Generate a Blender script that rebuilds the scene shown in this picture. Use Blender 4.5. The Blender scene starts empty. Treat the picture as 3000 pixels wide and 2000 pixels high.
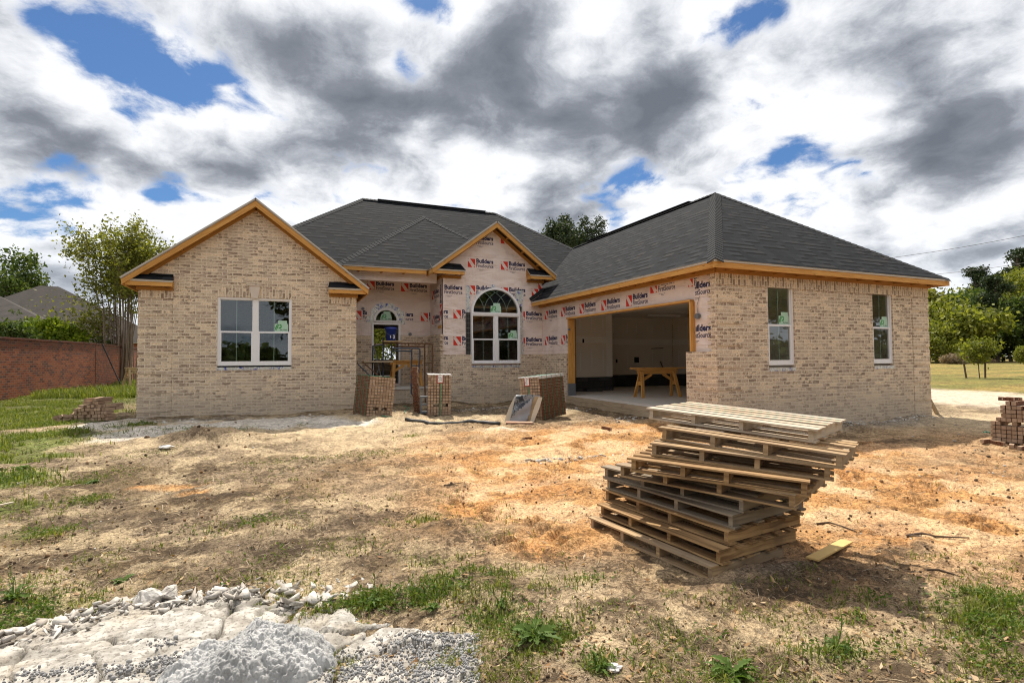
import bpy, bmesh, math, random
import numpy as np
from mathutils import Vector, Matrix
from mathutils.geometry import tessellate_polygon

random.seed(7)
rng = np.random.default_rng(7)
SC = bpy.context.scene
COL = SC.collection
R = math.radians
V = Vector
Z = V((0, 0, 1))

# ------------------------------------------------------------------ camera
FPX = 1555.966
YAW, PITCH, ROLL, CAMZ = R(23.474), R(1.843), R(-0.425), 1.5
_fw = np.array([math.sin(YAW) * math.cos(PITCH), math.cos(YAW) * math.cos(PITCH), math.sin(PITCH)])
_rt = np.array([math.cos(YAW), -math.sin(YAW), 0.0])
_up = np.cross(_rt, _fw)
_R = _rt * math.cos(ROLL) + _up * math.sin(ROLL)
_U = _up * math.cos(ROLL) - _rt * math.sin(ROLL)
CAM = np.array([0, 0, CAMZ])


def ray(x, y):
    return _fw + _R * (x - 1500) / FPX + _U * (1000 - y) / FPX


def onY(x, y, Y):
    d = ray(x, y)
    return V(CAM + d * Y / d[1])


def onX(x, y, X):
    d = ray(x, y)
    return V(CAM + d * X / d[0])


def onZ(x, y, z):
    d = ray(x, y)
    return V(CAM + d * (z - CAMZ) / d[2])


def dep(x, y, D):
    return V(CAM + ray(x, y) * D)


# ------------------------------------------------------------------ terrain height
_GP = np.array([
    (0, 2.5, -.05), (-2, 3, 0.), (2.6, 2.8, 0), (2.5, 4, 0), (3.6, 3, 0), (0, 6, .05), (5, 6, .03), (-2.76, 13.2, .33), (1.66, 13.1, .30),
    (-.8, 13.1, .29), (3, 13.6, .27), (4.2, 14.4, .27), (5.2, 14.3, .22), (7.0, 13.6, .26), (7.1, 11.5, .24), (7.1, 9.4, .22), (7.0, 7.3, .1),
    (10, 7.2, .08), (13.65, 7.2, .118), (-5, 17, .25), (-10, 25, .42), (-9, 36, .42), (20, 9, .1), (45, 20, .25), (90, 40, .3),
    (10, 3, 0), (-8, 8, .22), (-6, 12, .25), (30, 60, .3), (-30, 60, .4), (0, -8, -.1), (0, 30, .3), (20, 30, .3), (14, 12, .15), (3, 10.5, .2), (6, 10, .17),
    (-3, 9, .15), (1, 9, .13), (120, 0, .2), (-80, 20, .4), (16, 3, .02)])


def gz(x, y):
    x = np.asarray(x, float)
    y = np.asarray(y, float)
    num = np.zeros_like(x)
    den = np.zeros_like(x)
    for a, b, c in _GP:
        w = 1.0 / ((x - a) ** 2 + (y - b) ** 2 + 0.25) ** 1.6
        num += w * c
        den += w
    return num / den


def gzf(x, y):
    return float(gz(x, y))


def G(px, py):
    """ground point seen at photo position px, py"""
    z = .1
    for _ in range(25):
        p = onZ(px, py, z)
        z = .5 * z + .5 * gzf(p.x, p.y)
    return V((p.x, p.y, gzf(p.x, p.y)))


# numpy value noise -------------------------------------------------
def _hash(ix, iy, s):
    h = (ix.astype(np.int64) * 374761393 + iy.astype(np.int64) * 668265263 + s * 974634777) & 0x7fffffff
    h = (h ^ (h >> 13)) * 1274126177 & 0x7fffffff
    return ((h ^ (h >> 16)) & 0xffff) / 65535.0


def vnoise(x, y, s=0):
    ix, iy = np.floor(x), np.floor(y)
    fx, fy = x - ix, y - iy
    fx, fy = fx * fx * (3 - 2 * fx), fy * fy * (3 - 2 * fy)
    a, b = _hash(ix, iy, s), _hash(ix + 1, iy, s)
    c, d = _hash(ix, iy + 1, s), _hash(ix + 1, iy + 1, s)
    return a + (b - a) * fx + (c - a) * fy + (a - b - c + d) * fx * fy


def fbm(x, y, s=0, o=4):
    t = np.zeros_like(np.asarray(x, float))
    amp, f, n = 1., 1., 0.
    for i in range(o):
        t += amp * vnoise(x * f, y * f, s + i)
        n += amp
        amp *= .5
        f *= 2.03
    return t / n


def sstep(a, b, x):
    t = np.clip((x - a) / (b - a), 0, 1)
    return t * t * (3 - 2 * t)


# ------------------------------------------------------------------ node helper
class NT:
    def __init__(s, nt):
        s.nt = nt
        nt.nodes.clear()

    def n(s, typ, ins=None, **kw):
        nd = s.nt.nodes.new(typ)
        for k, v in kw.items():
            setattr(nd, k, v)
        for k, v in (ins or {}).items():
            s.set(nd.inputs[k], v)
        return nd

    def set(s, sock, v):
        if isinstance(v, bpy.types.NodeSocket):
            s.nt.links.new(v, sock)
        elif v is not None:
            if isinstance(v, (tuple, list)) and len(v) == 3 and sock.type == 'RGBA':
                v = (*v, 1)
            sock.default_value = v

    def m(s, op, a, b=None, c=None, clamp=False):
        nd = s.nt.nodes.new('ShaderNodeMath')
        nd.operation = op
        nd.use_clamp = clamp
        for i, v in enumerate((a, b, c)):
            if v is not None:
                s.set(nd.inputs[i], v)
        return nd.outputs[0]

    def vm(s, op, a, b=None, out=0):
        nd = s.nt.nodes.new('ShaderNodeVectorMath')
        nd.operation = op
        s.set(nd.inputs[0], a)
        if b is not None:
            s.set(nd.inputs[3 if op == 'SCALE' else 1], b)
        return nd.outputs[out]

    def mix(s, f, a, b, mode='MIX'):
        nd = s.nt.nodes.new('ShaderNodeMix')
        nd.data_type = 'RGBA'
        nd.blend_type = mode
        s.set(nd.inputs[0], f)
        s.set(nd.inputs[6], a)
        s.set(nd.inputs[7], b)
        return nd.outputs[2]

    def noise(s, vec, scale, detail=3, rough=.55, out=0, dist=0.):
        nd = s.n('ShaderNodeTexNoise', {'Vector': vec, 'Scale': scale, 'Detail': detail, 'Roughness': rough, 'Distortion': dist})
        return nd.outputs[out]

    def white(s, vec):
        nd = s.n('ShaderNodeTexWhiteNoise', {'Vector': vec}, noise_dimensions='3D')
        return nd.outputs['Value'], nd.outputs['Color']

    def ss(s, v, a, b):
        nd = s.n('ShaderNodeMapRange', {'Value': v, 'From Min': a, 'From Max': b}, interpolation_type='SMOOTHSTEP')
        return nd.outputs[0]

    def ramp(s, f, stops, interp='LINEAR'):
        nd = s.n('ShaderNodeValToRGB', {'Fac': f})
        cr = nd.color_ramp
        cr.interpolation = interp
        while len(cr.elements) < len(stops):
            cr.elements.new(.5)
        for e, (p, c) in zip(cr.elements, stops):
            e.position = p
            e.color = (*c, 1)
        return nd.outputs[0]

    def uv(s):
        return s.n('ShaderNodeTexCoord').outputs['UV']

    def obj(s):
        return s.n('ShaderNodeTexCoord').outputs['Object']

    def sep(s, v):
        nd = s.n('ShaderNodeSeparateXYZ', {0: v})
        return nd.outputs[0], nd.outputs[1], nd.outputs[2]

    def comb(s, x, y, z=0.):
        return s.n('ShaderNodeCombineXYZ', {0: x, 1: y, 2: z}).outputs[0]

    def scale(s, v, t):
        return s.vm('MULTIPLY', v, t)

    def bump(s, h, strength=.5, dist=.01):
        return s.n('ShaderNodeBump', {'Height': h, 'Strength': strength, 'Distance': dist}).outputs[0]

    def island(s):
        return s.n('ShaderNodeNewGeometry').outputs['Random Per Island']

    def orand(s):
        return s.n('ShaderNodeObjectInfo').outputs['Random']

    def out(s, color, rough=.8, normal=None, spec=.3, metal=0., **kw):
        b = s.n('ShaderNodeBsdfPrincipled', {'Base Color': color, 'Roughness': rough, 'Specular IOR Level': spec, 'Metallic': metal})
        if normal is not None:
            s.set(b.inputs['Normal'], normal)
        for k, v in kw.items():
            s.set(b.inputs[k], v)
        o = s.n('ShaderNodeOutputMaterial')
        s.nt.links.new(b.outputs[0], o.inputs[0])
        return b


M = {}


def material(name):
    m = bpy.data.materials.new(name)
    m.use_nodes = True
    M[name] = m
    return NT(m.node_tree)


def plain(name, col, rough=.7, spec=.3, metal=0., var=.12, nscale=6., bump=0.):
    t = material(name)
    o = t.obj()
    f = t.noise(o, nscale, 4)
    c = t.mix(f, tuple(x * (1 - var * 1.6) for x in col), tuple(min(1, x * (1 + var * 1.6)) for x in col))
    nb = t.bump(t.noise(o, nscale * 6, 4), bump, .01) if bump else None
    t.out(c, rough, nb, spec, metal)


def brick_mat(name, bl, ch, cols, smudge, mortar, dark=(.145, .10, .072), vert=False, mj=.0125, dirt=None):
    t = material(name)
    u, v, _ = t.sep(t.uv())
    if vert:
        u, v = v, u
    row = t.m('FLOOR', t.m('DIVIDE', v, ch))
    ou = t.m('ADD', t.m('DIVIDE', u, bl), t.m('MULTIPLY', t.m('FLOORED_MODULO', row, 2.), .5))
    col = t.m('FLOOR', ou)
    fu, fv = t.m('FRACT', ou), t.m('FRACT', t.m('DIVIDE', v, ch))
    r1, rc = t.white(t.comb(col, row, 1.3))
    rr, rg, rb = t.sep(rc)
    base = t.ramp(r1, cols, 'LINEAR')
    uvv = t.comb(u, v, t.m('MULTIPLY', rb, 9.))
    fine = t.noise(t.scale(uvv, (13., 26., 1.)), 1., 5, .62)
    fleck = t.noise(t.scale(uvv, (55., 80., 1.)), 1., 3, .7)
    big = t.noise(t.scale(uvv, (.7, .9, 0.)), 1., 2)
    lvl = t.m('ADD', fine, t.m('ADD', t.m('MULTIPLY', t.m('SUBTRACT', rg, .5), .30), t.m('MULTIPLY', t.m('SUBTRACT', fu, .5), .10)))
    sm = t.ss(lvl, 1.02 - smudge * .85, 1.10 - smudge * .85)
    base = t.mix(t.m('MULTIPLY', sm, .74), base, t.mix(rr, dark, tuple(min(1, q * 1.9) for q in dark)))
    base = t.mix(1., base, t.ramp(fleck, [(.36, (.60, .57, .54)), (.5, (1., 1., 1.)), (.64, (1.25, 1.24, 1.22))]), 'MULTIPLY')
    base = t.mix(1., base, t.ramp(big, [(.3, (.93, .93, .93)), (.7, (1.05, 1.05, 1.04))]), 'MULTIPLY')
    mu = t.m('LESS_THAN', fu, mj / bl)
    mv = t.m('LESS_THAN', fv, mj / ch)
    mm = t.m('MAXIMUM', mu, mv)
    mc = t.mix(fine, tuple(x * .8 for x in mortar), mortar)
    c = t.mix(mm, base, mc)
    if dirt:
        _, _, zz = t.sep(t.n('ShaderNodeNewGeometry').outputs['Position'])
        dn = t.noise(t.n('ShaderNodeNewGeometry').outputs['Position'], 1.3, 4)
        c = t.mix(t.m('MULTIPLY', t.ss(t.m('ADD', zz, t.m('MULTIPLY', dn, -.7)), dirt[1], dirt[0]), .5), c, dirt[2])
    h = t.m('ADD', t.m('MULTIPLY', mm, -1.), t.m('MULTIPLY', fine, .35))
    t.out(c, .9, t.bump(h, .6, .006), .2)


def mats():
    tan = [(0., (.76, .60, .43)), (.3, (.65, .515, .375)), (.6, (.58, .46, .35)), (1., (.50, .39, .30))]
    brick_mat('house_brick', .203, .0677, tan, .55, (.82, .71, .56), dirt=(.1, .7, (.46, .39, .31)))
    brick_mat('house_brick_soldier', .203, .0677, tan, .6, (.82, .71, .56), vert=True)
    red = [(0., (.34, .10, .05)), (.4, (.42, .14, .065)), (.75, (.30, .09, .05)), (1., (.20, .075, .05))]
    brick_mat('red_brick', .21, .075, red, .3, (.36, .26, .2), dark=(.08, .045, .04), mj=.012)
    # concrete block
    brick_mat('dark_block', .4, .2, [(0., (.05, .05, .052)), (1., (.075, .075, .078))], .3, (.03, .03, .03))

    # shingles
    t = material('shingle')
    u, v, _ = t.sep(t.uv())
    e = .195
    row = t.m('FLOOR', t.m('DIVIDE', v, e))
    fv = t.m('FRACT', t.m('DIVIDE', v, e))
    rr, _ = t.white(t.comb(row, 3.7, 0.))
    wob = t.noise(t.comb(t.m('MULTIPLY', u, 3.), row, 0.), 1., 1)
    ou = t.m('ADD', t.m('ADD', t.m('DIVIDE', u, .24), t.m('MULTIPLY', rr, 13.)), t.m('MULTIPLY', wob, 1.5))
    col = t.m('FLOOR', ou)
    fu = t.m('FRACT', ou)
    r, rc = t.white(t.comb(col, row, .5))
    r2, r3, r4 = t.sep(rc)
    grain = t.noise(t.comb(u, v, 0.), 90., 3, .7)
    c = t.ramp(r2, [(0., (.010, .0115, .0145)), (.45, (.017, .019, .0225)), (.8, (.026, .028, .032)), (1., (.034, .032, .031))])
    c = t.mix(t.m('MULTIPLY', grain, .5), c, t.mix(.22, c, (.08, .08, .082)))
    tab = t.ss(r, .46, .5)
    line = t.m('MULTIPLY', t.ss(fv, .38, .30), tab)
    c = t.mix(t.m('MULTIPLY', line, .97), c, (.002, .002, .0025))
    c = t.mix(t.m('MULTIPLY', t.ss(fv, .14, .06), .5), c, (.006, .006, .007))
    edge = t.m('MULTIPLY', t.m('LESS_THAN', fu, .05), .3)
    c = t.mix(edge, c, (.03, .03, .03))
    h = t.m('ADD', t.m('MULTIPLY', t.m('SUBTRACT', 1., fv), .9), t.m('MULTIPLY', tab, .6))
    t.out(c, .92, t.bump(t.m('ADD', h, t.m('MULTIPLY', grain, .25)), .3, .008), .08)

    # ridge caps
    t = material('ridge_cap')
    u, v, _ = t.sep(t.uv())
    fr = t.m('FRACT', t.m('DIVIDE', u, .14))
    r, _ = t.white(t.comb(t.m('FLOOR', t.m('DIVIDE', u, .14)), 0., 0.))
    c = t.ramp(r, [(0., (.017, .019, .022)), (1., (.027, .028, .030))])
    c = t.mix(t.m('MULTIPLY', t.m('LESS_THAN', fr, .13), .45), c, (.015, .015, .015))
    t.out(c, .92, t.bump(fr, .5, .01), .25)

    def wood(name, a, b, knots=.6, rough=.75, gs=(2.2, 45.), stain=None, orand=False, gray=None):
        t = material(name)
        uv = t.uv()
        u, v, _ = t.sep(uv)
        rnd = t.orand() if orand else t.island()
        off = t.m('MULTIPLY', rnd, 37.)
        p = t.comb(t.m('ADD', u, off), t.m('ADD', v, off), off)
        warp = t.noise(p, 1.6, 2)
        g = t.noise(t.comb(t.m('MULTIPLY', t.m('ADD', u, off), gs[0]), t.m('ADD', t.m('MULTIPLY', t.m('ADD', v, off), gs[1]), t.m('MULTIPLY', warp, 4.)), off), 1., 4, .6)
        c = t.mix(t.ss(g, .3, .72), a, b)
        lvl = t.m('ADD', .78, t.m('MULTIPLY', rnd, .42))
        c = t.mix(1., c, t.comb(lvl, lvl, t.m('MULTIPLY', lvl, .98)), 'MULTIPLY')
        if gray:
            k = t.ss(t.m('ADD', t.noise(p, .9, 3), t.m('MULTIPLY', t.m('SUBTRACT', rnd, .5), .5)), .35, .65)
            c = t.mix(t.m('MULTIPLY', k, .8), c, t.mix(g, tuple(x * .75 for x in gray), gray))
        if knots:
            vo = t.n('ShaderNodeTexVoronoi', {'Vector': t.scale(p, (2.6, 9., 1.)), 'Scale': 1.})
            kn = t.ss(vo.outputs['Distance'], .13, .06)
            c = t.mix(t.m('MULTIPLY', kn, knots), c, tuple(x * .3 for x in a))
        if stain:
            k = t.ss(t.noise(p, 3., 4), .52, .72)
            c = t.mix(t.m('MULTIPLY', k, .6), c, stain)
        t.out(c, rough, t.bump(g, .35, .003), .25)
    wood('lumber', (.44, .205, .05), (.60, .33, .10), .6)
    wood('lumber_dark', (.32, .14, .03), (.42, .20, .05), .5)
    wood('lumber_old', (.36, .25, .14), (.46, .33, .19), .5, stain=(.2, .15, .1))
    wood('pallet_wood', (.19, .105, .045), (.55, .37, .195), .35, .85, (1.6, 34.), stain=(.19, .125, .07), gray=(.36, .275, .19))
    wood('pallet_wood_sunlit', (.36, .25, .15), (.66, .53, .38), .3, .85, (1.6, 34.), stain=(.3, .21, .13), gray=(.52, .46, .38))  # paler copy for the top pallet: sunlit brightness put into the colour
    wood('pallet_wood_brown', (.15, .08, .035), (.46, .29, .14), .4, .85, (1.4, 30.), stain=(.16, .10, .055))
    wood('pallet_wood_grey', (.12, .085, .055), (.38, .30, .21), .35, .85, (1.4, 30.), stain=(.14, .11, .08), gray=(.30, .25, .19))
    wood('scaffold_plank', (.30, .24, .17), (.42, .35, .26), .2, .85)
    wood('form_board', (.30, .225, .15), (.42, .33, .23), .2, .85, stain=(.25, .18, .12))

    # house wrap
    t = material('house_wrap')
    uv = t.uv()
    u, v, _ = t.sep(uv)
    n1 = t.noise(t.scale(uv, (1.1, 2.6, 1.)), 1., 4, .55, dist=1.2)
    n2 = t.noise(t.scale(uv, (9., .7, 1.)), 1., 3)
    seam = t.m('FRACT', t.m('DIVIDE', t.m('ADD', v, .12), .92))
    sl = t.m('LESS_THAN', seam, .012)
    c = t.mix(t.ss(n1, .3, .7), (.70, .565, .50), (.80, .68, .62))
    n3 = t.noise(t.scale(uv, (.8, .8, 1.)), 1., 2)
    c = t.mix(t.m('MULTIPLY', t.ss(n3, .5, .7), .45), c, (.62, .57, .56))
    c = t.mix(t.m('MULTIPLY', sl, .5), c, (.35, .25, .2))
    wr = t.n('ShaderNodeTexWave', {'Vector': t.scale(uv, (.35, 1., 1.)), 'Scale': 1.4, 'Distortion': 9., 'Detail': 3., 'Detail Scale': 1.1})
    h = t.m('ADD', t.m('MULTIPLY', n1, 1.), t.m('ADD', t.m('MULTIPLY', n2, .35), t.m('MULTIPLY', wr.outputs[1], .25)))
    t.out(c, .45, t.bump(h, 1., .06), .4)

    plain('print_navy', (.022, .028, .085), .6, var=.05)
    plain('print_red', (.62, .035, .018), .55, var=.05)
    plain('print_grey', (.25, .22, .22), .6)
    plain('vinyl_white', (.80, .79, .80), .35, .5, var=.02)
    plain('muntin', (.60, .72, .66), .4, .5, var=.02)
    plain('sticker_green', (.40, .60, .46), .6, var=.04)
    plain('sticker_leaf', (.035, .27, .05), .5, var=.04)
    plain('ink', (.02, .02, .02), .6)
    plain('paper_white', (.78, .77, .74), .7, var=.03)
    plain('label_red', (.55, .03, .04), .6)
    plain('drip_edge', (.46, .42, .36), .5, .4, var=.06)
    plain('drip_metal', (.30, .29, .28), .5, .4)
    plain('flash_black', (.015, .015, .016), .6)
    plain('soffit_dark', (.16, .10, .05), .9, var=.3)
    plain('deck_underside', (.20, .13, .07), .9, var=.25, nscale=3.)
    plain('steel_grey', (.16, .17, .19), .5, .4, .3)
    plain('scaffold_steel', (.055, .07, .10), .5, .4, .3, var=.4)
    plain('rust', (.16, .085, .05), .8, .2, .2, var=.5)
    plain('block_grey', (.17, .18, .195), .9, var=.2, nscale=12., bump=.3)
    plain('keystone', (.62, .53, .45), .85, var=.08, bump=.2)
    plain('bucket_blue', (.012, .035, .26), .35, .5, var=.05)
    plain('strap_green', (.02, .26, .13), .4, .5)
    plain('plastic_white', (.72, .71, .70), .3, .5, var=.05, bump=.4)
    plain('plaster_scrap', (.5, .49, .48), .6, var=.15)
    plain('paper_wrap', (.60, .56, .52), .8, var=.1, bump=.3)
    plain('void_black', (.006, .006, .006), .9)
    plain('pipe_black', (.05, .05, .05), .45, .4, var=.5)
    plain('cable_black', (.01, .01, .01), .5)
    for nm, lo, hi in (('brick_unit', (.25, .165, .11), (.50, .36, .255)), ('brick_core', (.11, .045, .026), (.24, .10, .055))):
        t = material(nm)
        o = t.obj()
        r = t.m('FRACT', t.m('ADD', t.m('MULTIPLY', t.orand(), 7.3), t.m('MULTIPLY', t.island(), 3.7)))
        n = t.noise(t.vm('ADD', o, t.comb(t.m('MULTIPLY', r, 9.), r, r)), 18., 4, .65)
        c = t.mix(t.m('ADD', t.m('MULTIPLY', n, .9), t.m('MULTIPLY', t.m('SUBTRACT', r, .5), .6)), lo, hi)
        t.out(c, .92, t.bump(n, .4, .006), .2)
    plain('interior_dark', (.10, .09, .08), .9)
    plain('drywall', (.74, .68, .60), .9, var=.07, nscale=1.5)
    plain('joint_compound', (.80, .77, .72), .9, var=.06, nscale=4.)
    plain('ply_sheet', (.56, .47, .36), .8, var=.12, nscale=5.)
    plain('board_pink', (.55, .32, .22), .8, var=.25, nscale=8.)
    plain('yellow_board', (.62, .42, .16), .7, var=.12, nscale=9.)
    plain('bark', (.12, .09, .07), .95, var=.3, nscale=10., bump=.5)
    plain('bark_pale', (.20, .15, .11), .95, var=.3, nscale=10.)
    plain('stick', (.12, .085, .06), .95, var=.4)
    plain('white_dust', (.75, .70, .62), .95, var=.1, nscale=12., bump=.4)
    plain('painted_wall_white', (.6, .57, .52), .8)
    plain('chip_rust', (.33, .13, .05), .8, var=.5)

    t = material('slab_concrete')
    o = t.obj()
    n = t.noise(o, 2.2, 5, .6)
    c = t.mix(n, (.52, .49, .44), (.68, .65, .60))
    t.out(c, .75, t.bump(t.noise(o, 60., 3), .2, .003), .3)

    # tarp / roofing felt
    t = material('tarp')
    o = t.obj()
    n = t.noise(o, 7., 5, .7, dist=.8)
    c = t.mix(t.ss(n, .42, .62), (.025, .03, .04), (.23, .24, .26))
    t.out(c, .55, t.bump(n, .4, .02), .4)
    t = material('felt_grey')
    o = t.obj()
    n = t.noise(o, 5., 4)
    t.out(t.mix(n, (.22, .21, .22), (.34, .33, .33)), .7, t.bump(n, .3, .02), .3)

    # flashing tape: foil with blue printing
    t = material('flash_tape')
    uv = t.obj()
    n = t.noise(uv, 26., 3, .6, dist=1.5)
    n2 = t.noise(uv, 9., 3, .6)
    c = t.mix(t.ss(n, .5, .62), (.55, .55, .50), (.80, .82, .84))
    c = t.mix(t.m('MULTIPLY', t.ss(n2, .53, .60), t.ss(n, .45, .55)), c, (.03, .06, .42))
    t.out(c, .3, t.bump(n, .7, .01), .5, .35)

    t = material('mesh_black')
    u, v, _ = t.sep(t.uv())
    a = t.m('LESS_THAN', t.m('FRACT', t.m('DIVIDE', v, .14)), .12)
    b = t.m('LESS_THAN', t.m('FRACT', t.m('DIVIDE', u, .07)), .1)
    t.out(t.mix(t.m('MAXIMUM', a, b), (.028, .027, .026), (.13, .12, .11)), .6)

    # window glass : fresnel reflection over clear pane
    t = material('window_glass')
    fr = t.n('ShaderNodeFresnel', {'IOR': 1.52})
    tr = t.n('ShaderNodeBsdfTransparent', {'Color': (.72, .78, .75, 1)})
    gl = t.n('ShaderNodeBsdfGlossy', {'Color': (.85, .92, .95, 1), 'Roughness': .015, 'Normal': t.bump(t.noise(t.obj(), 2.2, 2), .03, .05)})
    mx = t.n('ShaderNodeMixShader', {0: t.m('ADD', .03, t.m('MULTIPLY', fr.outputs[0], 2.0)), 1: tr.outputs[0], 2: gl.outputs[0]})
    o = t.n('ShaderNodeOutputMaterial')
    t.nt.links.new(mx.outputs[0], o.inputs[0])

    # leaves
    def leaf(name, stops, trans=.35):
        t = material(name)
        r = t.island()
        o = t.obj()
        big = t.noise(o, .55, 2)
        c = t.ramp(t.m('ADD', t.m('MULTIPLY', r, .65), t.m('MULTIPLY', big, .35)), stops)
        d = t.n('ShaderNodeBsdfPrincipled', {'Base Color': c, 'Roughness': .6, 'Specular IOR Level': .25})
        tl = t.n('ShaderNodeBsdfTranslucent', {'Color': t.mix(1., c, (1.3, 1.35, .7), 'MULTIPLY')})
        mx = t.n('ShaderNodeMixShader', {0: trans, 1: d.outputs[0], 2: tl.outputs[0]})
        oo = t.n('ShaderNodeOutputMaterial')
        t.nt.links.new(mx.outputs[0], oo.inputs[0])
    leaf('leaf_myrtle', [(.1, (.065, .075, .014)), (.4, (.13, .14, .022)), (.7, (.22, .21, .035)), (.95, (.22, .25, .04))], .45)
    leaf('leaf_green', [(.1, (.03, .055, .013)), (.45, (.065, .10, .022)), (.75, (.115, .15, .032)), (.95, (.17, .20, .045))])
    leaf('leaf_spring', [(.1, (.06, .075, .013)), (.45, (.145, .165, .024)), (.75, (.25, .26, .04)), (.95, (.36, .35, .07))], .4)
    leaf('leaf_hedge', [(.1, (.07, .12, .01)), (.45, (.17, .23, .015)), (.75, (.30, .36, .03)), (.95, (.42, .45, .06))], .4)
    leaf('leaf_pine', [(.1, (.015, .028, .012)), (.45, (.032, .05, .02)), (.75, (.055, .075, .026)), (.95, (.085, .105, .035))], .2)
    leaf('leaf_brush', [(.1, (.13, .10, .07)), (.6, (.25, .19, .13)), (.95, (.32, .2, .1))], .2)
    leaf('grass_blade', [(.05, (.06, .085, .014)), (.4, (.125, .16, .022)), (.7, (.21, .235, .04)), (.95, (.38, .34, .13))], .35)
    leaf('weed_leaf', [(.05, (.04, .075, .013)), (.5, (.085, .145, .022)), (.95, (.17, .23, .04))], .35)
    leaf('dry_leaf', [(.05, (.22, .10, .04)), (.5, (.42, .26, .12)), (.95, (.62, .5, .34))], .15)
    leaf('straw', [(.05, (.10, .07, .05)), (.5, (.26, .19, .12)), (.95, (.5, .4, .26))], .1)

    t = material('stone_grey')
    r = t.island()
    o = t.obj()
    c = t.mix(t.noise(o, 25., 3), (.13, .13, .14), (.34, .335, .33))
    c = t.mix(t.m('MULTIPLY', r, .45), c, (.42, .40, .37))
    t.out(c, .9, t.bump(t.noise(o, 80., 3), .4, .004), .2)
    t = material('stone_pale')
    r = t.island()
    o = t.obj()
    c = t.mix(t.ss(t.noise(o, 16., 5, .7), .35, .65), (.33, .30, .265), (.64, .605, .55))
    c = t.mix(t.m('MULTIPLY', t.ss(r, .45, 1.), .65), c, (.27, .225, .18))
    t.out(c, .9, t.bump(t.noise(o, 50., 4), .5, .006), .2)
    t = material('clod')
    r = t.island()
    c = t.ramp(r, [(0., (.06, .042, .03)), (.5, (.13, .092, .06)), (.8, (.24, .14, .07)), (1., (.38, .29, .2))])
    t.out(c, .95, t.bump(t.noise(t.obj(), 60., 3), .5, .005), .1)
    # rough lumpy concrete
    t = material('rough_concrete')
    o = t.obj()
    n = t.noise(o, 6., 5, .6)
    n2 = t.noise(o, 75., 4, .7)
    c = t.mix(t.ss(n, .32, .68), (.33, .327, .32), (.53, .525, .515))
    c = t.mix(t.m('MULTIPLY', t.ss(n2, .5, .36), .45), c, (.2, .195, .19))
    t.out(c, .95, t.bump(n2, .7, .012), .1)
    t = material('crust_concrete')
    o = t.obj()
    at = t.n('ShaderNodeVertexColor', layer_name='soil')
    n = t.noise(o, 9., 5, .65)
    n2 = t.noise(o, 45., 4, .65)
    c = t.mix(t.ss(n, .35, .65), (.30, .275, .24), (.52, .49, .445))
    c = t.mix(t.m('MULTIPLY', t.ss(n2, .52, .62), .7), c, (.15, .13, .11))
    c = t.mix(1., c, at.outputs[0], 'MULTIPLY')
    t.out(c, .92, t.bump(t.m('ADD', n2, n), .6, .012), .15)

    # soil : colour map comes from the 'soil' attribute, broken up by noise
    t = material('soil')
    o = t.obj()
    at = t.n('ShaderNodeVertexColor', layer_name='soil')
    n0 = t.noise(o, .9, 5, .6)
    n1 = t.noise(o, 6., 6, .68)
    n2 = t.noise(o, 38., 5, .7)
    n3 = t.noise(o, 150., 3, .7)
    st = t.noise(t.scale(o, (5., 16., 1.)), 1., 5, .7, dist=.8)
    c = at.outputs[0]
    c = t.mix(1., c, t.ramp(n1, [(.3, (.55, .53, .50)), (.5, (1., 1., 1.)), (.68, (1.25, 1.23, 1.2))]), 'MULTIPLY')
    c = t.mix(1., c, t.ramp(n2, [(.34, (.38, .36, .34)), (.48, (.95, .95, .95)), (.62, (1.32, 1.32, 1.30))]), 'MULTIPLY')
    c = t.mix(1., c, t.ramp(n3, [(.34, (.5, .48, .46)), (.5, (1.0, 1.0, 1.0)), (.64, (1.4, 1.4, 1.4))]), 'MULTIPLY')
    n4 = t.noise(o, 17., 6, .72, dist=.6)
    n5 = t.noise(o, 1.7, 4, .6)
    lum = t.n('ShaderNodeRGBToBW', {0: at.outputs[0]}).outputs[0]
    crumb = t.m('MULTIPLY', t.ss(t.m('ADD', n4, t.m('MULTIPLY', t.m('SUBTRACT', n5, .5), .5)), .50, .56), t.ss(lum, .46, .24))
    c = t.mix(t.m('MULTIPLY', crumb, .78), c, (.07, .048, .031))
    c = t.mix(t.m('MULTIPLY', t.ss(st, .56, .68), .6), c, (.09, .064, .043))
    h = t.m('ADD', t.m('MULTIPLY', n2, .7), t.m('ADD', t.m('MULTIPLY', n3, .28), t.m('ADD', t.m('MULTIPLY', n1, 1.1), t.m('ADD', t.m('MULTIPLY', n4, .9), t.m('MULTIPLY', st, .5)))))
    t.out(c, .95, t.bump(h, .8, .035), .1)


mats()


# ------------------------------------------------------------------ mesh builder
def piece(fn):
    def w(s, *p, **k):
        if s.lock:
            return fn(s, *p, **k)
        s.lock = True
        s.cur += 1
        fn(s, *p, **k)
        s.lock = False
    return w


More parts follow.
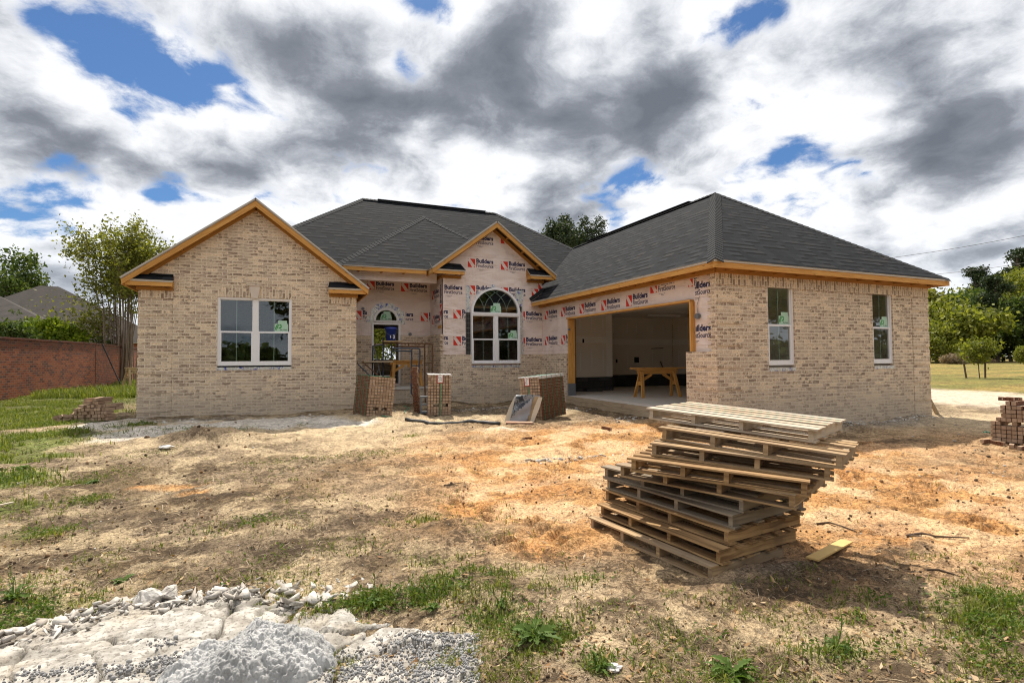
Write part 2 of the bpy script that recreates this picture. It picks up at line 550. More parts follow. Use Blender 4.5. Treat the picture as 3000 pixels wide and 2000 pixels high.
class MB:
    def __init__(s):
        s.v, s.f, s.m, s.uv, s.pc, s.cur, s.lock = [], [], [], [], [], 0, False

    def poly(s, pts, mat=0, uv=None):
        pts = [V(p) for p in pts]
        i = len(s.v)
        s.v += pts
        s.f.append(tuple(range(i, i + len(pts))))
        s.m.append(mat)
        if not s.lock:
            s.cur += 1
        s.pc.append(s.cur)
        if uv is None:
            n = V((0, 0, 0))
            for a, b in zip(pts, pts[1:] + pts[:1]):
                n += a.cross(b)
            if n.length < 1e-12:
                n = V((0, 0, 1))
            n.normalize()
            if abs(n.z) > .98:
                u, w = V((1, 0, 0)), V((0, 1, 0))
            else:
                u = Z.cross(n).normalized()
                w = n.cross(u)
            uv = [(p.dot(u), p.dot(w)) for p in pts]
        s.uv.append(uv)

    @piece
    def obox(s, c, ax, h, mat=0, grain=0, mats=None):
        """box: centre, 3 axis vectors, half sizes; uv u runs along axis number grain"""
        c = V(c)
        ax = [V(a).normalized() for a in ax]
        ro, rp = random.random() * 5, random.random() * 5
        k = 0
        i0 = len(s.v)
        for d in range(3):
            for sg in (-1, 1):
                a, b = [i for i in range(3) if i != d]
                pts = []
                for sa, sb in ((-1, -1), (1, -1), (1, 1), (-1, 1)):
                    pts.append((sa, sb))
                if (sg == 1) == (d == 1):
                    pts.reverse()
                P = [c + ax[d] * h[d] * sg + ax[a] * h[a] * x + ax[b] * h[b] * y for x, y in pts]
                if d == grain:
                    uv = [(ro + h[a] * x * .1, rp + h[b] * y) for x, y in pts]
                else:
                    oth = a if b == grain else b
                    uv = [(ro + h[grain] * (x if a == grain else y), rp + h[oth] * (y if a == grain else x) + d) for x, y in pts]
                s.poly(P, mat if mats is None else mats[k], uv)
                k += 1

    @piece
    def box(s, x0, x1, y0, y1, z0, z1, mat=0):
        P = lambda a, b, c: V((a, b, c))
        s.poly([P(x0, y0, z0), P(x1, y0, z0), P(x1, y0, z1), P(x0, y0, z1)], mat)
        s.poly([P(x1, y1, z0), P(x0, y1, z0), P(x0, y1, z1), P(x1, y1, z1)], mat)
        s.poly([P(x0, y1, z0), P(x0, y0, z0), P(x0, y0, z1), P(x0, y1, z1)], mat)
        s.poly([P(x1, y0, z0), P(x1, y1, z0), P(x1, y1, z1), P(x1, y0, z1)], mat)
        s.poly([P(x0, y0, z1), P(x1, y0, z1), P(x1, y1, z1), P(x0, y1, z1)], mat)
        s.poly([P(x0, y1, z0), P(x1, y1, z0), P(x1, y0, z0), P(x0, y0, z0)], mat)

    def board(s, p0, p1, w, h, up=Z, mat=0):
        """bar from p0 to p1 (centre line), w across, h along up"""
        p0, p1 = V(p0), V(p1)
        d = (p1 - p0)
        L = d.length
        d.normalize()
        up = V(up)
        up = (up - d * up.dot(d)).normalized()
        sd = d.cross(up)
        s.obox((p0 + p1) / 2, (d, sd, up), (L / 2, w / 2, h / 2), mat, 0)

    @piece
    def tube(s, pts, r, n=6, mat=0, r1=None, cap=True):
        pts = [V(p) for p in pts]
        i0 = len(s.v)
        prev = None
        rings = []
        for k, p in enumerate(pts):
            d = (pts[min(k + 1, len(pts) - 1)] - pts[max(k - 1, 0)]).normalized()
            a = d.cross(Z if abs(d.z) < .95 else V((1, 0, 0))).normalized()
            if prev is not None and a.dot(prev) < 0:
                a = -a
            prev = a
            b = d.cross(a)
            rad = r if r1 is None else r + (r1 - r) * k / max(1, len(pts) - 1)
            rings.append([p + (a * math.cos(t) + b * math.sin(t)) * rad for t in [2 * math.pi * j / n for j in range(n)]])
        L = 0
        for k in range(len(rings) - 1):
            l = (pts[k + 1] - pts[k]).length
            for j in range(n):
                j2 = (j + 1) % n
                s.poly([rings[k][j], rings[k][j2], rings[k + 1][j2], rings[k + 1][j]], mat, [(L, j / n), (L, (j + 1) / n), (L + l, (j + 1) / n), (L + l, j / n)])
            L += l
        if cap:
            s.poly(rings[0][::-1], mat)
            s.poly(rings[-1], mat)

    @piece
    def plate(s, outer, holes, O, U, W, t, mat=0, side=None, back=None):
        """flat plate with holes; 2-d outline in axes U, W; front faces U x W; thickness t behind"""
        O, U, W = V(O), V(U), V(W)
        n = U.cross(W).normalized()
        side = mat if side is None else side
        back = side if back is None else back

        def area(p):
            return sum(a[0] * b[1] - b[0] * a[1] for a, b in zip(p, p[1:] + p[:1]))
        outer = list(outer)
        if area(outer) < 0:
            outer.reverse()
        hs = []
        for h in holes:
            h = list(h)
            if area(h) > 0:
                h.reverse()
            hs.append(h)
        loops = [outer] + hs
        flat = [p for l in loops for p in l]
        tris = tessellate_polygon([[V((p[0], p[1], 0)) for p in l] for l in loops])
        P = lambda p, d=0.: O + U * p[0] + W * p[1] - n * d
        for tr in tris:
            a, b, c = [flat[i] for i in tr]
            if (b[0] - a[0]) * (c[1] - a[1]) - (b[1] - a[1]) * (c[0] - a[0]) < 0:
                b, c = c, b
            s.poly([P(a), P(b), P(c)], mat)
            s.poly([P(c, t), P(b, t), P(a, t)], back)
        for l in loops:
            for a, b in zip(l, l[1:] + l[:1]):
                s.poly([P(b), P(a), P(a, t), P(b, t)], side)

    @piece
    def slab(s, pts, t, top=0, side=1, bottom=2):
        pts = [V(p) for p in pts]
        n = (pts[1] - pts[0]).cross(pts[2] - pts[0]).normalized()
        if n.z < 0:
            pts.reverse()
            n = -n
        lo = [p - n * t for p in pts]
        s.poly(pts, top)
        s.poly(lo[::-1], bottom)
        for i in range(len(pts)):
            j = (i + 1) % len(pts)
            s.poly([pts[i], lo[i], lo[j], pts[j]], side)

    def mesh(s, name, mats):
        me = bpy.data.meshes.new(name)
        me.from_pydata([tuple(p) for p in s.v], [], s.f)
        for m in mats:
            me.materials.append(M[m])
        me.polygons.foreach_set('material_index', s.m)
        ul = me.uv_layers.new(name='UVMap')
        ul.data.foreach_set('uv', [c for f in s.uv for q in f for c in q])
        me.update()
        return me

    def pieces(s):
        out = {}
        for f, m, uv, k in zip(s.f, s.m, s.uv, s.pc):
            q = out.setdefault(k, MB())
            i = len(q.v)
            q.v += [s.v[j] for j in f]
            q.f.append(tuple(range(i, i + len(f))))
            q.m.append(m)
            q.uv.append(uv)
        return list(out.values())

    def build_each(s, name, mats, parent=None):
        return [q.build(name, mats, parent) for q in s.pieces()]

    def build(s, name, mats, parent=None, smooth=False, weld=False, bevel=0):
        if isinstance(mats, str):
            mats = [mats]
        me = s.mesh(name, mats)
        if weld or smooth:
            bm = bmesh.new()
            bm.from_mesh(me)
            bmesh.ops.remove_doubles(bm, verts=bm.verts, dist=1e-5)
            bm.to_mesh(me)
            bm.free()
        if smooth:
            me.shade_smooth()
        return link(name, me, parent)


def link(name, data, parent=None, loc=None):
    o = bpy.data.objects.new(name, data)
    COL.objects.link(o)
    if parent is not None:
        o.parent = parent
        o.matrix_parent_inverse = parent.matrix_basis.inverted()
    if loc is not None:
        o.location = loc
    return o


def tag(o, label, cat, group=None):
    o['label'] = label
    o['category'] = cat
    if group:
        o['group'] = group
    return o


def struct(o, kind='structure'):
    o['kind'] = kind
    return o


def thing(name, label, cat, loc=(0, 0, 0), rz=0., group=None):
    o = bpy.data.objects.new(name, None)
    COL.objects.link(o)
    o.empty_display_size = .2
    o.location = loc
    o.rotation_euler = (0, 0, rz)
    bpy_update(o)
    return tag(o, label, cat, group)


def bpy_update(o):
    # keep matrix_basis valid without a depsgraph pass
    o.matrix_basis = Matrix.LocRotScale(o.location, o.rotation_euler.to_quaternion(), o.scale)


def np_mesh(name, verts, faces, mats, midx=None, smooth=False, tris=True):
    """verts (n,3), faces (m,k) arrays"""
    me = bpy.data.meshes.new(name)
    k = faces.shape[1]
    me.vertices.add(len(verts))
    me.vertices.foreach_set('co', np.ascontiguousarray(verts, np.float32).ravel())
    me.loops.add(faces.size)
    me.loops.foreach_set('vertex_index', faces.astype(np.int32).ravel())
    me.polygons.add(len(faces))
    me.polygons.foreach_set('loop_start', np.arange(0, faces.size, k, dtype=np.int32))
    if midx is not None:
        me.polygons.foreach_set('material_index', midx.astype(np.int32))
    for m in mats:
        me.materials.append(M[m])
    me.update(calc_edges=True)
    if smooth:
        me.shade_smooth()
    return me


def rotmats(n, tilt=None):
    """random rotation matrices (n,3,3)"""
    q = rng.normal(size=(n, 4))
    q /= np.linalg.norm(q, axis=1)[:, None]
    w, x, y, z = q.T
    return np.stack([np.stack([1 - 2 * (y * y + z * z), 2 * (x * y - z * w), 2 * (x * z + y * w)], -1),
                     np.stack([2 * (x * y + z * w), 1 - 2 * (x * x + z * z), 2 * (y * z - x * w)], -1),
                     np.stack([2 * (x * z - y * w), 2 * (y * z + x * w), 1 - 2 * (x * x + y * y)], -1)], 1)


def scatter(tv, tf, pos, rots, scl):
    """instances of a template as one vertex/face array"""
    n, k = len(pos), len(tv)
    scl = np.asarray(scl)
    if scl.ndim == 1:
        scl = scl[:, None].repeat(3, 1)
    vv = np.einsum('nij,nkj->nki', rots, tv[None] * scl[:, None, :]) + pos[:, None, :]
    ff = tf[None] + (np.arange(n) * k)[:, None, None]
    return vv.reshape(-1, 3), ff.reshape(-1, tf.shape[1])


# ------------------------------------------------------------------ camera object, render look
def make_camera():
    cd = bpy.data.cameras.new('camera')
    cd.sensor_width = 36
    cd.sensor_fit = 'HORIZONTAL'
    cd.lens = FPX / 3000 * 36
    cd.clip_start = .05
    cd.clip_end = 2000
    o = bpy.data.objects.new('camera', cd)
    COL.objects.link(o)
    m = Matrix(((_R[0], _U[0], -_fw[0], 0), (_R[1], _U[1], -_fw[1], 0), (_R[2], _U[2], -_fw[2], CAMZ), (0, 0, 0, 1)))
    o.matrix_world = m
    SC.camera = o
    SC.view_settings.view_transform = 'Standard'
    SC.view_settings.look = 'None'
    SC.view_settings.exposure = 0.6
    SC.view_settings.gamma = 1
    SC.view_settings.use_curve_mapping = False
    SC.cycles.use_denoising = True
    SC.cycles.filter_width = 1.1
    SC.cycles.max_bounces = 10
    SC.cycles.diffuse_bounces = 7
    SC.cycles.transparent_max_bounces = 16


make_camera()
SUN_EL, SUN_AZ = R(58), R(12)      # azimuth measured from +Y towards +X


def dirpx(x, y):
    d = ray(x * 3000 / 2352, y * 3000 / 2352)
    return V(d).normalized()


def make_world():
    w = bpy.data.worlds.new('World')
    SC.world = w
    w.use_nodes = True
    t = NT(w.node_tree)
    STR = .10
    sky = t.n('ShaderNodeTexSky', sky_type='NISHITA', sun_disc=False, sun_elevation=SUN_EL, sun_rotation=SUN_AZ, air_density=1.0, dust_density=.6, ozone_density=2.2)
    d = t.vm('NORMALIZE', t.n('ShaderNodeTexCoord').outputs['Generated'])
    dx, dy, dz = t.sep(d)
    # flat cloud layer seen in perspective
    zz = t.m('ADD', t.m('MAXIMUM', dz, 0.), .30)
    p = t.comb(t.m('DIVIDE', dx, zz), t.m('DIVIDE', dy, zz), 0.)
    warp = t.noise(p, 3.2, 3, .5, out=1)
    pw = t.vm('ADD', p, t.vm('SCALE', t.vm('SUBTRACT', warp, (.5, .5, .5)), .16))
    c1 = t.m('SUBTRACT', t.noise(pw, 2.6, 3, .5), .5)
    c2 = t.m('SUBTRACT', t.noise(t.vm('ADD', pw, (7.3, 2.1, 4.)), 1.7, 2, .5), .5)
    c3 = t.m('SUBTRACT', t.noise(pw, 8.5, 8, .66), .5)

    def puff(sc, o):
        v = t.n('ShaderNodeTexVoronoi', {'Vector': t.vm('ADD', pw, o), 'Scale': sc, 'Smoothness': .35, 'Randomness': 1.}, feature='SMOOTH_F1', voronoi_dimensions='2D')
        return t.m('SUBTRACT', .52, v.outputs['Distance'])
    pf = t.m('ADD', t.m('MULTIPLY', puff(3.4, (0, 0, 0)), .55), t.m('ADD', t.m('MULTIPLY', puff(8.5, (3.1, 1.7, 0)), .28), t.m('MULTIPLY', puff(20., (5.1, 8.7, 0)), .15)))
    # the same puffs looked up a little towards the sun : lit rims, dull bases

    def blobs(lst):
        acc = None
        for (x, y, rad, amp) in lst:
            c = dirpx(x, y)
            e = dirpx(x + rad, y)
            k = 1 - c.dot(e)
            dot = t.vm('DOT_PRODUCT', d, tuple(c), out=1)
            q = t.m('DIVIDE', t.m('SUBTRACT', 1., dot), k)
            g = t.m('MULTIPLY', t.m('EXPONENT', t.m('MULTIPLY', q, -1.)), amp)
            acc = g if acc is None else t.m('ADD', acc, g)
        return acc
    # holes where blue sky shows (x, y in the 2352 px wide view, radius, amount)
    holes = blobs([(330, 170, 80, 1.), (230, 95, 75, .9), (130, 50, 60, .7), (420, 240, 75, .7), (290, 240, 60, .5), (50, 20, 60, .5), (215, 405, 60, .8), (310, 300, 70, .5), (140, 370, 60, .6), (30, 340, 50, .4), (430, 400, 70, .5),
                   (1735, 55, 75, 1.0), (1680, 100, 50, .6), (1800, 15, 60, .7), (1700, 340, 55, .7), (1800, 365, 55, .9), (1890, 375, 60, .95), (1970, 392, 50, .8), (1630, 355, 45, .5),
                   (1155, 400, 60, .3), (925, 150, 50, .75), (1000, 8, 55, .7), (2050, 210, 50, .6), (480, 185, 55, .6), (570, 230, 45, .5), (60, 450, 80, .6), (170, 470, 60, .5), (390, 440, 50, .45), (870, 100, 40, .4), (1500, 430, 50, .1), (60, 540, 80, .5), (620, 420, 60, .35), (2290, 480, 60, .35), (1080, 330, 40, .1), (2140, 330, 50, .3)])
    darks = blobs([(1200, 170, 170, .9), (1400, 80, 150, .8), (1080, 230, 100, .5), (1330, 310, 100, .7), (1570, 205, 90, 1.), (1480, 220, 90, .5), (1170, 50, 110, .6), (1000, 340, 90, .35),
                   (690, 110, 110, .6), (590, 35, 100, .45), (800, 70, 90, .35), (60, 290, 120, .5), (130, 320, 90, .35), (500, 340, 110, .4), (780, 250, 100, .45), (650, 300, 90, .3), (860, 250, 70, .35),
                   (2020, 75, 140, .75), (2230, 40, 120, .45), (1810, 180, 60, .45), (2270, 250, 140, .55), (2150, 300, 100, .45), (2240, 440, 100, .9), (2130, 455, 90, .55), (2000, 440, 70, .3), (1850, 440, 70, .35),
                   (2130, 370, 50, .5), (1740, 300, 45, .4), (900, 410, 60, .35), (300, 345, 80, .25), (80, 580, 90, .25), (1250, 420, 60, .2), (2300, 560, 90, .3), (1600, 440, 60, .25), (750, 420, 80, .2)])
    dens = t.m('ADD', .60, t.m('ADD', t.m('MULTIPLY', c1, 1.5), t.m('MULTIPLY', pf, 1.5)))
    dens = t.m('ADD', dens, t.m('MULTIPLY', c3, 1.0))
    dens = t.m('SUBTRACT', dens, t.m('MULTIPLY', holes, .62))
    dens = t.m('ADD', dens, t.m('MULTIPLY', darks, .35))
    cover = t.ss(t.m('ADD', dens, t.m('MULTIPLY', c3, .5)), .02, .50)
    pf2 = t.m('ADD', t.m('MULTIPLY', puff(2.7, (9.1, 3.3, 0)), 1.15), t.m('MULTIPLY', puff(8., (2.1, 6.6, 0)), .5))
    thick = t.m('ADD', t.m('MULTIPLY', darks, .62), t.m('MULTIPLY', c2, 1.7))
    thick = t.m('ADD', thick, t.m('ADD', t.m('MULTIPLY', pf2, -1.0), t.m('MULTIPLY', c3, 1.1)))
    thick = t.m('ADD', thick, t.m('ADD', t.m('MULTIPLY', dens, .12), .08))
    thick = t.m('MULTIPLY', thick, .82)
    cl = t.ramp(thick, [(.05, (.66, .67, .69)), (.22, (.525, .54, .57)), (.42, (.315, .335, .372)), (.66, (.175, .19, .22)), (1., (.115, .13, .155))])
    # paler and flatter towards the horizon
    hz = t.ss(dz, .22, .02)
    cl = t.mix(t.m('MULTIPLY', hz, .4), cl, (.55, .60, .67))
    cl = t.vm('SCALE', cl, 1. / STR)
    skc = t.mix(1., sky.outputs[0], (.31, .46, .62), 'MULTIPLY')
    mixc = t.mix(cover, skc, cl)
    # ground half of the world : dull earth colour
    mixc = t.mix(t.ss(dz, 0., -.03), mixc, t.vm('SCALE', (.30, .25, .19), 1. / STR))
    bg = t.n('ShaderNodeBackground', {'Color': mixc, 'Strength': STR})
    o = t.n('ShaderNodeOutputWorld')
    t.nt.links.new(bg.outputs[0], o.inputs[0])
    w.cycles.sampling_method = 'MANUAL'
    w.cycles.sample_map_resolution = 1024
    ld = bpy.data.lights.new('sun', 'SUN')
    ld.energy = 4.3
    ld.angle = R(.9)
    ld.color = (1., .93, .82)
    lo = bpy.data.objects.new('sun', ld)
    COL.objects.link(lo)
    s = V((math.sin(SUN_AZ) * math.cos(SUN_EL), math.cos(SUN_AZ) * math.cos(SUN_EL), math.sin(SUN_EL)))
    lo.rotation_euler = s.to_track_quat('Z', 'Y').to_euler()
    lo.location = s * 60


make_world()


# ------------------------------------------------------------------ ground sheet
def axis_grid(segs):
    a = []
    for s, e, st in segs:
        n = max(1, int(round((e - s) / st)))
        a += list(np.linspace(s, e, n, endpoint=False))
    a.append(segs[-1][1])
    return np.array(a)


def gblobs(x, y, lst):
    """max of soft ellipses given by photo position : (px, py, rx, ry, amount)"""
    acc = np.zeros_like(x)
    for (px, py, rx, ry, am) in lst:
        p = G(px, py)
        q = ((x - p.x) / rx) ** 2 + ((y - p.y) / ry) ** 2
        acc = np.maximum(acc, am * np.exp(-q ** 1.3))
    return acc


MOUNDS = [(600, 1292, .62, .42, .2), (560, 1300, .3, .3, .08), (730, 1290, .5, .3, .06), (1010, 1225, .5, .25, .06), (1400, 1565, .45, .16, .05), (1330, 1545, .3, .1, .05), (680, 1460, .35, .14, .05), (560, 1455, .25, .1, .04),
          (1120, 1235, .35, .2, .07), (1980, 1245, .5, .3, .05), (2450, 1255, 1.2, .35, .08), (2680, 1235, .7, .3, .10), (2250, 1690, .5, .2, .05), (1180, 1450, .4, .2, .03)]


def height_extra(x, y):
    near = np.clip(1.6 - np.hypot(x - 1.5, y - 3) / 14, .25, 1)
    h = (fbm(x * .9, y * .9, 3, 4) - .5) * .11 + (fbm(x * 4.2, y * 4.2, 11, 4) - .5) * .085 * near + (fbm(x * 15, y * 15, 21, 3) - .5) * .036 * near
    for (px, py, rx, ry, am) in MOUNDS:
        p = G(px, py)
        q = ((x - p.x) / rx) ** 2 + ((y - p.y) / ry) ** 2
        rough = .55 + .9 * fbm(x * 5, y * 5, 31, 4)
        h = h + am * np.exp(-q) * rough
    # wheel ruts in the clay, ridged tread marks
    for (ax, ay, bx, by) in ((1330, 1430, 1560, 1640), (1480, 1500, 1700, 1600), (2560, 1420, 2950, 1560), (2350, 1380, 2900, 1440), (1750, 1270, 1600, 1400)):
        a, b = G(ax, ay), G(bx, by)
        d = (b - a).normalized()
        sx, sy = x - a.x, y - a.y
        al = sx * d.x + sy * d.y
        ac = -sx * d.y + sy * d.x
        msk = np.exp(-(ac / .15) ** 4) * sstep(-.1, .1, al) * sstep((b - a).length + .1, (b - a).length - .1, al)
        h = h + msk * (-.02 + .045 * np.sin(al * 38 + ac * 9) * sstep(.38, .55, fbm(x * 3, y * 3, 5, 2)))
    # flatten against the house
    return h


def ground_h(x, y):
    return gz(x, y) + height_extra(x, y)


def gh(x, y):
    return float(ground_h(np.array([float(x)]), np.array([float(y)]))[0])


GRASS_LEFT = [(20, 1310, .9, 1.1, 1.), (30, 1400, .4, .45, .9), (120, 1275, .8, .5, .7), (0, 1220, 2.2, 1.8, 1.), (90, 1190, 1.8, 1.8, 1.), (250, 1160, 3., 2.2, 1.), (330, 1145, 3., 2.6, 1.), (150, 1240, .9, .6, .7), (60, 1345, .6, .4, .8), (240, 1272, .6, .3, .6), (70, 1240, 1.1, 1.1, .9), (390, 1150, 1., 2., .7), (20, 1480, .35, .3, .5)]
TUFTS = [(1120, 1762, .3, .12, 1.), (1300, 1742, .35, .1, .85), (1450, 1805, .3, .12, .85), (1600, 1850, .25, .15, 1.), (990, 1790, .2, .1, .9), (1700, 1700, .4, .1, .55), (1550, 1722, .4, .1, .65), (1560, 1900, .2, .12, 1.), (1750, 1950, .15, .1, .9), (2150, 1985, .2, .1, .8), (60, 1790, .32, .26, 1.), (150, 1770, .28, .22, .8), (20, 1850, .3, .25, 1.), (120, 1560, .3, .2, .8), (1070, 1780, .2, .14, 1.), (1240, 1770, .3, .12, .9), (1150, 1770, .3, .14, .7), (1400, 1760, .25, .14, .6), (1500, 1840, .2, .15, .8),
         (2880, 1800, .45, .25, 1.), (2950, 1850, .4, .3, .8), (2780, 1790, .25, .15, .6), (2560, 1760, .15, .1, .5), (2450, 1910, .2, .12, .9), (2600, 1900, .2, .12, .5), (2900, 1760, .3, .2, .6), (2700, 1770, .15, .12, .5), (2500, 1810, .1, .08, .6),
         (220, 1405, .4, .2, .7), (260, 1465, .25, .15, .8), (640, 1265, .8, .15, .6), (530, 1260, .5, .15, .5), (900, 1245, .3, .1, .4), (1220, 1525, .3, .15, .6), (1200, 1280, .25, .15, .6), (1310, 1320, .15, .1, .5), (760, 1530, .4, .2, .45), (560, 1290, .3, .15, .5),
         (1080, 1330, .6, .3, .35), (1290, 1640, .3, .1, .6), (1480, 1680, .5, .12, .6), (1750, 1780, .3, .12, .4), (1900, 1800, .2, .12, .4), (2050, 1860, .2, .1, .4), (2930, 1940, .3, .2, .5), (700, 1700, .2, .1, .5), (900, 1680, .25, .1, .4), (360, 1245, .35, .2, .7),
         (410, 1240, .3, .2, .8), (620, 1560, .6, .3, .25), (820, 1620, .5, .2, .3), (1080, 1600, .4, .2, .35), (1340, 1700, .4, .12, .6), (850, 1345, .6, .3, .3), (440, 1330, .5, .3, .3), (330, 1380, .4, .3, .35)]


def soil_colors(x, y):
    n = fbm(x * 1.1, y * 1.1, 41, 5)
    n2 = fbm(x * 3.2, y * 3.2, 51, 5)
    n3 = fbm(x * 9, y * 9, 61, 4)
    C3 = lambda r, g, b: np.array([r, g, b])[None, :]
    L = lambda a, b, f: a + (b - a) * f[:, None]
    c = np.repeat(C3(.285, .215, .14), len(x), 0)
    c = L(c, C3(.20, .145, .085), sstep(.45, .62, n))
    c = L(c, C3(.50, .39, .245), sstep(.5, .36, n2) * .75)
    # pale sand round the house
    sand = gblobs(x, y, [(900, 1250, 3.4, 1.6, 1.), (500, 1260, 2.2, 1.2, .9), (700, 1240, 2., .8, 1.), (1150, 1290, 1.8, 1.3, .9), (420, 1270, 1.3, .9, .8), (1350, 1230, 1.4, .8, .8), (2800, 1270, 2.5, 1.5, .8), (1250, 1400, 1.2, .8, .5), (1700, 1800, 1.2, .35, .6), (1000, 1480, 1., .6, .4), (2850, 1240, 4., 1.6, .9)])
    c = L(c, C3(.64, .50, .325), sand * (.55 + .45 * n3))
    white = gblobs(x, y, [(700, 1245, 2.2, .6, 1.), (450, 1262, 1.4, .5, 1.), (1000, 1240, 1., .45, .8), (480, 1275, 1.0, .35, 1.), (350, 1290, .9, .25, .8), (800, 1230, 1.2, .45, 1.), (960, 1240, .8, .3, .9), (560, 1235, .9, .3, .7), (320, 1240, .9, 1.1, .7), (1470, 1258, .42, .16, 1.3), (1540, 1262, .2, .1, 1.), (690, 1250, .8, .2, .8), (1010, 1222, .6, .3, .5)])
    c = L(c, C3(.70, .64, .56), sstep(.30, .66, white * (.35 + 1.1 * n2)) * .95)
    clay = gblobs(x, y, [(1750, 1290, 2.0, 1.2, 1.), (1950, 1260, 2., 1.0, .9), (1500, 1330, 1.2, .8, .8), (1650, 1380, 1.2, .8, .8), (1480, 1450, .7, .45, .95), (1600, 1500, .7, .5, .9), (1400, 1480, .45, .35, .8), (1750, 1450, .8, .5, .8), (2600, 1420, 1.2, .6, 1.), (2850, 1450, 1.2, .6, 1.), (2480, 1500, .8, .5, .9), (2750, 1560, .9, .4, .9),
                          (2950, 1560, .8, .4, .8), (2500, 1320, 1.6, .9, .75), (2200, 1240, 1.4, .7, .5), (500, 1423, .34, .13, 1.), (570, 1440, .16, .08, 1.1), (450, 1420, .25, .1, .8), (1270, 1320, .6, .35, .6), (1420, 1265, .6, .3, .7), (1600, 1600, .5, .3, .5), (2620, 1640, .6, .25, .5), (1880, 1400, 1., .7, .7), (2350, 1440, .8, .5, .9), (2900, 1650, .6, .3, .45), (1550, 1400, 1.2, .7, .9), (1350, 1380, .7, .4, .6), (1700, 1340, 1.8, 1., .9), (2100, 1300, 2., .8, .6), (2500, 1400, 1.4, .8, .9), (2800, 1500, 1.6, .8, .9), (2300, 1560, .6, .4, .7), (1650, 1580, .6, .35, .7)])
    warm = gblobs(x, y, [(1750, 1330, 3.0, 2.4, 1.), (2100, 1330, 3., 2., .9), (2600, 1430, 3., 1.9, 1.), (1560, 1470, 1.3, 1., 1.), (1450, 1500, .9, .6, .8), (1700, 1560, .9, .5, .9), (2500, 1600, 1.6, .7, .75), (2900, 1520, 2., 1.2, .9), (2900, 1330, 3., 2., .6), (1400, 1290, 1.4, .9, .7)])
    c = L(c, C3(.52, .275, .115), np.clip(warm * (.55 + .75 * n2), 0, .92))
    cl = sstep(.05, .75, clay * (.4 + 1.0 * n2)) * .95
    cc = C3(.56, .295, .115) + (C3(.70, .47, .27) - C3(.56, .295, .115)) * sstep(.42, .6, fbm(x * 2.3, y * 2.3, 71, 4))[:, None]
    c = c + (cc - c) * (cl * .92)[:, None]
    # deep orange streaks
    c = L(c, C3(.44, .175, .055), cl * sstep(.5, .72, fbm(x * 1.7, y * 3.1, 81, 5)) * .4)
    # loose dark topsoil
    dark = gblobs(x, y, [(350, 1520, 1.0, .35, .7), (200, 1640, .6, .3, .6), (800, 1520, 1.0, .3, .65), (1050, 1520, .7, .3, .7), (620, 1600, .7, .25, .6), (1150, 1420, .8, .4, .5), (950, 1350, 1., .4, .45), (600, 1292, .75, .5, .95), (680, 1460, .4, .16, .9), (560, 1455, .3, .12, .8), (860, 1460, .35, .2, .7), (900, 1600, .7, .3, .7), (740, 1640, .5, .2, .6), (1250, 1560, .5, .25, .55), (300, 1610, .6, .3, .55), (2350, 1700, 1.0, .3, .8), (2200, 1720, .7, .2, .7), (2600, 1680, .6, .25, .6), (2650, 1610, .5, .2, .6), (1950, 1740, .8, .2, .6), (1000, 1380, .7, .4, .5), (1300, 1430, .6, .2, .45), (420, 1440, .4, .2, .5), (2450, 1300, 1.2, .4, .5), (2650, 1290, 1.2, .3, .6), (1150, 1640, .6, .25, .6), (600, 1700, .6, .2, .6), (2700, 1950, .8, .2, .5), (2100, 1900, .6, .15, .5)])
    c = L(c, C3(.10, .072, .048), sstep(.25, .7, dark * (.45 + .95 * n3)) * .8)
    # grey rubble strip along walls
    rub = gblobs(x, y, [(2400, 1262, 1.2, .3, .9), (2620, 1245, 1.1, .3, 1.), (1450, 1195, 1.2, .3, .7), (560, 1228, 1.5, .25, .8), (2250, 1660, .4, .2, .6)])
    c = L(c, C3(.36, .33, .285), rub * (.4 + .6 * n3))
    g = gblobs(x, y, GRASS_LEFT)
    g2 = gblobs(x, y, TUFTS)
    gg = np.maximum(sstep(.18, .45, g * (.5 + .9 * n2)), sstep(.3, .8, g2 * (.4 + 1.0 * n3)) * .6)
    gc = C3(.09, .14, .022) + (C3(.21, .24, .06) - C3(.09, .14, .022)) * n3[:, None]
    c = c + (gc - c) * (gg * .85)[:, None]
    # far ground : rough lawn beyond the sandy track on the right, grass elsewhere
    t1, t2 = G(2720, 1131), G(3000, 1136)
    track = sstep(-.8, .8, (x - 21.5) - .25 * (y - 14)) + 0 * y
    lawn = sstep(23.5, 25.5, x + .0 * y + (n - .5) * 3) 
    lc = C3(.36, .27, .085) + (C3(.22, .21, .06) - C3(.36, .27, .085)) * sstep(.35, .65, fbm(x * .12, y * .5, 91, 4))[:, None]
    c = c + (lc - c) * lawn[:, None]
    tr = sstep(16.5, 18.5, x) * (1 - lawn)
    c = c + (C3(.70, .58, .46) - c) * (tr * .8)[:, None]
    back = sstep(17.5, 20, y) * (x < 14)
    c = c + (C3(.14, .16, .05) - c) * (back * .9)[:, None]
    return np.clip(c, 0, 1)


def set_colors(me, c):
    at = me.color_attributes.new('soil', 'FLOAT_COLOR', 'POINT')
    a = np.ones((len(c), 4), np.float32)
    a[:, :3] = c
    at.data.foreach_set('color', a.ravel())


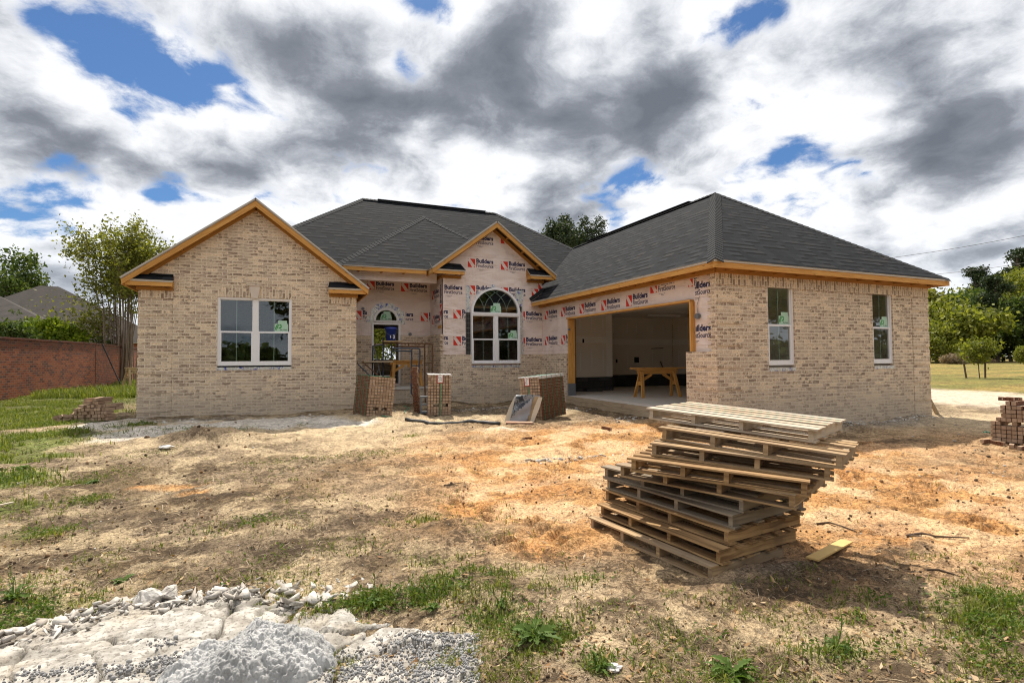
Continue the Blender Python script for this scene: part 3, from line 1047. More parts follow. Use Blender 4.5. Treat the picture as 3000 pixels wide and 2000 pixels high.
def make_ground():
    xs = axis_grid([(-400, -60, 40), (-60, -12, 4), (-12, -4, .25), (-4, -2.2, .07), (-2.2, 7.2, .035), (7.2, 12, .1), (12, 30, .5), (30, 60, 3), (60, 160, 10), (160, 600, 60)])
    ys = axis_grid([(-400, -20, 40), (-20, .5, 1.6), (.5, 1.4, .06), (1.4, 5.6, .03), (5.6, 9.5, .055), (9.5, 15, .09), (15, 30, .4), (30, 70, 3), (70, 150, 10), (150, 600, 60)])
    X, Y = np.meshgrid(xs, ys)
    x, y = X.ravel(), Y.ravel()
    z = ground_h(x, y)
    # keep the soil below floors of the house
    inside = ((x > 7.5) & (x < 13.5) & (y > 7.6) & (y < 24)) | ((x > -2.6) & (x < 12.3) & (y > 16) & (y < 24.5)) | ((x > -2.6) & (x < 1.55) & (y > 13.45) & (y < 24)) | ((x > 4.3) & (x < 8) & (y > 14.75) & (y < 24)) | ((x > 1.6) & (x < 4.3) & (y > 15.2) & (y < 24))
    z = np.where(inside, -.05, z)
    nx, ny = len(xs), len(ys)
    i = (np.arange(ny - 1)[:, None] * nx + np.arange(nx - 1)[None, :]).ravel()
    f = np.stack([i, i + 1, i + nx + 1, i + nx], 1)
    me = np_mesh('ground', np.stack([x, y, z], 1), f, ['soil'], smooth=True)
    set_colors(me, soil_colors(x, y))
    struct(link('ground', me))


make_ground()


# ================================================================== THE HOUSE
HOUSE = thing('brick_house', 'single-storey tan brick house under construction with charcoal shingle roofs and open garage', 'house', (4.5, 15, .3))


def part(mb, name, mats, parent=None, label=None, **kw):
    o = mb.build(name, mats, HOUSE if parent is None else parent, **kw)
    if label:
        o['label'] = label
    return o


def each(mb, name, mats, parent=None):
    return mb.build_each(name, mats, HOUSE if parent is None else parent)


X1 = V((1, 0, 0))
YN = V((0, -1, 0))


def grow_rect(x0, x1, z0, z1):
    return [(x0, z0), (x1, z0), (x1, z1), (x0, z1)]


# ---- text and printed wrap marks ----------------------------------
def text_mesh(s, width, bold=0., height=None):
    c = bpy.data.curves.new('txt', 'FONT')
    c.body = s
    c.size = 1
    c.offset = bold
    c.resolution_u = 2
    o = bpy.data.objects.new('txt', c)
    COL.objects.link(o)
    dg = bpy.context.evaluated_depsgraph_get()
    me = bpy.data.meshes.new_from_object(o.evaluated_get(dg))
    v = [(p.co.x, p.co.y) for p in me.vertices]
    f = [tuple(p.vertices) for p in me.polygons]
    bpy.data.objects.remove(o)
    bpy.data.meshes.remove(me)
    bpy.data.curves.remove(c)
    mx = max(p[0] for p in v)
    mn = min(p[0] for p in v)
    k = width / (mx - mn)
    hh = max(p[1] for p in v)
    ky = k if height is None else height / hh
    return [((p[0] - mn) * k, p[1] * ky) for p in v], f


def logo_polys():
    out = []
    v, f = text_mesh('Builders', .535, .042, .124)
    out += [([(v[i][0] + .262, v[i][1] + .142) for i in q], 0) for q in f]
    v, f = text_mesh('FirstSource', .535, .016, .104)
    out += [([(v[i][0] + .262, v[i][1] + .012) for i in q], 0) for q in f]
    out += [([(0, 0), (.135, 0), (0, .2)], 1), ([(.07, .25), (.225, .25), (.225, .045)], 1), ([(.165, 0), (.225, 0), (.225, .03), (.2, .022)], 1), ([(0, .215), (.03, .25), (0, .25)], 1)]
    out += [([(.29, -.052), (.33, -.052), (.33, -.04), (.29, -.04)], 2), ([(.34, -.052), (.42, -.052), (.42, -.04), (.34, -.04)], 2), ([(.435, -.052), (.49, -.052), (.49, -.04), (.435, -.04)], 2), ([(.35, -.078), (.45, -.078), (.45, -.066), (.35, -.066)], 2)]
    return out


LOGO = logo_polys()


def clip2d(poly, region):
    """clip polygon to convex region (counter-clockwise)"""
    out = poly
    for a, b in zip(region, region[1:] + region[:1]):
        ex, ey = b[0] - a[0], b[1] - a[1]
        sd = lambda p: ex * (p[1] - a[1]) - ey * (p[0] - a[0])
        res = []
        for p, q in zip(out, out[1:] + out[:1]):
            dp, dq = sd(p), sd(q)
            if dp >= 0:
                res.append(p)
            if dp * dq < 0:
                k = dp / (dp - dq)
                res.append((p[0] + (q[0] - p[0]) * k, p[1] + (q[1] - p[1]) * k))
        out = res
        if len(out) < 3:
            return []
    return out


def print_logos(name, O, U, spots, regions, parent, rot=False, d=.0025):
    """printing on a wrap sheet: spots are 2-d positions (u, z); regions are convex outlines in the same axes"""
    O, U = V(O), V(U)
    n = U.cross(Z).normalized()
    k = 0
    for sp in spots:
        mb = MB()
        (su, sv), rot = sp[:2], len(sp) > 2
        for poly, mi in LOGO:
            p = [((su - y, sv + x) if rot else (su + x, sv + y)) for x, y in poly]
            for rg in regions:
                q = clip2d(p, rg)
                if q:
                    mb.poly([O + U * a + Z * b + n * d for a, b in q], mi)
        if mb.f:
            part(mb, name, ['print_navy', 'print_red', 'print_grey'], parent)


# ---- windows -------------------------------------------------------
def lbox(mb, O, U, u0, u1, v0, v1, d0, d1, mat=0):
    O, U = V(O), V(U)
    n = U.cross(Z).normalized()
    c = O + U * (u0 + u1) / 2 + Z * (v0 + v1) / 2 + n * (d0 + d1) / 2
    mb.obox(c, (U, -n, Z), ((u1 - u0) / 2, abs(d1 - d0) / 2, (v1 - v0) / 2), mat, 0)


def rect_frame(mb, O, U, u0, u1, v0, v1, b, d0, d1, mat=0, bt=None, bb=None):
    bt, bb = bt or b, bb or b
    lbox(mb, O, U, u0, u0 + b, v0, v1, d0, d1, mat)
    lbox(mb, O, U, u1 - b, u1, v0, v1, d0, d1, mat)
    lbox(mb, O, U, u0 + b, u1 - b, v0, v0 + bb, d0, d1, mat)
    lbox(mb, O, U, u0 + b, u1 - b, v1 - bt, v1, d0, d1, mat)


def swoosh(mb, O, U, u, v, w, h, d):
    """green leaf emblem and lettering"""
    O, U = V(O), V(U)
    n = U.cross(Z).normalized()
    P = lambda a, b: O + U * (u + a * w) + Z * (v + b * h) + n * d
    arcs = [[(.05, .42), (.15, .70), (.32, .93), (.42, .97), (.30, .72), (.20, .45), (.16, .12), (.10, .22)],
            [(.20, .10), (.24, .45), (.35, .75), (.48, .96), (.58, .97), (.44, .70), (.36, .45), (.30, .30)]]
    for a in arcs:
        mb.poly([P(x * 1.0, y) for x, y in a], 1)
    mb.poly([P(x, y) for x, y in [(.62, .97), (.78, .90), (.86, .70), (.72, .70), (.66, .80), (.56, .82)]], 1)
    mb.poly([P(x, y) for x, y in [(.86, .66), (.80, .45), (.62, .38), (.44, .38), (.50, .52), (.64, .54), (.70, .64)]], 1)


PLY = None


def sticker(parent, O, U, u, v, w, h, d, tabw=.68, tabh=.42, txt=True):
    global PLY
    if PLY is None:
        PLY = text_mesh('Ply Gem', 1., .012)
    O, U = V(O), V(U)
    n = U.cross(Z).normalized()
    mb = MB()
    P = lambda a, b, e=0: O + U * (u + a) + Z * (v + b) + n * (d + e)
    mb.poly([P(0, 0), P(w, 0), P(w, h), P(0, h)], 0)
    t0 = (w - w * tabw) * .75
    mb.poly([P(t0, h), P(t0 + w * tabw, h), P(t0 + w * tabw, h * (1 + tabh)), P(t0, h * (1 + tabh))], 0)
    swoosh(mb, O, U, u, v, w * .62, h, d + .001)
    pv, pf = PLY
    k = w * .52
    for q in pf:
        mb.poly([P(w * .42 + pv[i][0] * k, h * .13 + pv[i][1] * k, .001) for i in q], 2)
    mb.build('window_sticker', ['sticker_green', 'sticker_leaf', 'ink'], parent)


def pane(parent, O, U, u0, u1, v0, v1, d):
    O, U = V(O), V(U)
    n = U.cross(Z).normalized()
    mb = MB()
    P = lambda a, b: O + U * a + Z * b + n * d
    mb.poly([P(u0, v0), P(u1, v0), P(u1, v1), P(u0, v1)])
    return mb.build('pane', 'window_glass', parent)


def sash_unit(frame, O, U, u0, u1, v0, v1, stick=False, back=True):
    """double hung unit inside the opening u0..u1"""
    vm = (v0 + v1) / 2 - .01
    up = MB()
    rect_frame(up, O, U, u0, u1, vm - .02, v1, .018, -.005, .025, 0, bb=.04)
    up.build('upper_sash', 'vinyl_white', frame)
    lo = MB()
    rect_frame(lo, O, U, u0, u1, v0, vm + .012, .036, -.002, .045, 0, bb=.055, bt=.032)
    lo.build('lower_sash', 'vinyl_white', frame)
    pane(frame, O, U, u0 + .018, u1 - .018, vm + .02, v1 - .018, .010)
    pane(frame, O, U, u0 + .036, u1 - .036, v0 + .055, vm - .02, .022)
    um = (u0 + u1) / 2
    mb = MB()
    lbox(mb, O, U, um - .008, um + .008, vm + .02, v1 - .018, .003, .007)
    lbox(mb, O, U, um - .008, um + .008, v0 + .055, vm - .02, .012, .018)
    mb.build_each('muntin', 'muntin', frame)
    if stick:
        w = (u1 - um) * .86
        sticker(frame, O, U, um + .012, vm + .022, w, w * .62, .0125, .68, .42)


def window(label, O, U, w, h, units, parent=None, stick=(), depth=.09):
    """O = lower left corner on the frame's back plane"""
    mb = MB()
    b = .042
    rect_frame(mb, O, U, 0, w, 0, h, b, -.03, .055)
    mul = .10
    uw = (w - 2 * b - mul * (units - 1)) / units
    for i in range(1, units):
        a = b + uw * i + mul * (i - 1)
        lbox(mb, O, U, a, a + mul, b, h - b, -.02, .048)
    fr = part(mb, 'window', 'vinyl_white', parent)
    fr['label'] = label
    for i in range(units):
        a = b + (uw + mul) * i
        sash_unit(fr, O, U, a, a + uw, b, h - b, i in stick)
    return fr


def flash_strip(mb, O, U, pts, d=.004):
    O, U = V(O), V(U)
    n = U.cross(Z).normalized()
    mb.poly([O + U * a + Z * b + n * d for a, b in pts])


# ---- dims
GX0, GX1, GY = 7.27, 13.65, 7.375
LX0, LX1, LY = -2.76, 1.66, 13.30
BX0, BY = 4.10, 14.49
ZF = 3.037
EY = 15.90


def zl(x):   # top of left gable roof
    return 5.124 - .768 * abs(x + .548)


def zb(x):   # top of bay gable roof
    return 5.505 - .757 * abs(x - 5.734)


def quoin(mb, x, y, z0, z1, sx, sy, horiz=True):
    """alternating raised corner blocks; sx: direction of the wall run along X from the corner (or 0), sy along Y"""
    c = .0677
    z = z0
    while z < z1 - c * 2:
        zt = min(z + 5 * c, z1)
        if sx:
            mb.box(min(x - sx * .003, x + sx * .61), max(x - sx * .003, x + sx * .61), y - .012, y + .05, z, zt)
        if sy:
            mb.box(x - .012, x - .001, min(y + .0015, y + sy * .61), max(y + .0015, y + sy * .61), z, zt)
        z += 6 * c


def walls():
    # left gable front
    mb = MB()
    win = (-1.299, .216, 1.388, 2.913)
    out = [(LX0, -.3), (LX1, -.3), (LX1, zl(LX1) - .13), (-.548, zl(-.548) - .13), (LX0, zl(LX0) - .13)]
    mb.plate(out, [grow_rect(win[0], win[1], win[2] - .04, win[3])], (0, LY, 0), X1, Z, .11)
    mb.box(LX1 - .11, LX1, LY + .112, 14.89, -.3, 3.2)
    mb.box(LX1 - .11, LX1, 14.892, EY + .2, -.3, 4.0)
    mb.box(LX0, LX0 + .11, LY + .112, EY + .2, -.3, 3.2)
    quoin(mb, LX0, LY, .02, ZF - .25, 1, 0)
    quoin(mb, LX1, LY, .02, ZF - .25, -1, 0)
    w = part(mb, 'brick_wall', 'house_brick', label='tan brick gable wall with one wide twin window')
    sm = MB()
    sm.box(win[0] - .0, win[1], LY - .004, LY + .04, win[3] + .001, win[3] + .205)
    sm.box(LX0 - .004, LX0 + .64, LY - .016, LY + .03, ZF - .20, ZF)
    sm.box(LX1 - .64, LX1 + .004, LY - .016, LY + .03, ZF - .20, ZF)
    sm.build_each('soldier_course', 'house_brick_soldier', w)
    k = MB()
    cx = (win[0] + win[1]) / 2 - .02
    P = lambda x, z, y: V((x, y, z))
    z0, z1, y0 = win[3] - .012, win[3] + .27, LY - .045
    f = [(cx - .065, z0), (cx + .065, z0), (cx + .115, z1), (cx - .115, z1)]
    k.poly([P(a, b, y0) for a, b in f])
    for a, b in zip(f, f[1:] + f[:1]):
        k.poly([P(*b, y0), P(*a, y0), P(*a, LY + .02), P(*b, LY + .02)])
    k.box(cx - .125, cx + .125, y0 - .02, LY, z1, z1 + .02)
    k.build('keystone', 'keystone', w)
    t = MB()
    flash_strip(t, (win[0], LY, 0), X1, [(0, win[2] - .10), (win[1] - win[0], win[2] - .10), (win[1] - win[0], win[2] - .035), (0, win[2] - .035)], .006)
    t.build_each('sill_flashing', 'flash_tape', w)
    window('white twin double-hung window in the left brick gable', (win[0], LY + .075, win[2]), X1, win[1] - win[0], win[3] - win[2], 2, None, (1,))

    # garage front
    mb = MB()
    g1, g2 = (8.562, 9.285, 1.335, 2.905), (11.675, 12.36, 1.335, 2.905)
    mb.plate(grow_rect(GX0, GX1, -.3, ZF + .1), [grow_rect(*g) for g in ((g1[0], g1[1], g1[2] - .05, g1[3]), (g2[0], g2[1], g2[2] - .05, g2[3]))], (0, GY, 0), X1, Z, .11)
    mb.box(GX1 - .11, GX1, GY + .112, 24, -.3, 3.13)
    quoin(mb, GX0, GY, .08, ZF - .25, 1, 0)
    quoin(mb, GX1, GY, .08, ZF - .25, -1, 0)
    # garage side : low wall right of the door, column at the corner
    U = V((0, -1, 0))
    mb.plate([(-8.19, -.3), (-GY - .112, -.3), (-GY - .112, 1.602), (-8.19, 1.602)], [], (GX0, 0, 0), U, Z, .10)
    c = .0677
    z, k = 1.602, 0
    while z < ZF:
        yy = 7.60 if k % 2 else 7.52
        mb.box(GX0, GX0 + .09, GY + .112, yy, z, min(z + c - .006, ZF))
        z += c
        k += 1
    mb.box(GX0 + .004, GX0 + .09, GY + .112, 7.515, 1.602, ZF)
    quoin(mb, GX0, GY - .012, .08, 1.6, 0, 1)
    w = part(mb, 'brick_wall', 'house_brick', label='tan brick garage walls with two narrow windows')
    sm = MB()
    sm.box(GX0 - .004, GX1 + .004, GY - .016, GY + .03, ZF - .205, ZF)
    sm.build_each('soldier_course', 'house_brick_soldier', w)
    t = MB()
    for g in (g1, g2):
        flash_strip(t, (g[0], GY, 0), X1, [(0, g[2] - .115), (g[1] - g[0], g[2] - .115), (g[1] - g[0], g[2] - .05), (0, g[2] - .05)], .005)
    t.build_each('sill_flashing', 'flash_tape', w)
    for g, nm in ((g1, 'narrow white window nearer the garage corner'), (g2, 'narrow white window nearer the far end of the garage')):
        window(nm, (g[0], GY + .085, g[2]), X1, g[1] - g[0], g[3] - g[2], 1, None, (0,))

    # garage side, left of the door, and the low brick of the bay, return and porch
    mb = MB()
    mb.plate([(-14.49, -.3), (-12.955, -.3), (-12.955, 1.627), (-14.49, 1.627)], [], (GX0, 0, 0), U, Z, .10)
    ax0, ax1, az0 = 5.023, 6.564, 1.358
    mb.plate([(BX0, -.3), (GX0 + .1, -.3), (GX0 + .1, 1.627), (ax1, 1.627), (ax1, az0 - .05), (ax0, az0 - .05), (ax0, 1.627), (BX0, 1.627)], [], (0, BY, 0), X1, Z, .10)
    # return wall with racked (toothed) edge
    z, k = -.3, 0
    mb.plate([(-EY, -.3), (-BY - .101, -.3), (-BY - .101, 1.6), (-EY, 1.6)], [], (BX0, 0, 0), U, Z, .09)
    z = 1.6
    while z < 2.2:
        y0 = BY + .02 + (.06 if k % 2 else 0)
        mb.box(BX0 + .001, BX0 + .09, y0, EY, z, z + c - (.006 if k % 2 else .003))
        z += c
        k += 1
    quoin(mb, BX0, BY, .02, 1.6, 1, 0)
    # porch
    mb.plate([(LX1, -.2), (2.42, -.2), (2.42, 2.2), (LX1, 2.2)], [], (0, EY, 0), X1, Z, .09)
    mb.plate([(3.29, -.2), (BX0 + .01, -.2), (BX0 + .01, 2.2), (3.29, 2.2)], [], (0, EY, 0), X1, Z, .09)
    mb.plate([(LX1, -.2), (BX0, -.2), (BX0, .655), (LX1, .655)], [], (0, 15.0, 0), X1, Z, .2)
    w = part(mb, 'brick_wall', 'house_brick', label='unfinished tan brick stopping at window-sill height below the wrap')
    t = MB()
    flash_strip(t, (ax0, BY, 0), X1, [(0, az0 - .115), (ax1 - ax0, az0 - .115), (ax1 - ax0, az0 - .05), (0, az0 - .05)], .005)
    t.build_each('sill_flashing', 'flash_tape', w)
    sl = MB()
    sl.box(LX1, BX0 - .002, 14.97, EY - .002, .657, .72)
    part(sl, 'porch_slab', 'slab_concrete')
    # hidden main walls, floor
    mb = MB()
    hole = onY(1112, 1000, 24.6)
    mb.plate(grow_rect(-1.6, 12.44, .0, 4.0), [grow_rect(hole.x - .75, hole.x + .75, 1.5, 2.9)], (0, 24.6, 0), X1, Z, .1)
    mb.box(-1.7, -1.6, 15.95, 24.6, 0, 4.0)
    mb.box(12.44, 12.54, 16.1, 24.6, 0, 4.0)
    part(mb, 'brick_wall', 'house_brick', label='back and side walls of the main block')
    fl = MB()
    fl.box(-1.55, 12.4, 16.1, 24.55, .70, .785)
    fl.box(-2.6, 1.5, 13.45, 16.09, .70, .785)
    fl.box(4.35, 7.3, 14.75, 16.09, .70, .785)
    part(fl, 'floor_slab', 'interior_dark')


def arch_pts(cx, z, rx, rz, n=24, a0=0., a1=math.pi):
    return [(cx + rx * math.cos(a0 + (a1 - a0) * i / n), z + rz * math.sin(a0 + (a1 - a0) * i / n)) for i in range(n + 1)]


def ring(mb, O, U, outer, inner, d0, d1, mat=0):
    """band between two point lists (open arc)"""
    O, U = V(O), V(U)
    n = U.cross(Z).normalized()
    P = lambda p, d: O + U * p[0] + Z * p[1] + n * d
    for (a, b), (c, e) in zip(zip(outer, outer[1:]), zip(inner, inner[1:])):
        mb.poly([P(a, d1), P(b, d1), P(e, d1), P(c, d1)], mat)
        mb.poly([P(a, d0), P(b, d0), P(b, d1), P(a, d1)], mat)
        mb.poly([P(c, d1), P(e, d1), P(e, d0), P(c, d0)], mat)


def arc_line(p0, c, r, a0, a1, n=10):
    return [(c[0] + r * math.cos(a0 + (a1 - a0) * i / n), c[1] + r * math.sin(a0 + (a1 - a0) * i / n)) for i in range(n + 1)]


def fat(mb, O, U, pts, w, d0, d1, mat=0):
    for a, b in zip(pts, pts[1:]):
        O_, U_ = V(O), V(U)
        n = U_.cross(Z).normalized()
        P = lambda p: O_ + U_ * p[0] + Z * p[1] + n * (d0 + d1) / 2
        mb.board(P(a), P(b), abs(d1 - d0), w, n.cross(P(b) - P(a)), mat)


def wraps():
    # ---- bay
    WY = BY + .10
    ax0, ax1, azm, r = 5.023, 6.564, 2.797, .7705
    cx = (ax0 + ax1) / 2
    hole = [(ax0, 1.36), (ax1, 1.36)] + arch_pts(cx, azm, r, r, 28)
    mb = MB()
    mb.plate([(BX0 + .1, 1.30), (7.37, 1.30), (7.37, zb(7.37) - .12), (5.734, zb(5.734) - .12), (BX0 + .1, zb(BX0 + .1) - .12)], [hole], (0, WY, 0), X1, Z, .10)
    w = part(mb, 'house_wrap', 'house_wrap', label='pink-white house wrap on the gabled bay')
    px = lambda a, b: (1250 + a / 3.4844, 640 + b / 3.4844)

    def uz(a, b, Y=WY, f=px):
        p = onY(*f(a, b), Y)
        return (p.x, p.z)
    spots = [uz(420, 495), uz(757, 522), uz(420, 770), uz(760, 788), uz(90, 765), uz(420, 255), uz(757, 255), uz(273, 1020), uz(-64, 1012), uz(273, 1293), uz(-64, 1285), uz(935, 1033), uz(935, 1300), uz(1072, 800), uz(1140, 720)]
    al = [(BX0 + .1, 1.63), (7.37, 1.63), (7.37, zb(7.37) - .2), (5.734, zb(5.734) - .2), (BX0 + .1, zb(BX0 + .1) - .2)]
    tp = uz(445, 690)[0]
    L = onY(*px(400, 1000), WY).x
    Rr = onY(*px(975, 1000), WY).x
    sp_up, sp_l, sp_r = [spots[i] for i in (0, 1, 5, 6)], [spots[i] for i in (4, 7, 8, 9, 10)], [spots[i] for i in (11, 12, 13, 14)]
    zz = azm + r + .03
    upreg = [(BX0 + .1, zz), (7.37, zz), (7.37, zb(7.37) - .2), (5.734, zb(5.734) - .2), (BX0 + .1, zb(BX0 + .1) - .2)]
    print_logos('wrap_print', (0, WY, 0), X1, sp_up, [upreg], w)
    print_logos('wrap_print', (0, WY, 0), X1, [spots[2]], [[(tp, azm + .35), (5.35, azm + .5), (5.85, zz - .02), (5.85, zz + .3), (tp, zz + .3)]], w)
    print_logos('wrap_print', (0, WY, 0), X1, [spots[3]], [[(6.2, zz + .3), (5.9, zz), (6.55, azm + .35), (7.37, azm), (7.37, zz + .3)]], w)
    print_logos('wrap_print', (0, WY, 0), X1, sp_l, [[(BX0 + .12, 1.63), (L - .01, 1.63), (L - .01, 3.8), (BX0 + .12, 3.8)]], w)
    print_logos('wrap_print', (0, WY, 0), X1, sp_r, [[(Rr, 1.63), (7.37, 1.63), (7.37, 3.9), (Rr, 3.9)]], w)
    # strips of flashing tape round the arched window
    t = MB()
    flash_strip(t, (0, WY, 0), X1, [(L - .0, 2.85), (L + .13, 2.85), (L + .14, 3.63), (L + .0, 3.62)], .004)
    flash_strip(t, (0, WY, 0), X1, [(ax1 + .03, 1.63), (ax1 + .15, 1.63), (ax1 + .15, 3.55), (ax1 + .03, 3.55)], .004)
    flash_strip(t, (0, WY, 0), X1, [(ax1 - .10, 3.28), (ax1 + .03, 3.1), (ax1 + .03, 3.55), (ax1 - .10, 3.55)], .005)
    flash_strip(t, (0, WY, 0), X1, [(5.68, zz - .08), (5.80, zz - .08), (5.80, zz + .09), (5.68, zz + .09)], .005)
    flash_strip(t, (0, WY, 0), X1, [(5.16, 3.3), (5.30, 3.28), (5.42, 3.5), (5.26, 3.46)], .005)
    t.build_each('flashing_tape', 'flash_tape', w)
    g = MB()
    flash_strip(g, (0, WY, 0), X1, [(L - .01, 1.63), (ax0 + .02, 1.63), (ax0 + .02, 2.845), (L - .01, 2.845)], .007)
    g.build('mortar_mesh', 'mesh_black', w)
    g = MB()
    flash_strip(g, (0, WY, 0), X1, [(ax1 - .05, 3.0), (ax1 + .09, 2.88), (ax1 + .10, 3.06), (ax1 - .03, 3.09)], .012)
    g.build('mesh_scrap', 'mesh_black', w)
    # arched window
    O = (ax0, WY - .05, 1.358)
    mb = MB()
    W, H = ax1 - ax0, azm - 1.358
    OY = WY - .03
    O = V((ax0, OY, 1.358))
    rect_frame(mb, O, X1, 0, W, 0, H, .042, -.05, .075)
    lbox(mb, O, X1, W / 2 - .06, W / 2 + .06, .042, H - .042, -.04, .068)
    lbox(mb, O, X1, 0, W, H + .001, H + .055, -.05, .085)
    Oa = V((cx, OY, azm))
    ring(mb, Oa, X1, arch_pts(0, .05, r, r - .03, 30), arch_pts(0, .05, r - .06, r - .09, 30), -.05, .08)
    fr = part(mb, 'window', 'vinyl_white', None)
    fr['label'] = 'arched white window in the wrapped bay'
    uw = (W - .12 - .084) / 2
    sash_unit(fr, O, X1, .042, .042 + uw, .042, H - .042)
    sash_unit(fr, O, X1, W - .042 - uw, W - .042, .042, H - .042, True)
    ri = r - .055
    gl = MB()
    n = YN
    pts = arch_pts(0, .052, ri, ri - .03, 30)
    gl.poly([Oa + X1 * a + Z * b + n * .012 for a, b in pts])
    gl.build('pane', 'window_glass', fr)
    mt = MB()
    for x0 in (-.5, 0., .5):
        for sg in (1, -1):
            c0 = x0 * ri + sg * ri
            # arc of radius ri round (c0, 0) starting at x0, up to the outer circle
            a_end = math.acos(max(-1, min(1, (c0 / 2 - c0) / ri)))
            a_st = math.pi if sg > 0 else 0.
            arc = arc_line(None, (c0, 0), ri, a_st, a_end, 9)
            fat(mt, Oa + Z * .06, X1, [(a, b * (ri - .03) / ri + .0) for a, b in arc], .017, .004, .009)
    for x0 in (-.5, .5):
        pass
    mt.build('muntin', 'muntin', fr)
    sticker(fr, Oa, X1, -.155, .058, .33, .20, .016, .66, .42)

    # ---- return wall of the bay (faces the porch)
    U = V((0, -1, 0))
    RX = BX0 + .1
    mb = MB()
    mb.plate([(-EY - .08, .7), (-WY - .002, .7), (-WY - .002, 4.0), (-EY - .08, 4.0)], [], (RX, 0, 0), U, Z, .1)
    w = part(mb, 'house_wrap', 'house_wrap', label='wrapped side of the bay beside the porch')
    q = lambda x, y: (1000 + x / 2.24, 600 + y / 2.24)

    def yz(x, y):
        p = onX(*q(x, y), RX)
        return (-p.y, p.z)
    reg = [[(-EY, 2.2), (-WY, 2.2), (-WY, 3.68), (-EY, 3.68)]]
    a, b = yz(580, 580), yz(575, 752)
    sp = [(-15.75, 3.3), (-15.72, 2.55), (-15.0, 2.62)]
    print_logos('wrap_print', (RX, 0, 0), U, sp, reg, w)
    print_logos('wrap_print', (RX, 0, 0), U, [(-14.62, 2.85, 1)], [[(-15.0, 2.85), (-WY - .01, 2.85), (-WY - .01, 3.66), (-15.0, 3.66)]], w)
    sc = MB()
    sc.board((RX - .012, 14.72, 2.43), (RX - .012, 15.05, 2.43), .02, .08)
    sc.build('wood_block', 'lumber', w)

    # ---- entry wall
    EW = EY + .08
    dx0, dx1, dz1 = 2.43, 3.28, 2.595
    tc, tr_, tz = 2.855, .355, 2.66
    mb = MB()
    th = [(tc - tr_, tz - .045), (tc + tr_, tz - .045)] + arch_pts(tc, tz, tr_, tr_ * 1.02, 20)
    mb.plate(grow_rect(LX1, RX, .7, 4.1), [grow_rect(dx0, dx1, .785, dz1), th], (0, EW, 0), X1, Z, .12)
    w = part(mb, 'house_wrap', 'house_wrap', label='wrapped entry wall deep in the porch')
    reg0 = [[(LX1, 2.2), (dx0 - .13, 2.2), (dx0 - .13, 4.0), (LX1, 4.0)], [(dx1 + .16, 2.2), (RX, 2.2), (RX, 3.3), (dx1 + .16, 3.3)], [(LX1, 3.22), (RX, 3.22), (RX, 4.0), (LX1, 4.0)]]
    uzz = lambda x, y: (onY(*q(x, y), EW).x, onY(*q(x, y), EW).z)
    rows = []
    for (x, y) in ((168, 555), (392, 568), (80, 750), (298, 758), (521, 762)):
        rows.append(uzz(x, y))
    print_logos('wrap_print', (0, EW, 0), X1, rows[:2], [reg0[2]], w)
    print_logos('wrap_print', (0, EW, 0), X1, rows[2:], reg0[:2], w)
    t = MB()
    O = V((0, EW, 0))
    for k in range(26):
        a = math.pi * (k + .5) / 26 + random.uniform(-.05, .05)
        r0, r1 = tr_ + .0, tr_ + .10 + random.uniform(0, .07)
        wd = .06 + random.uniform(0, .03)
        c0 = V((tc + math.cos(a) * (r0 + r1) / 2, EW - .006 - k * .0006, tz + .02 + math.sin(a) * (r0 + r1) / 2))
        ang = a + random.uniform(-.3, .3)
        e = V((math.cos(ang), 0, math.sin(ang)))
        f = V((-math.sin(ang), 0, math.cos(ang)))
        L_ = (r1 - r0) / 2
        t.poly([c0 - e * L_ - f * wd, c0 + e * L_ - f * wd, c0 + e * L_ + f * wd, c0 - e * L_ + f * wd])
    flash_strip(t, O, X1, [(dx0 - .05, dz1 - .02), (dx1 + .1, dz1 - .02), (dx1 + .08, dz1 + .06), (dx0 - .06, dz1 + .07)], .004)
    flash_strip(t, O, X1, [(dx0 - .13, tz + .12), (dx0 - .02, tz + .12), (dx0 + .0, dz1 - .03), (dx0 - .14, dz1 + .0)], .006)
    flash_strip(t, O, X1, [(dx1 - .0, tz + .3), (dx1 + .11, tz + .3), (dx1 + .14, dz1 - .05), (dx1 + .02, dz1 - .05)], .006)
    t.build('flashing_tape', 'flash_tape', w)
    # transom
    mb = MB()
    Ot = V((tc, EW - .005, tz))
    ring(mb, Ot, X1, arch_pts(0, 0, tr_ + .015, tr_ + .02, 20), arch_pts(0, 0, tr_ - .05, tr_ - .05, 20), -.05, .05)
    lbox(mb, Ot, X1, -tr_, tr_, -.045, -.002, -.05, .045)
    fr = part(mb, 'window', 'vinyl_white', None)
    fr['label'] = 'half-round transom window above the front door'
    gl = MB()
    gl.poly([Ot + X1 * a + Z * b + YN * .005 for a, b in arch_pts(0, 0, tr_ - .05, tr_ - .05, 20)])
    gl.build('pane', 'window_glass', fr)
    mt = MB()
    for sg in (1, -1):
        fat(mt, Ot, X1, [(sg * (-.31 * .55) + sg * .30 * (1 - math.cos(a)), .30 * math.sin(a)) for a in [i * .13 for i in range(9)]], .012, .002, .006)
    mt.build('muntin', 'muntin', fr)
    sticker(fr, Ot, X1, -.15, .012, .30, .17, .009, .66, .5)
    # door frame
    mb = MB()
    lbox(mb, (0, EW, 0), X1, dx0, dx0 + .06, .785, dz1, -.1, .03)
    lbox(mb, (0, EW, 0), X1, dx1 - .06, dx1, .785, dz1, -.1, .03)
    lbox(mb, (0, EW, 0), X1, dx0 + .06, dx1 - .06, dz1 - .06, dz1, -.1, .03)
    part(mb, 'door_frame', 'vinyl_white')
    # light box and outlet on the wall
    for (x, y, r_) in ((1063, 904, .045), (1201, 979, .05)):
        p = onY(x, y, EW)
        mb = MB()
        mb.tube([p + YN * .0, p + YN * .05], r_, 8)
        part(mb, 'electrical_box', 'steel_grey')
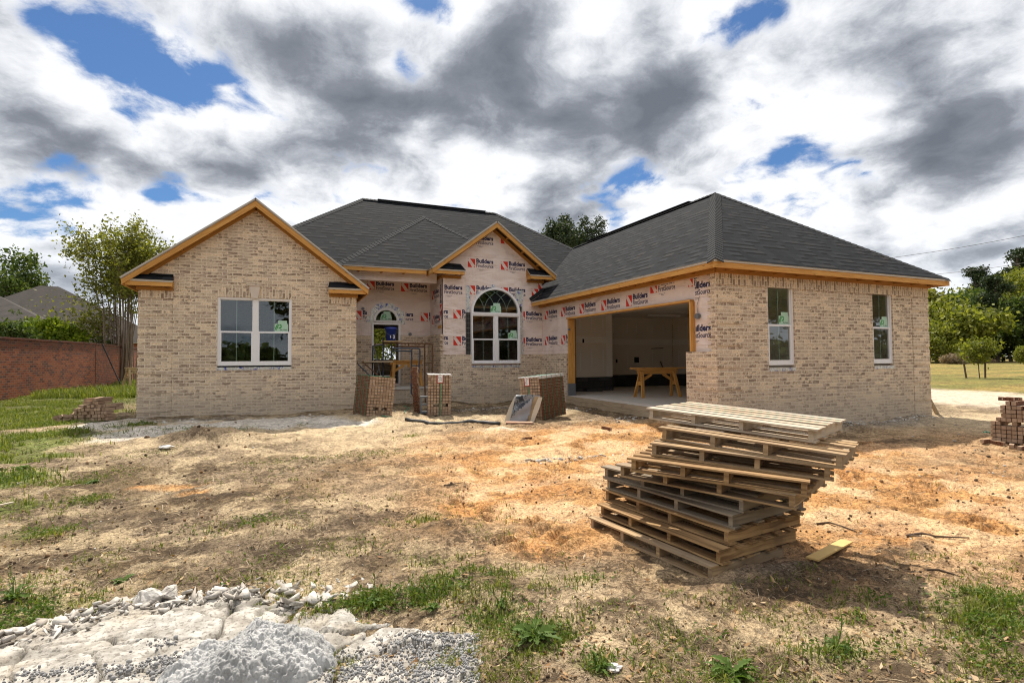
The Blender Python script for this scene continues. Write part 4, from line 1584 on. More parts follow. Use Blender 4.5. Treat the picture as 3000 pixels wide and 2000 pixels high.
    # porch beam
    mb = MB()
    mb.plate(grow_rect(LX1 - .0, BX0 + .01, 3.69, 4.0), [], (0, 14.9, 0), X1, Z, .22, 0, 0, 0)
    w = part(mb, 'porch_beam', 'house_wrap')
    mb = MB()
    mb.box(LX1, BX0 + .1, 14.95, EY + .06, 4.01, 4.03)
    part(mb, 'porch_ceiling', 'deck_underside')

    # ---- garage face
    WX = GX0 + .10
    mb = MB()
    mb.plate([(-WY + .002, .46), (-GY - .112, .46), (-GY - .112, ZF + .1), (-WY + .002, ZF + .1)], [grow_rect(-12.91, -8.07, .462, 2.58)], (WX, 0, 0), U, Z, .12)
    w = part(mb, 'house_wrap', 'house_wrap', label='wrapped garage face above and beside the door opening')
    q5 = lambda x, y: (1550 + x / 3.1367, 750 + y / 3.1367)

    def gyz(x, y):
        p = onX(*q5(x, y), WX)
        return (-p.y, p.z)
    sp = [gyz(145, 583), gyz(295, 557), gyz(465, 529), gyz(665, 502), gyz(893, 465), gyz(1115, 345), gyz(147, 818), gyz(297, 810)]
    regs = [[(-WY, 2.615), (-8.0, 2.615), (-8.0, ZF + .0), (-WY, ZF + .0)], [(-WY, 1.64), (-12.96, 1.64), (-12.96, 2.615), (-WY, 2.615)]]
    print_logos('wrap_print', (WX, 0, 0), U, sp, regs, w)
    c = gyz(1432, 292)
    print_logos('wrap_print', (WX, 0, 0), U, [c], [[(-8.2, 2.615), (-7.92, 2.615), (-7.92, ZF), (-8.2, ZF)]], w)
    c1, c2 = gyz(1487, 372), gyz(1487, 760)
    print_logos('wrap_print', (WX, 0, 0), U, [(c1[0] - .262, c1[1]), (c2[0] - .262, c2[1])], [[(-8.02, 1.64), (-7.5, 1.64), (-7.5, ZF), (-8.02, ZF)]], w)
    p = onX(2048, 926, WX)
    mb = MB()
    mb.tube([p, p + V((-.07, 0, 0))], .055, 8)
    mb.tube([p + V((-.03, 0, .05)), p + V((-.03, .02, .2)), p + V((-.02, -.04, .38))], .006, 4)
    part(mb, 'electrical_box', 'steel_grey')
    # wooden lining of the door opening
    mb = MB()
    mb.board((GX0 + .07, -0 + 12.93, 2.60), (GX0 + .07, 8.05, 2.60), .16, .04)
    mb.board((GX0 + .07, 8.05, 1.61), (GX0 + .07, 8.05, 2.578), .16, .04, V((0, 1, 0)))
    mb.board((GX0 + .13, 12.90, .80), (GX0 + .13, 12.90, 2.578), .20, .05, V((0, 1, 0)))
    each(mb, 'door_lining', 'lumber', None)
    mb = MB()
    mb.board((GX0 + .13, 12.895, .462), (GX0 + .13, 12.895, .80), .21, .06, V((0, 1, 0)))
    part(mb, 'post_flashing', 'steel_grey')
    mb = MB()
    p = onX(1669, 965, GX0 + .02)
    mb.tube([p, p + V((-.05, -.02, 0))], .03, 6)
    mb.tube([p + V((0, 0, .03)), p + V((.01, .02, .12))], .005, 4)
    part(mb, 'electrical_box', 'steel_grey')


def garage_inside():
    mb = MB()
    mb.box(GX0 + .03, 13.5, 7.5, 15.95, .25, .46)
    part(mb, 'floor_slab', 'slab_concrete', label='pale concrete garage floor')
    mb = MB()
    mb.board((GX0 + .0, 12.94, .405), (GX0 + .0, 8.19, .375), .05, .105)
    mb.board((GX0 + .0, 12.94, .29), (GX0 + .0, 8.19, .262), .05, .115)
    each(mb, 'form_board', 'form_board', None)

    def dry(name, O, U, w, z0, z1, studs, label, skip=()):
        O, U = V(O), V(U)
        n = U.cross(Z)
        b = MB()
        lbox(b, O, U, 0, w, z0, z1, -.02, 0, 0)
        zm = z0 + 1.18
        lbox(b, O, U, 0, w, zm - .10, zm + .10, 0, .003, 1)
        for s in studs:
            for (a, c) in ((z0 + .18, zm - .25), (zm + .28, z1 - .2)):
                h2 = (c - a) / 2
                pts = [(s + .022 * math.cos(t) * (1 + .25 * math.sin(s * 9)), (a + c) / 2 + h2 * math.sin(t)) for t in [2 * math.pi * i / 14 for i in range(14)]]
                b.poly([O + U * x + Z * y + n * .004 for x, y in pts], 1)
        return part(b, name, ['drywall', 'joint_compound'], label=label)
    # partition left of the recess
    a = MB()
    a.box(9.62, 9.77, 14.42, 15.93, .46, 2.95)
    part(a, 'partition', 'drywall')
    w = dry('partition', (8.42, 14.4, 0), X1, 1.35, .90, 2.95, (.16, .58, 1.0), 'left drywall panel with taped joints in the garage')
    j = MB()
    lbox(j, (8.42, 14.4, 0), X1, 1.12, 1.35, .90, 2.95, 0, .0045)
    j.build('corner_joint', 'joint_compound', w)
    o = MB()
    for s in ((.24, 1.98),):
        lbox(o, (8.42, 14.4, 0), X1, s[0], s[0] + .06, s[1], s[1] + .12, .001, .008)
    o.build_each('electrical_box', 'void_black', w)
    b = MB()
    lbox(b, (7.5, 14.39, 0), X1, .0, 2.27, .46, .89, -.02, .03)
    part(b, 'block_wall', 'dark_block', label='black block footing below the drywall')
    b = MB()
    lbox(b, (7.5, 14.39, 0), X1, 1.15, 1.72, .462, .55, .031, .25)
    lbox(b, (7.5, 14.39, 0), X1, .25, .42, .66, .70, .031, .2)
    each(b, 'block_step', 'dark_block')
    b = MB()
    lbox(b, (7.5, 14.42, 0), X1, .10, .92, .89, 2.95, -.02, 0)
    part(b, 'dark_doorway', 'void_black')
    b = MB()
    lbox(b, (7.5, 14.40, 0), X1, .82, .92, .89, 2.95, 0, .015)
    each(b, 'door_lining', 'lumber_old', None)
    # far wall
    w = dry('partition', (9.77, 15.93, 0), X1, 3.73, .89, 2.95, (.14, .62, 1.1, 1.7, 2.1, 2.8, 3.3), 'far drywall of the garage with taped joints')
    o = MB()
    lbox(o, (9.77, 15.93, 0), X1, 1.18, 1.25, 1.33, 1.45, .001, .01)
    lbox(o, (9.77, 15.93, 0), X1, 1.98, 2.18, 1.32, 1.52, .001, .012)
    o.build_each('electrical_box', 'void_black', w)
    o = MB()
    o.tube([(12.9, 15.9, 1.35), (13.0, 15.88, 1.1), (13.2, 15.86, .9)], .018, 5)
    o.tube([(12.5, 15.9, 1.83), (13.05, 15.9, 1.85)], .012, 4)
    o.build_each('wire', 'cable_black', w)
    b = MB()
    lbox(b, (9.77, 15.92, 0), X1, 0, 3.73, .46, .885, -.02, .03)
    part(b, 'block_wall', 'dark_block', label='black block footing along the far garage wall')
    # right wall
    w = dry('partition', (13.5, 15.9, 0), V((0, -1, 0)), 8.3, .89, 2.95, (.3, .8, 1.3, 1.8, 2.3, 2.8), 'right drywall of the garage')
    b = MB()
    lbox(b, (13.49, 15.88, 0), V((0, -1, 0)), 0, 8.3, .46, .885, -.02, .03)
    part(b, 'block_wall', 'dark_block', label='black block footing along the right garage wall')
    b = MB()
    b.box(7.5, 13.5, 7.5, 15.95, 2.952, 2.99)
    b.plate(grow_rect(7.5, 13.5, .46, 2.95), [grow_rect(8.5, 9.35, 1.3, 2.92), grow_rect(11.6, 12.43, 1.3, 2.92)], (0, 7.5, 0), X1, Z, .01)
    part(b, 'ceiling', 'drywall', label='drywall ceiling of the garage')
    b = MB()
    p = onZ(1945, 924, 2.93)
    b.box(p.x - .65, p.x + .65, p.y - .07, p.y + .07, 2.90, 2.951)
    part(b, 'ceiling_light', 'vinyl_white')
    b = MB()
    b.box(9.0, 11.2, 11.0, 11.08, 2.944, 2.951)
    b.box(11.3, 13.3, 13.5, 13.6, 2.944, 2.951)
    each(b, 'ceiling_joint', 'joint_compound', None)


walls()
wraps()
garage_inside()


# ---- roofs ----------------------------------------------------------
def cap_line(mb, a, b, w=.14, th=.012, mat=0):
    """row of ridge caps along a line : inverted V"""
    a, b = V(a), V(b)
    d = (b - a).normalized()
    s = d.cross(Z).normalized()
    L = (b - a).length
    drop = w * .62
    n = max(1, int(L / .14))
    for k in range(n):
        p, q = a + d * (L * k / n), a + d * (L * (k + 1) / n)
        lift = Z * th
        for sg in (1, -1):
            P = [p + lift * 2.0, q + lift * 1.1, q + s * sg * w - Z * drop + lift * 1.1, p + s * sg * w - Z * drop + lift * 2.0]
            uv = [(k * .14, 0), (k * .14 + .139, 0), (k * .14 + .139, .1), (k * .14, .1)]
            mb.poly(P if sg < 0 else P[::-1], mat, uv if sg < 0 else uv[::-1])
            mb.poly([p + lift * 2, p + lift * .3, p + s * sg * w - Z * drop + lift * .3, p + s * sg * w - Z * drop + lift * 2], mat, [(k * .14, 0)] * 4)


def eave_board(mb, a, b, drip, inward, h=.10, mat=0):
    """fascia board under the roof edge from a to b (points on the roof edge) + drip edge"""
    a, b = V(a), V(b)
    i = V(inward)
    mb.board(a + i * .04 - Z * (.035 + h / 2), b + i * .04 - Z * (.035 + h / 2), .038, h)
    drip.board(a + i * .018 - Z * .020, b + i * .018 - Z * .020, .022, .028)


def frieze(mb, a, b, h=.085, t=.04):
    mb.board(V(a), V(b), t, h)


def lookouts(mb, a, b, inward, depth, step=.61, drop=.10):
    a, b = V(a), V(b)
    L = (b - a).length
    d = (b - a).normalized()
    n = int(L / step)
    for k in range(1, n + 1):
        p = a + d * (k * step - .1) - Z * drop
        mb.board(p + V(inward) * .06, p + V(inward) * depth, .038, .085)


def roofs():
    TOP = ['shingle', 'drip_edge', 'deck_underside']
    # garage
    ze = 3.215
    gx0, gx1, gy0 = GX0 - .31, GX1 + .31, GY - .31
    A = V(((gx0 + gx1) / 2, gy0 + (gx1 - gx0) / 2, 5.802))
    mb = MB()
    mb.slab([(gx0, gy0, ze), (gx1, gy0, ze), A], .03)
    mb.slab([(gx0, gy0, ze), A, (A.x, 19.5, 5.802), (7.47, 19.5, ze + .739 * .51), (7.47, 14.58, ze + .739 * .51), (gx0, 14.58, ze)], .03)
    mb.slab([(gx1, gy0, ze), A, (A.x, 19.5, 5.802), (gx1, 19.5, ze)], .03)
    roof = part(mb, 'roof', TOP, label='charcoal hip roof over the garage')
    c = []
    c.append(((gx0 + .02, gy0 + .02, ze + .01), A + V((0, 0, .01))))
    c.append(((gx1 - .02, gy0 + .02, ze + .01), A + V((0, 0, .01))))
    c.append((A + V((0, .0, .012)), (A.x, 17.9, 5.815)))
    for q in c:
        k_ = MB()
        cap_line(k_, *q)
        k_.build('ridge_cap', 'ridge_cap', roof)
    r = MB()
    r.board(A + V((0, .9, .03)), V((A.x, 16.9, 5.832)), .2, .02)
    r.build('ridge_vent', 'flash_black', roof)
    f, dr, fz, lk = MB(), MB(), MB(), MB()
    eave_board(f, (gx0, gy0, ze), (gx1, gy0, ze), dr, (0, 1, 0))
    eave_board(f, (gx0, 14.56, ze), (gx0, gy0 + .065, ze), dr, (1, 0, 0))
    eave_board(f, (gx1, gy0 + .065, ze), (gx1, 16, ze), dr, (-1, 0, 0))
    frieze(fz, (GX0 - .02, GY - .036, ZF + .042), (GX1 + .02, GY - .036, ZF + .042))
    frieze(fz, (GX0 - .022, 14.56, ZF + .042), (GX0 - .022, GY - .015, ZF + .042))
    fz.box(GX0 - .0, GX0 + .25, GY + .01, 14.56, ZF + .09, ZF + .2)
    fz.box(GX0 + .1, GX1, GY + .0, GY + .2, ZF + .1, ZF + .2)
    lookouts(lk, (gx0, gy0, ze), (gx1, gy0, ze), (0, 1, 0), .32)
    lookouts(lk, (gx0, 14.5, ze), (gx0, gy0 + .2, ze), (1, 0, 0), .36)
    each(f, 'fascia_board', 'lumber', None)
    each(dr, 'drip_edge', 'drip_edge', None)
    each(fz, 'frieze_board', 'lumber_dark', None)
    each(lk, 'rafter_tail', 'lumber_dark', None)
    s = MB()
    s.poly([(gx0 + .06, gy0 + .05, ze + .005), (gx1 - .06, gy0 + .05, ze + .005), (gx1 - .4, gy0 + .5, ze + .34), (gx0 + .4, gy0 + .5, ze + .34)])
    # step flashing where the garage roof dies into the bay
    s2 = MB()
    s2.board((gx0 - .02, 14.575, ze + .07), (7.40, 14.575, ze + .07 + .739 * .45), .012, .11)
    part(s2, 'step_flashing', 'flash_black')

    # main roof
    e, k = 4.03, .75
    Rl, Rr = V((2.75, 20.28, 7.51)), V((8.09, 20.28, 7.51))
    m0, m1, m2, m3 = V((-1.89, 15.64, e)), V((12.73, 15.64, e)), V((12.73, 24.92, e)), V((-1.89, 24.92, e))
    mb = MB()
    mb.slab([m0, m1, Rr, Rl], .03)
    mb.slab([m3, m0, Rl], .03)
    mb.slab([m1, m2, Rr], .03)
    mb.slab([m2, m3, Rl, Rr], .03)
    # porch hip in front of it
    a0, ap = V((1.30, 14.6, e)), V((4.42, 17.72, 6.37))
    mb.slab([a0, (3.90, 14.6, e), (5.72, 16.58, e + .75 * 1.98), ap], .03)
    mb.slab([a0, ap, (4.42, 18.8, 6.37), (1.30, 15.68, e)], .03)
    mb.slab([(5.70, 16.44, 5.41), ap, (4.42, 18.8, 6.37), (6.4, 16.9, 4.885)], .03)
    roof = part(mb, 'roof', TOP, label='charcoal hip roof over the main block and porch')
    c = []
    c.append((m0 + V((.02, .02, .01)), Rl + V((0, 0, .01))))
    c.append((m1 + V((-.02, .02, .01)), Rr + V((0, 0, .01))))
    c.append((Rl + V((0, 0, .012)), Rr + V((0, 0, .012))))
    c.append((a0 + V((.02, .02, .01)), ap + V((0, 0, .01))))
    c.append(((5.73, 16.41, 5.39), ap + V((0, 0, .01)), .12))
    for q in c:
        k_ = MB()
        cap_line(k_, *q)
        k_.build('ridge_cap', 'ridge_cap', roof)
    r = MB()
    r.board(Rl + V((.55, 0, .03)), Rr + V((-.45, 0, .03)), .2, .02)
    r.build('ridge_vent', 'flash_black', roof)
    f, dr, fz = MB(), MB(), MB()
    eave_board(f, a0, (3.74, 14.6, e), dr, (0, 1, 0))
    frieze(fz, (1.5, 14.875, 4.0), (BX0 - .02, 14.875, 4.0))
    each(f, 'fascia_board', 'lumber', None)
    each(dr, 'drip_edge', 'drip_edge', None)
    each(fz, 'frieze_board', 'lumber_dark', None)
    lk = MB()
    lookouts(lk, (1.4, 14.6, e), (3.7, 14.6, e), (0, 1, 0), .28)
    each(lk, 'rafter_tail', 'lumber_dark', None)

    # gable roofs
    def gable(cx, hw, zp, zt, y0, yb, ywall, wallx0, wallx1, zfun, label, boxw):
        mb = MB()
        zt0 = zp - (zp - zt)
        L, Rg, P = V((cx - hw, y0, zt)), V((cx + hw, y0, zt)), V((cx, y0, zp))
        B = V((0, yb - y0, 0))
        mb.slab([L, P, P + B, L + B], .03)
        mb.slab([P, Rg, Rg + B, P + B], .03)
        roof = part(mb, 'roof', TOP, label=label)
        f, dr, fz, lk, sh = MB(), MB(), MB(), MB(), MB()
        # rake boards, front face just behind the roof edge
        for E, sg in ((L, -1), (Rg, 1)):
            d = (P - E).normalized()
            nn = V((-d.z, 0, d.x)) if d.x > 0 else V((d.z, 0, -d.x))
            h = .125
            q = [E - nn * .03 + V((0, .02, 0)), P - Z * .038 + V((0, .02, 0))]
            hz_ = h / abs(d.x)
            pts = [q[0], q[1], q[1] - Z * hz_, q[0] + d * .02 - Z * .135]
            if sg < 0:
                pts2 = [(p.x, p.z) for p in pts]
            else:
                pts2 = [(p.x, p.z) for p in pts]
            # extruded board with grain along the rake
            b2 = MB()
            pl = [V((p[0], y0 + .02, p[1])) for p in pts2]
            bk = [p + V((0, .038, 0)) for p in pl]
            uvf = lambda p: (p.dot(d), p.dot(nn))
            f.poly(pl, 0, [uvf(p) for p in pl])
            f.poly(bk, 0, [uvf(p) for p in bk])
            for i in range(4):
                j = (i + 1) % 4
                f.poly([pl[i], pl[j], bk[j], bk[i]], 0, [(uvf(pl[i])[0], 0), (uvf(pl[j])[0], 0), (uvf(pl[j])[0], .04), (uvf(pl[i])[0], .04)])
            dr.board(E - nn * .022 + V((0, .012, 0)), P - Z * .028 + V((0, .012, 0)), .016, .042, nn, 1)
            # side eave fascia
            i_ = V((-sg, 0, 0))
            f.board(E + V((0, .06, -.09)) + i_ * .035, E + V((0, yb - y0 - .1, -.09)) + i_ * .035, .036, .11)
            # rake frieze on the wall
            x_in = wallx0 if sg < 0 else wallx1
            zi = zfun(x_in) - .17
            zc = zfun(cx) - .17
            fz.board((x_in + sg * .0, ywall - .022, zi), (cx, ywall - .022, zc), .042, .085, nn)
            # lookout blocks between rake and wall
            Ls = (P - E).length
            for k in range(1, int(Ls / .62) + 1):
                pp = E + d * (k * .62) - nn * .10
                lk.board(pp + V((0, .055, 0)), pp + V((0, ywall - y0 - .02, 0)), .038, .07, nn)
            # boxed eave return with its own little roof
            xe = E.x + i_.x * .03
            xi = x_in + i_.x * boxw
            xa, xb_ = min(xe, xi), max(xe, xi)
            zb0, zb1 = zt - .15, zt - .045
            f.board((xa + (.0 if sg > 0 else .05), y0 + .078, (zb0 + zb1) / 2), (xb_ - (.05 if sg > 0 else 0), y0 + .078, (zb0 + zb1) / 2), .036, .10)
            f.board((xi + i_.x * -.018, y0 + .10, (zb0 + zb1) / 2), (xi + i_.x * -.018, ywall - .045, (zb0 + zb1) / 2), .036, .10)
            ys, yw = y0 + .045, ywall - .002
            zs0, zs1 = zt - .02, zt + .62 * (yw - ys) + .0
            inx = xi + i_.x * .03
            o_ = i_.x * -.02
            sh.slab([(min(xe, inx), ys, zs0), (max(xe, inx), ys, zs0), (max(xe, inx - i_.x * .05 if i_.x > 0 else xe), yw, zs1), (min(xe, inx - i_.x * .05 if i_.x < 0 else xe), yw, zs1)], .02)
            dr.board((min(xe, inx) + .02, ys + .012, zs0 - .028), (max(xe, inx) - .02, ys + .012, zs0 - .028), .02, .024)
            fz.board((x_in - i_.x * .03, ywall - .024, zb0 - .03), (xi - i_.x * .01, ywall - .024, zb0 - .03), .045, .075)
            fz.board((x_in - i_.x * .022, ywall + .02, zb0 - .02), (x_in - i_.x * .022, ywall + 1.4, zb0 - .02), .042, .085)
            for k in range(3):
                xx = xa + (xb_ - xa) * (k + .6) / 3.2
                lk.board((xx, y0 + .10, zb0 + .05), (xx, ywall - .05, zb0 + .05), .036, .07)
            # closing triangle of the return against the wall
            fz.poly([(xi - i_.x * .004, ys + .05, zb1), (xi - i_.x * .004, yw, zb1), (xi - i_.x * .004, yw, zs1 - .02)])
        f_o = each(f, 'fascia_board', 'lumber', roof)
        each(dr, 'drip_edge', ['drip_edge', 'drip_metal'], roof)
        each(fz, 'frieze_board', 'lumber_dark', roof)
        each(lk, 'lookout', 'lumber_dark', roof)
        each(sh, 'return_roof', ['shingle', 'drip_edge', 'deck_underside'], roof)
    gable(-.548, 2.483, 5.124, 3.217, 13.02, 17.4, LY, LX0, LX1, zl, 'charcoal gable roof over the left wing', .64)
    gable(5.734, 1.95, 5.505, 4.027, 14.2, 17.7, BY + .10, BX0 + .1, 7.37, zb, 'charcoal gable roof over the bay', .55)


roofs()


# ================================================================== LOOSE THINGS
def copy_tree(o, parent=None):
    c = o.copy()
    COL.objects.link(c)
    if parent is not None:
        c.parent = parent
        c.matrix_parent_inverse = o.matrix_parent_inverse.copy()
    for ch in list(o.children):
        copy_tree(ch, c)
    return c


# ---- pallets ---------------------------------------------------------
def make_pallet(a, b, label, seed, wood='pallet_wood'):
    """a, b: front ends of the stringer tops; the boards run from a to b, stringers run away to the right"""
    rd = random.Random(seed)
    a, b = V(a), V(b)
    d = (b - a).normalized()              # along the deck boards, towards the camera
    s = V((-d.y, d.x, 0)).normalized()    # along the stringers, away from the near-left face
    up = d.cross(s).normalized()
    L = (b - a).length
    depth = L / (1.85 if seed == 108 else 1.62 if seed > 106 else 1.5) * rd.uniform(.97, 1.04)
    hs, ts, tb = .074, .034, .0135
    root = thing('wooden_pallet', label, 'pallet', (a + b) / 2 - up * .09, 0, 'wooden pallets in the leaning stack')
    for q in (ts / 2, L * (.31 + rd.uniform(-.02, .02)), L * (.60 + rd.uniform(-.02, .03)), L - ts / 2):
        mb = MB()
        e = rd.uniform(-.008, .008)
        mb.obox(a + d * q + s * (depth / 2 + e) - up * (hs / 2), (s, d, up), (depth / 2, ts / 2, hs / 2))
        mb.build('stringer', wood, root)
    n = 6
    bw = .083
    y = -.012
    gap = (depth + .024 - n * bw) / (n - 1)
    for i in range(n):
        w = bw + rd.uniform(-.012, .012)
        if 1 < i < 5 and rd.random() < .13:
            y += bw + gap
            continue
        mb = MB()
        c = a + d * (L / 2 + rd.uniform(-.012, .012)) + s * (y + bw / 2 + rd.uniform(-.006, .006)) + up * (tb / 2 + .0006)
        d2 = (d + s * rd.uniform(-.010, .010) + up * rd.uniform(-.003, .003)).normalized()
        s2 = up.cross(d2).normalized()
        ww = .12 if i == 0 and rd.random() < .5 else w
        mb.obox(c, (d2, s2, d2.cross(s2)), (L / 2 + .022 + rd.uniform(-.01, .01), ww / 2, tb / 2))
        mb.build('deck_board', wood, root)
        y += bw + gap
    for i in range(4):
        w = bw + rd.uniform(-.012, .012)
        yy = (depth - w) * i / 3
        mb = MB()
        mb.obox(a + d * (L / 2 + rd.uniform(-.012, .012)) + s * (yy + w / 2 - .006) - up * (hs + tb / 2 + .0006), (d, s, up), (L / 2 + .016, w / 2, tb / 2))
        mb.build('bottom_board', wood, root)
    return root


def cp(x, y):
    return (1700 + x / 2.613, 1150 + y / 2.613)


def pallets():
    S = [((80, 965), (1005, 1345)), ((155, 860), (1075, 1215)), ((195, 750), (1130, 1070)), ((205, 660), (1165, 945)), ((190, 575), (1245, 825)),
         ((305, 560), (1640, 795)), ((390, 515), (1735, 695)), ((550, 395), (1915, 575)), ((630, 280), (2005, 485)), ((535, 125), (1785, 290))]
    lab = ['bottom pallet of the leaning stack, half sunk in soil', 'second pallet up from the ground in the leaning stack', 'third pallet up from the ground, with a split deck board, in the stack', 'fourth pallet up, greyest side stringer, in the leaning stack', 'fifth pallet up, weathered grey and shifted to the left of the stack',
           'sixth pallet up, first of those twisted to the right in the stack', 'seventh pallet up from the ground in the leaning stack', 'eighth pallet up, jutting out over those below on the right', 'ninth pallet up, just under the sunlit top one', 'topmost pallet of the leaning stack, its deck boards bright in the sun']
    for k, (l, r) in enumerate(S):
        za = .078 + .1045 * k
        zb_ = .062 + .1035 * k - .055 * max(0, min(1, (k - 4) / 4))
        if k == 9:
            za, zb_ = 1.04, .965
        make_pallet(onZ(*cp(*l), za), onZ(*cp(*r), zb_), lab[k], 100 + k, ['pallet_wood', 'pallet_wood_brown', 'pallet_wood_brown', 'pallet_wood_grey', 'pallet_wood_grey', 'pallet_wood', 'pallet_wood_brown', 'pallet_wood', 'pallet_wood', 'pallet_wood_sunlit'][k])


pallets()


# ---- bricks ------------------------------------------------------------
def brick_mesh(name, holes=(), sx=.057, sy=.193, sz=.057):
    """local axes: x across, y along, z up; core holes run along x"""
    mb = MB()
    h = []
    for c in (-.055, 0, .055):
        h.append([(c + .0155 * math.cos(2 * math.pi * i / 8), .0155 * math.sin(2 * math.pi * i / 8)) for i in range(8)])
    rc = [(-sy / 2, -sz / 2), (sy / 2, -sz / 2), (sy / 2, sz / 2), (-sy / 2, sz / 2)]
    if holes:
        mb.plate(rc, h, (sx / 2, 0, 0), (0, 1, 0), Z, sx, 1, 0, 1)
        # side() faces of the outline take the tan facing, holes keep the core colour
    else:
        mb.box(-sx / 2, sx / 2, -sy / 2, sy / 2, -sz / 2, sz / 2, 0)
    return mb.mesh(name, ['brick_unit', 'brick_core'])


BR_SOLID = brick_mesh('brick')
BR_CORE = brick_mesh('brick_cored', True)


def place_brick(me, root, x, y, z, name='brick', jit=.0018, rot=.012):
    o = link(name, me, root)
    o.matrix_parent_inverse = Matrix.Identity(4)
    o.location = (x + random.uniform(-jit, jit), y + random.uniform(-jit * 2.5, jit * 2.5), z)
    o.rotation_euler = (random.uniform(-rot, rot) * .3, 0, random.uniform(-rot, rot))
    return o


def brick_pack(label, corner, rz, cols, rows, deep, side, lean=(0, 0), slots=None, label_at=None, straps_front=(), straps_side=(), cover=True, missing=()):
    """corner: front-left ground corner. side: +1 right face visible, -1 left face visible"""
    root = thing('brick_pack', label, 'brick pack', corner, rz, 'strapped packs of new bricks in front of the house')
    root.rotation_euler = (lean[1], lean[0], rz)
    bpy_update(root)
    px, pz, py = .0665, .0665, .199
    rest = MB()
    n = 0
    for r in range(rows):
        for c in range(cols):
            for d in range(deep):
                x, y, z = (c + .5) * px, (d + .5) * py, (r + .5) * pz
                if slots and r == slots[0] and c in slots[1] and d < 2:
                    continue
                if (r, c) in missing:
                    continue
                front = d == 0
                sd = (c == cols - 1 and side > 0) or (c == 0 and side < 0)
                top = r == rows - 1
                if not (front or sd or top):
                    continue
                if n < 100 and (front or (sd and r % 2 == 0)):
                    place_brick(BR_CORE if sd else BR_SOLID, root, x, y, z)
                    n += 1
                else:
                    me = BR_CORE if sd else None
                    if me is None:
                        rest.box(x - .0285, x + .0285, y - .0965, y + .0965, z - .0285, z + .0285)
                    else:
                        j = random.uniform(-.002, .002)
                        i0 = len(rest.v)
                        for p in me.polygons:
                            rest.poly([me.vertices[i].co + V((x + j, y, z)) for i in p.vertices], p.material_index)
    me = rest.mesh('brick', ['brick_unit', 'brick_core'])
    o = link('brick', me, root)
    o.matrix_parent_inverse = Matrix.Identity(4)
    o['kind'] = 'stuff'
    W, D, H = cols * px, deep * py, rows * pz

    def child(mb, name, mats):
        o = mb.build(name, mats, root)
        o.matrix_parent_inverse = Matrix.Identity(4)
        return o
    for sx in straps_front:
        mb = MB()
        mb.box(sx - .008, sx + .008, -.010, -.006, .0, H + .008)
        mb.box(sx - .008, sx + .008, -.010, D + .01, H + .008, H + .011)
        child(mb, 'strap', 'strap_green')
    for sy in straps_side:
        mb = MB()
        xo = W + .006 if side > 0 else -.009
        mb.box(xo, xo + .003, sy - .0065, sy + .0065, 0, H + .012)
        mb.box(-.01, W + .01, sy - .008, sy + .008, H + .0115, H + .014)
        child(mb, 'strap', 'strap_green')
    if cover:
        mb = MB()
        for k in range(14):
            x0, x1 = W * k / 14 - .004, W * (k + 1) / 14 - .002
            dz = random.uniform(.005, .022)
            mb.box(x0, x1, -.012, D + .012, H + .0005, H + .006 + dz * .3)
            mb.box(x0, x1, -.016, -.0125, H - dz * 1.3, H + .006)
            if side > 0:
                pass
        mb.box(W + .0, W + .007, -.01, D + .012, H - .05, H + .007) if side > 0 else None
        mb.build('plastic_cover', 'plastic_white', root).matrix_parent_inverse = Matrix.Identity(4)
    if label_at:
        lx, w, h = label_at
        mb = MB()
        y0 = -.013
        mb.box(lx, lx + w, y0, y0 + .003, H - .02 - h, H - .005, 0)
        mb.box(lx + .012, lx + w - .012, y0 - .002, y0, H - .02 - h + .012, H - .017, 1)
        for i in range(9):
            zz = H - .035 - i * (h - .04) / 9
            for j in range(3):
                if random.random() < .8:
                    x0 = lx + .02 + j * (w - .04) / 3
                    mb.box(x0, x0 + (w - .05) / 3 * random.uniform(.5, 1), y0 - .003, y0 - .002, zz - .006, zz, 2)
        child(mb, 'paper_label', ['label_red', 'paper_white', 'ink'])
    return root


def off(p, dz):
    return V((p.x, p.y, p.z + dz))


brick_pack('leaning pack of bricks by the left gable, green-strapped on its holed left side', off(G(1072, 1224), -.03), R(14), 9, 14, 4, -1, (R(6), 0), (3, (2, 3, 5, 6)), None, (), (.08, .27, .47, .68), False)
brick_pack('upright pack of bricks with one green strap and red-edged paper label', off(G(1252, 1214), -.02), R(-12), 8, 14, 4, 1, (R(1.2), 0), (3, (2, 3, 5, 6)), (.21, .13, .17), (.285,), (), True)
c3 = G(1590, 1231)
r3 = R(-60)
w3 = 8 * .0665
brick_pack('pack of bricks showing its red holed side with five green straps, beside leaning sheets', V((c3.x - w3 * math.cos(r3), c3.y - w3 * math.sin(r3), c3.z - .03)), r3, 8, 14, 5, 1, (R(-4), R(2)), None, (.15, .13, .17), (.23,), (.10, .29, .48, .68, .87), True)


def loose_brick(loc, rz, label, group, me=None, rot=(0, 0)):
    o = bpy.data.objects.new('brick', me or BR_SOLID)
    COL.objects.link(o)
    o.location = loc
    o.rotation_euler = (rot[0], rot[1], rz)
    return tag(o, label, 'brick', group)


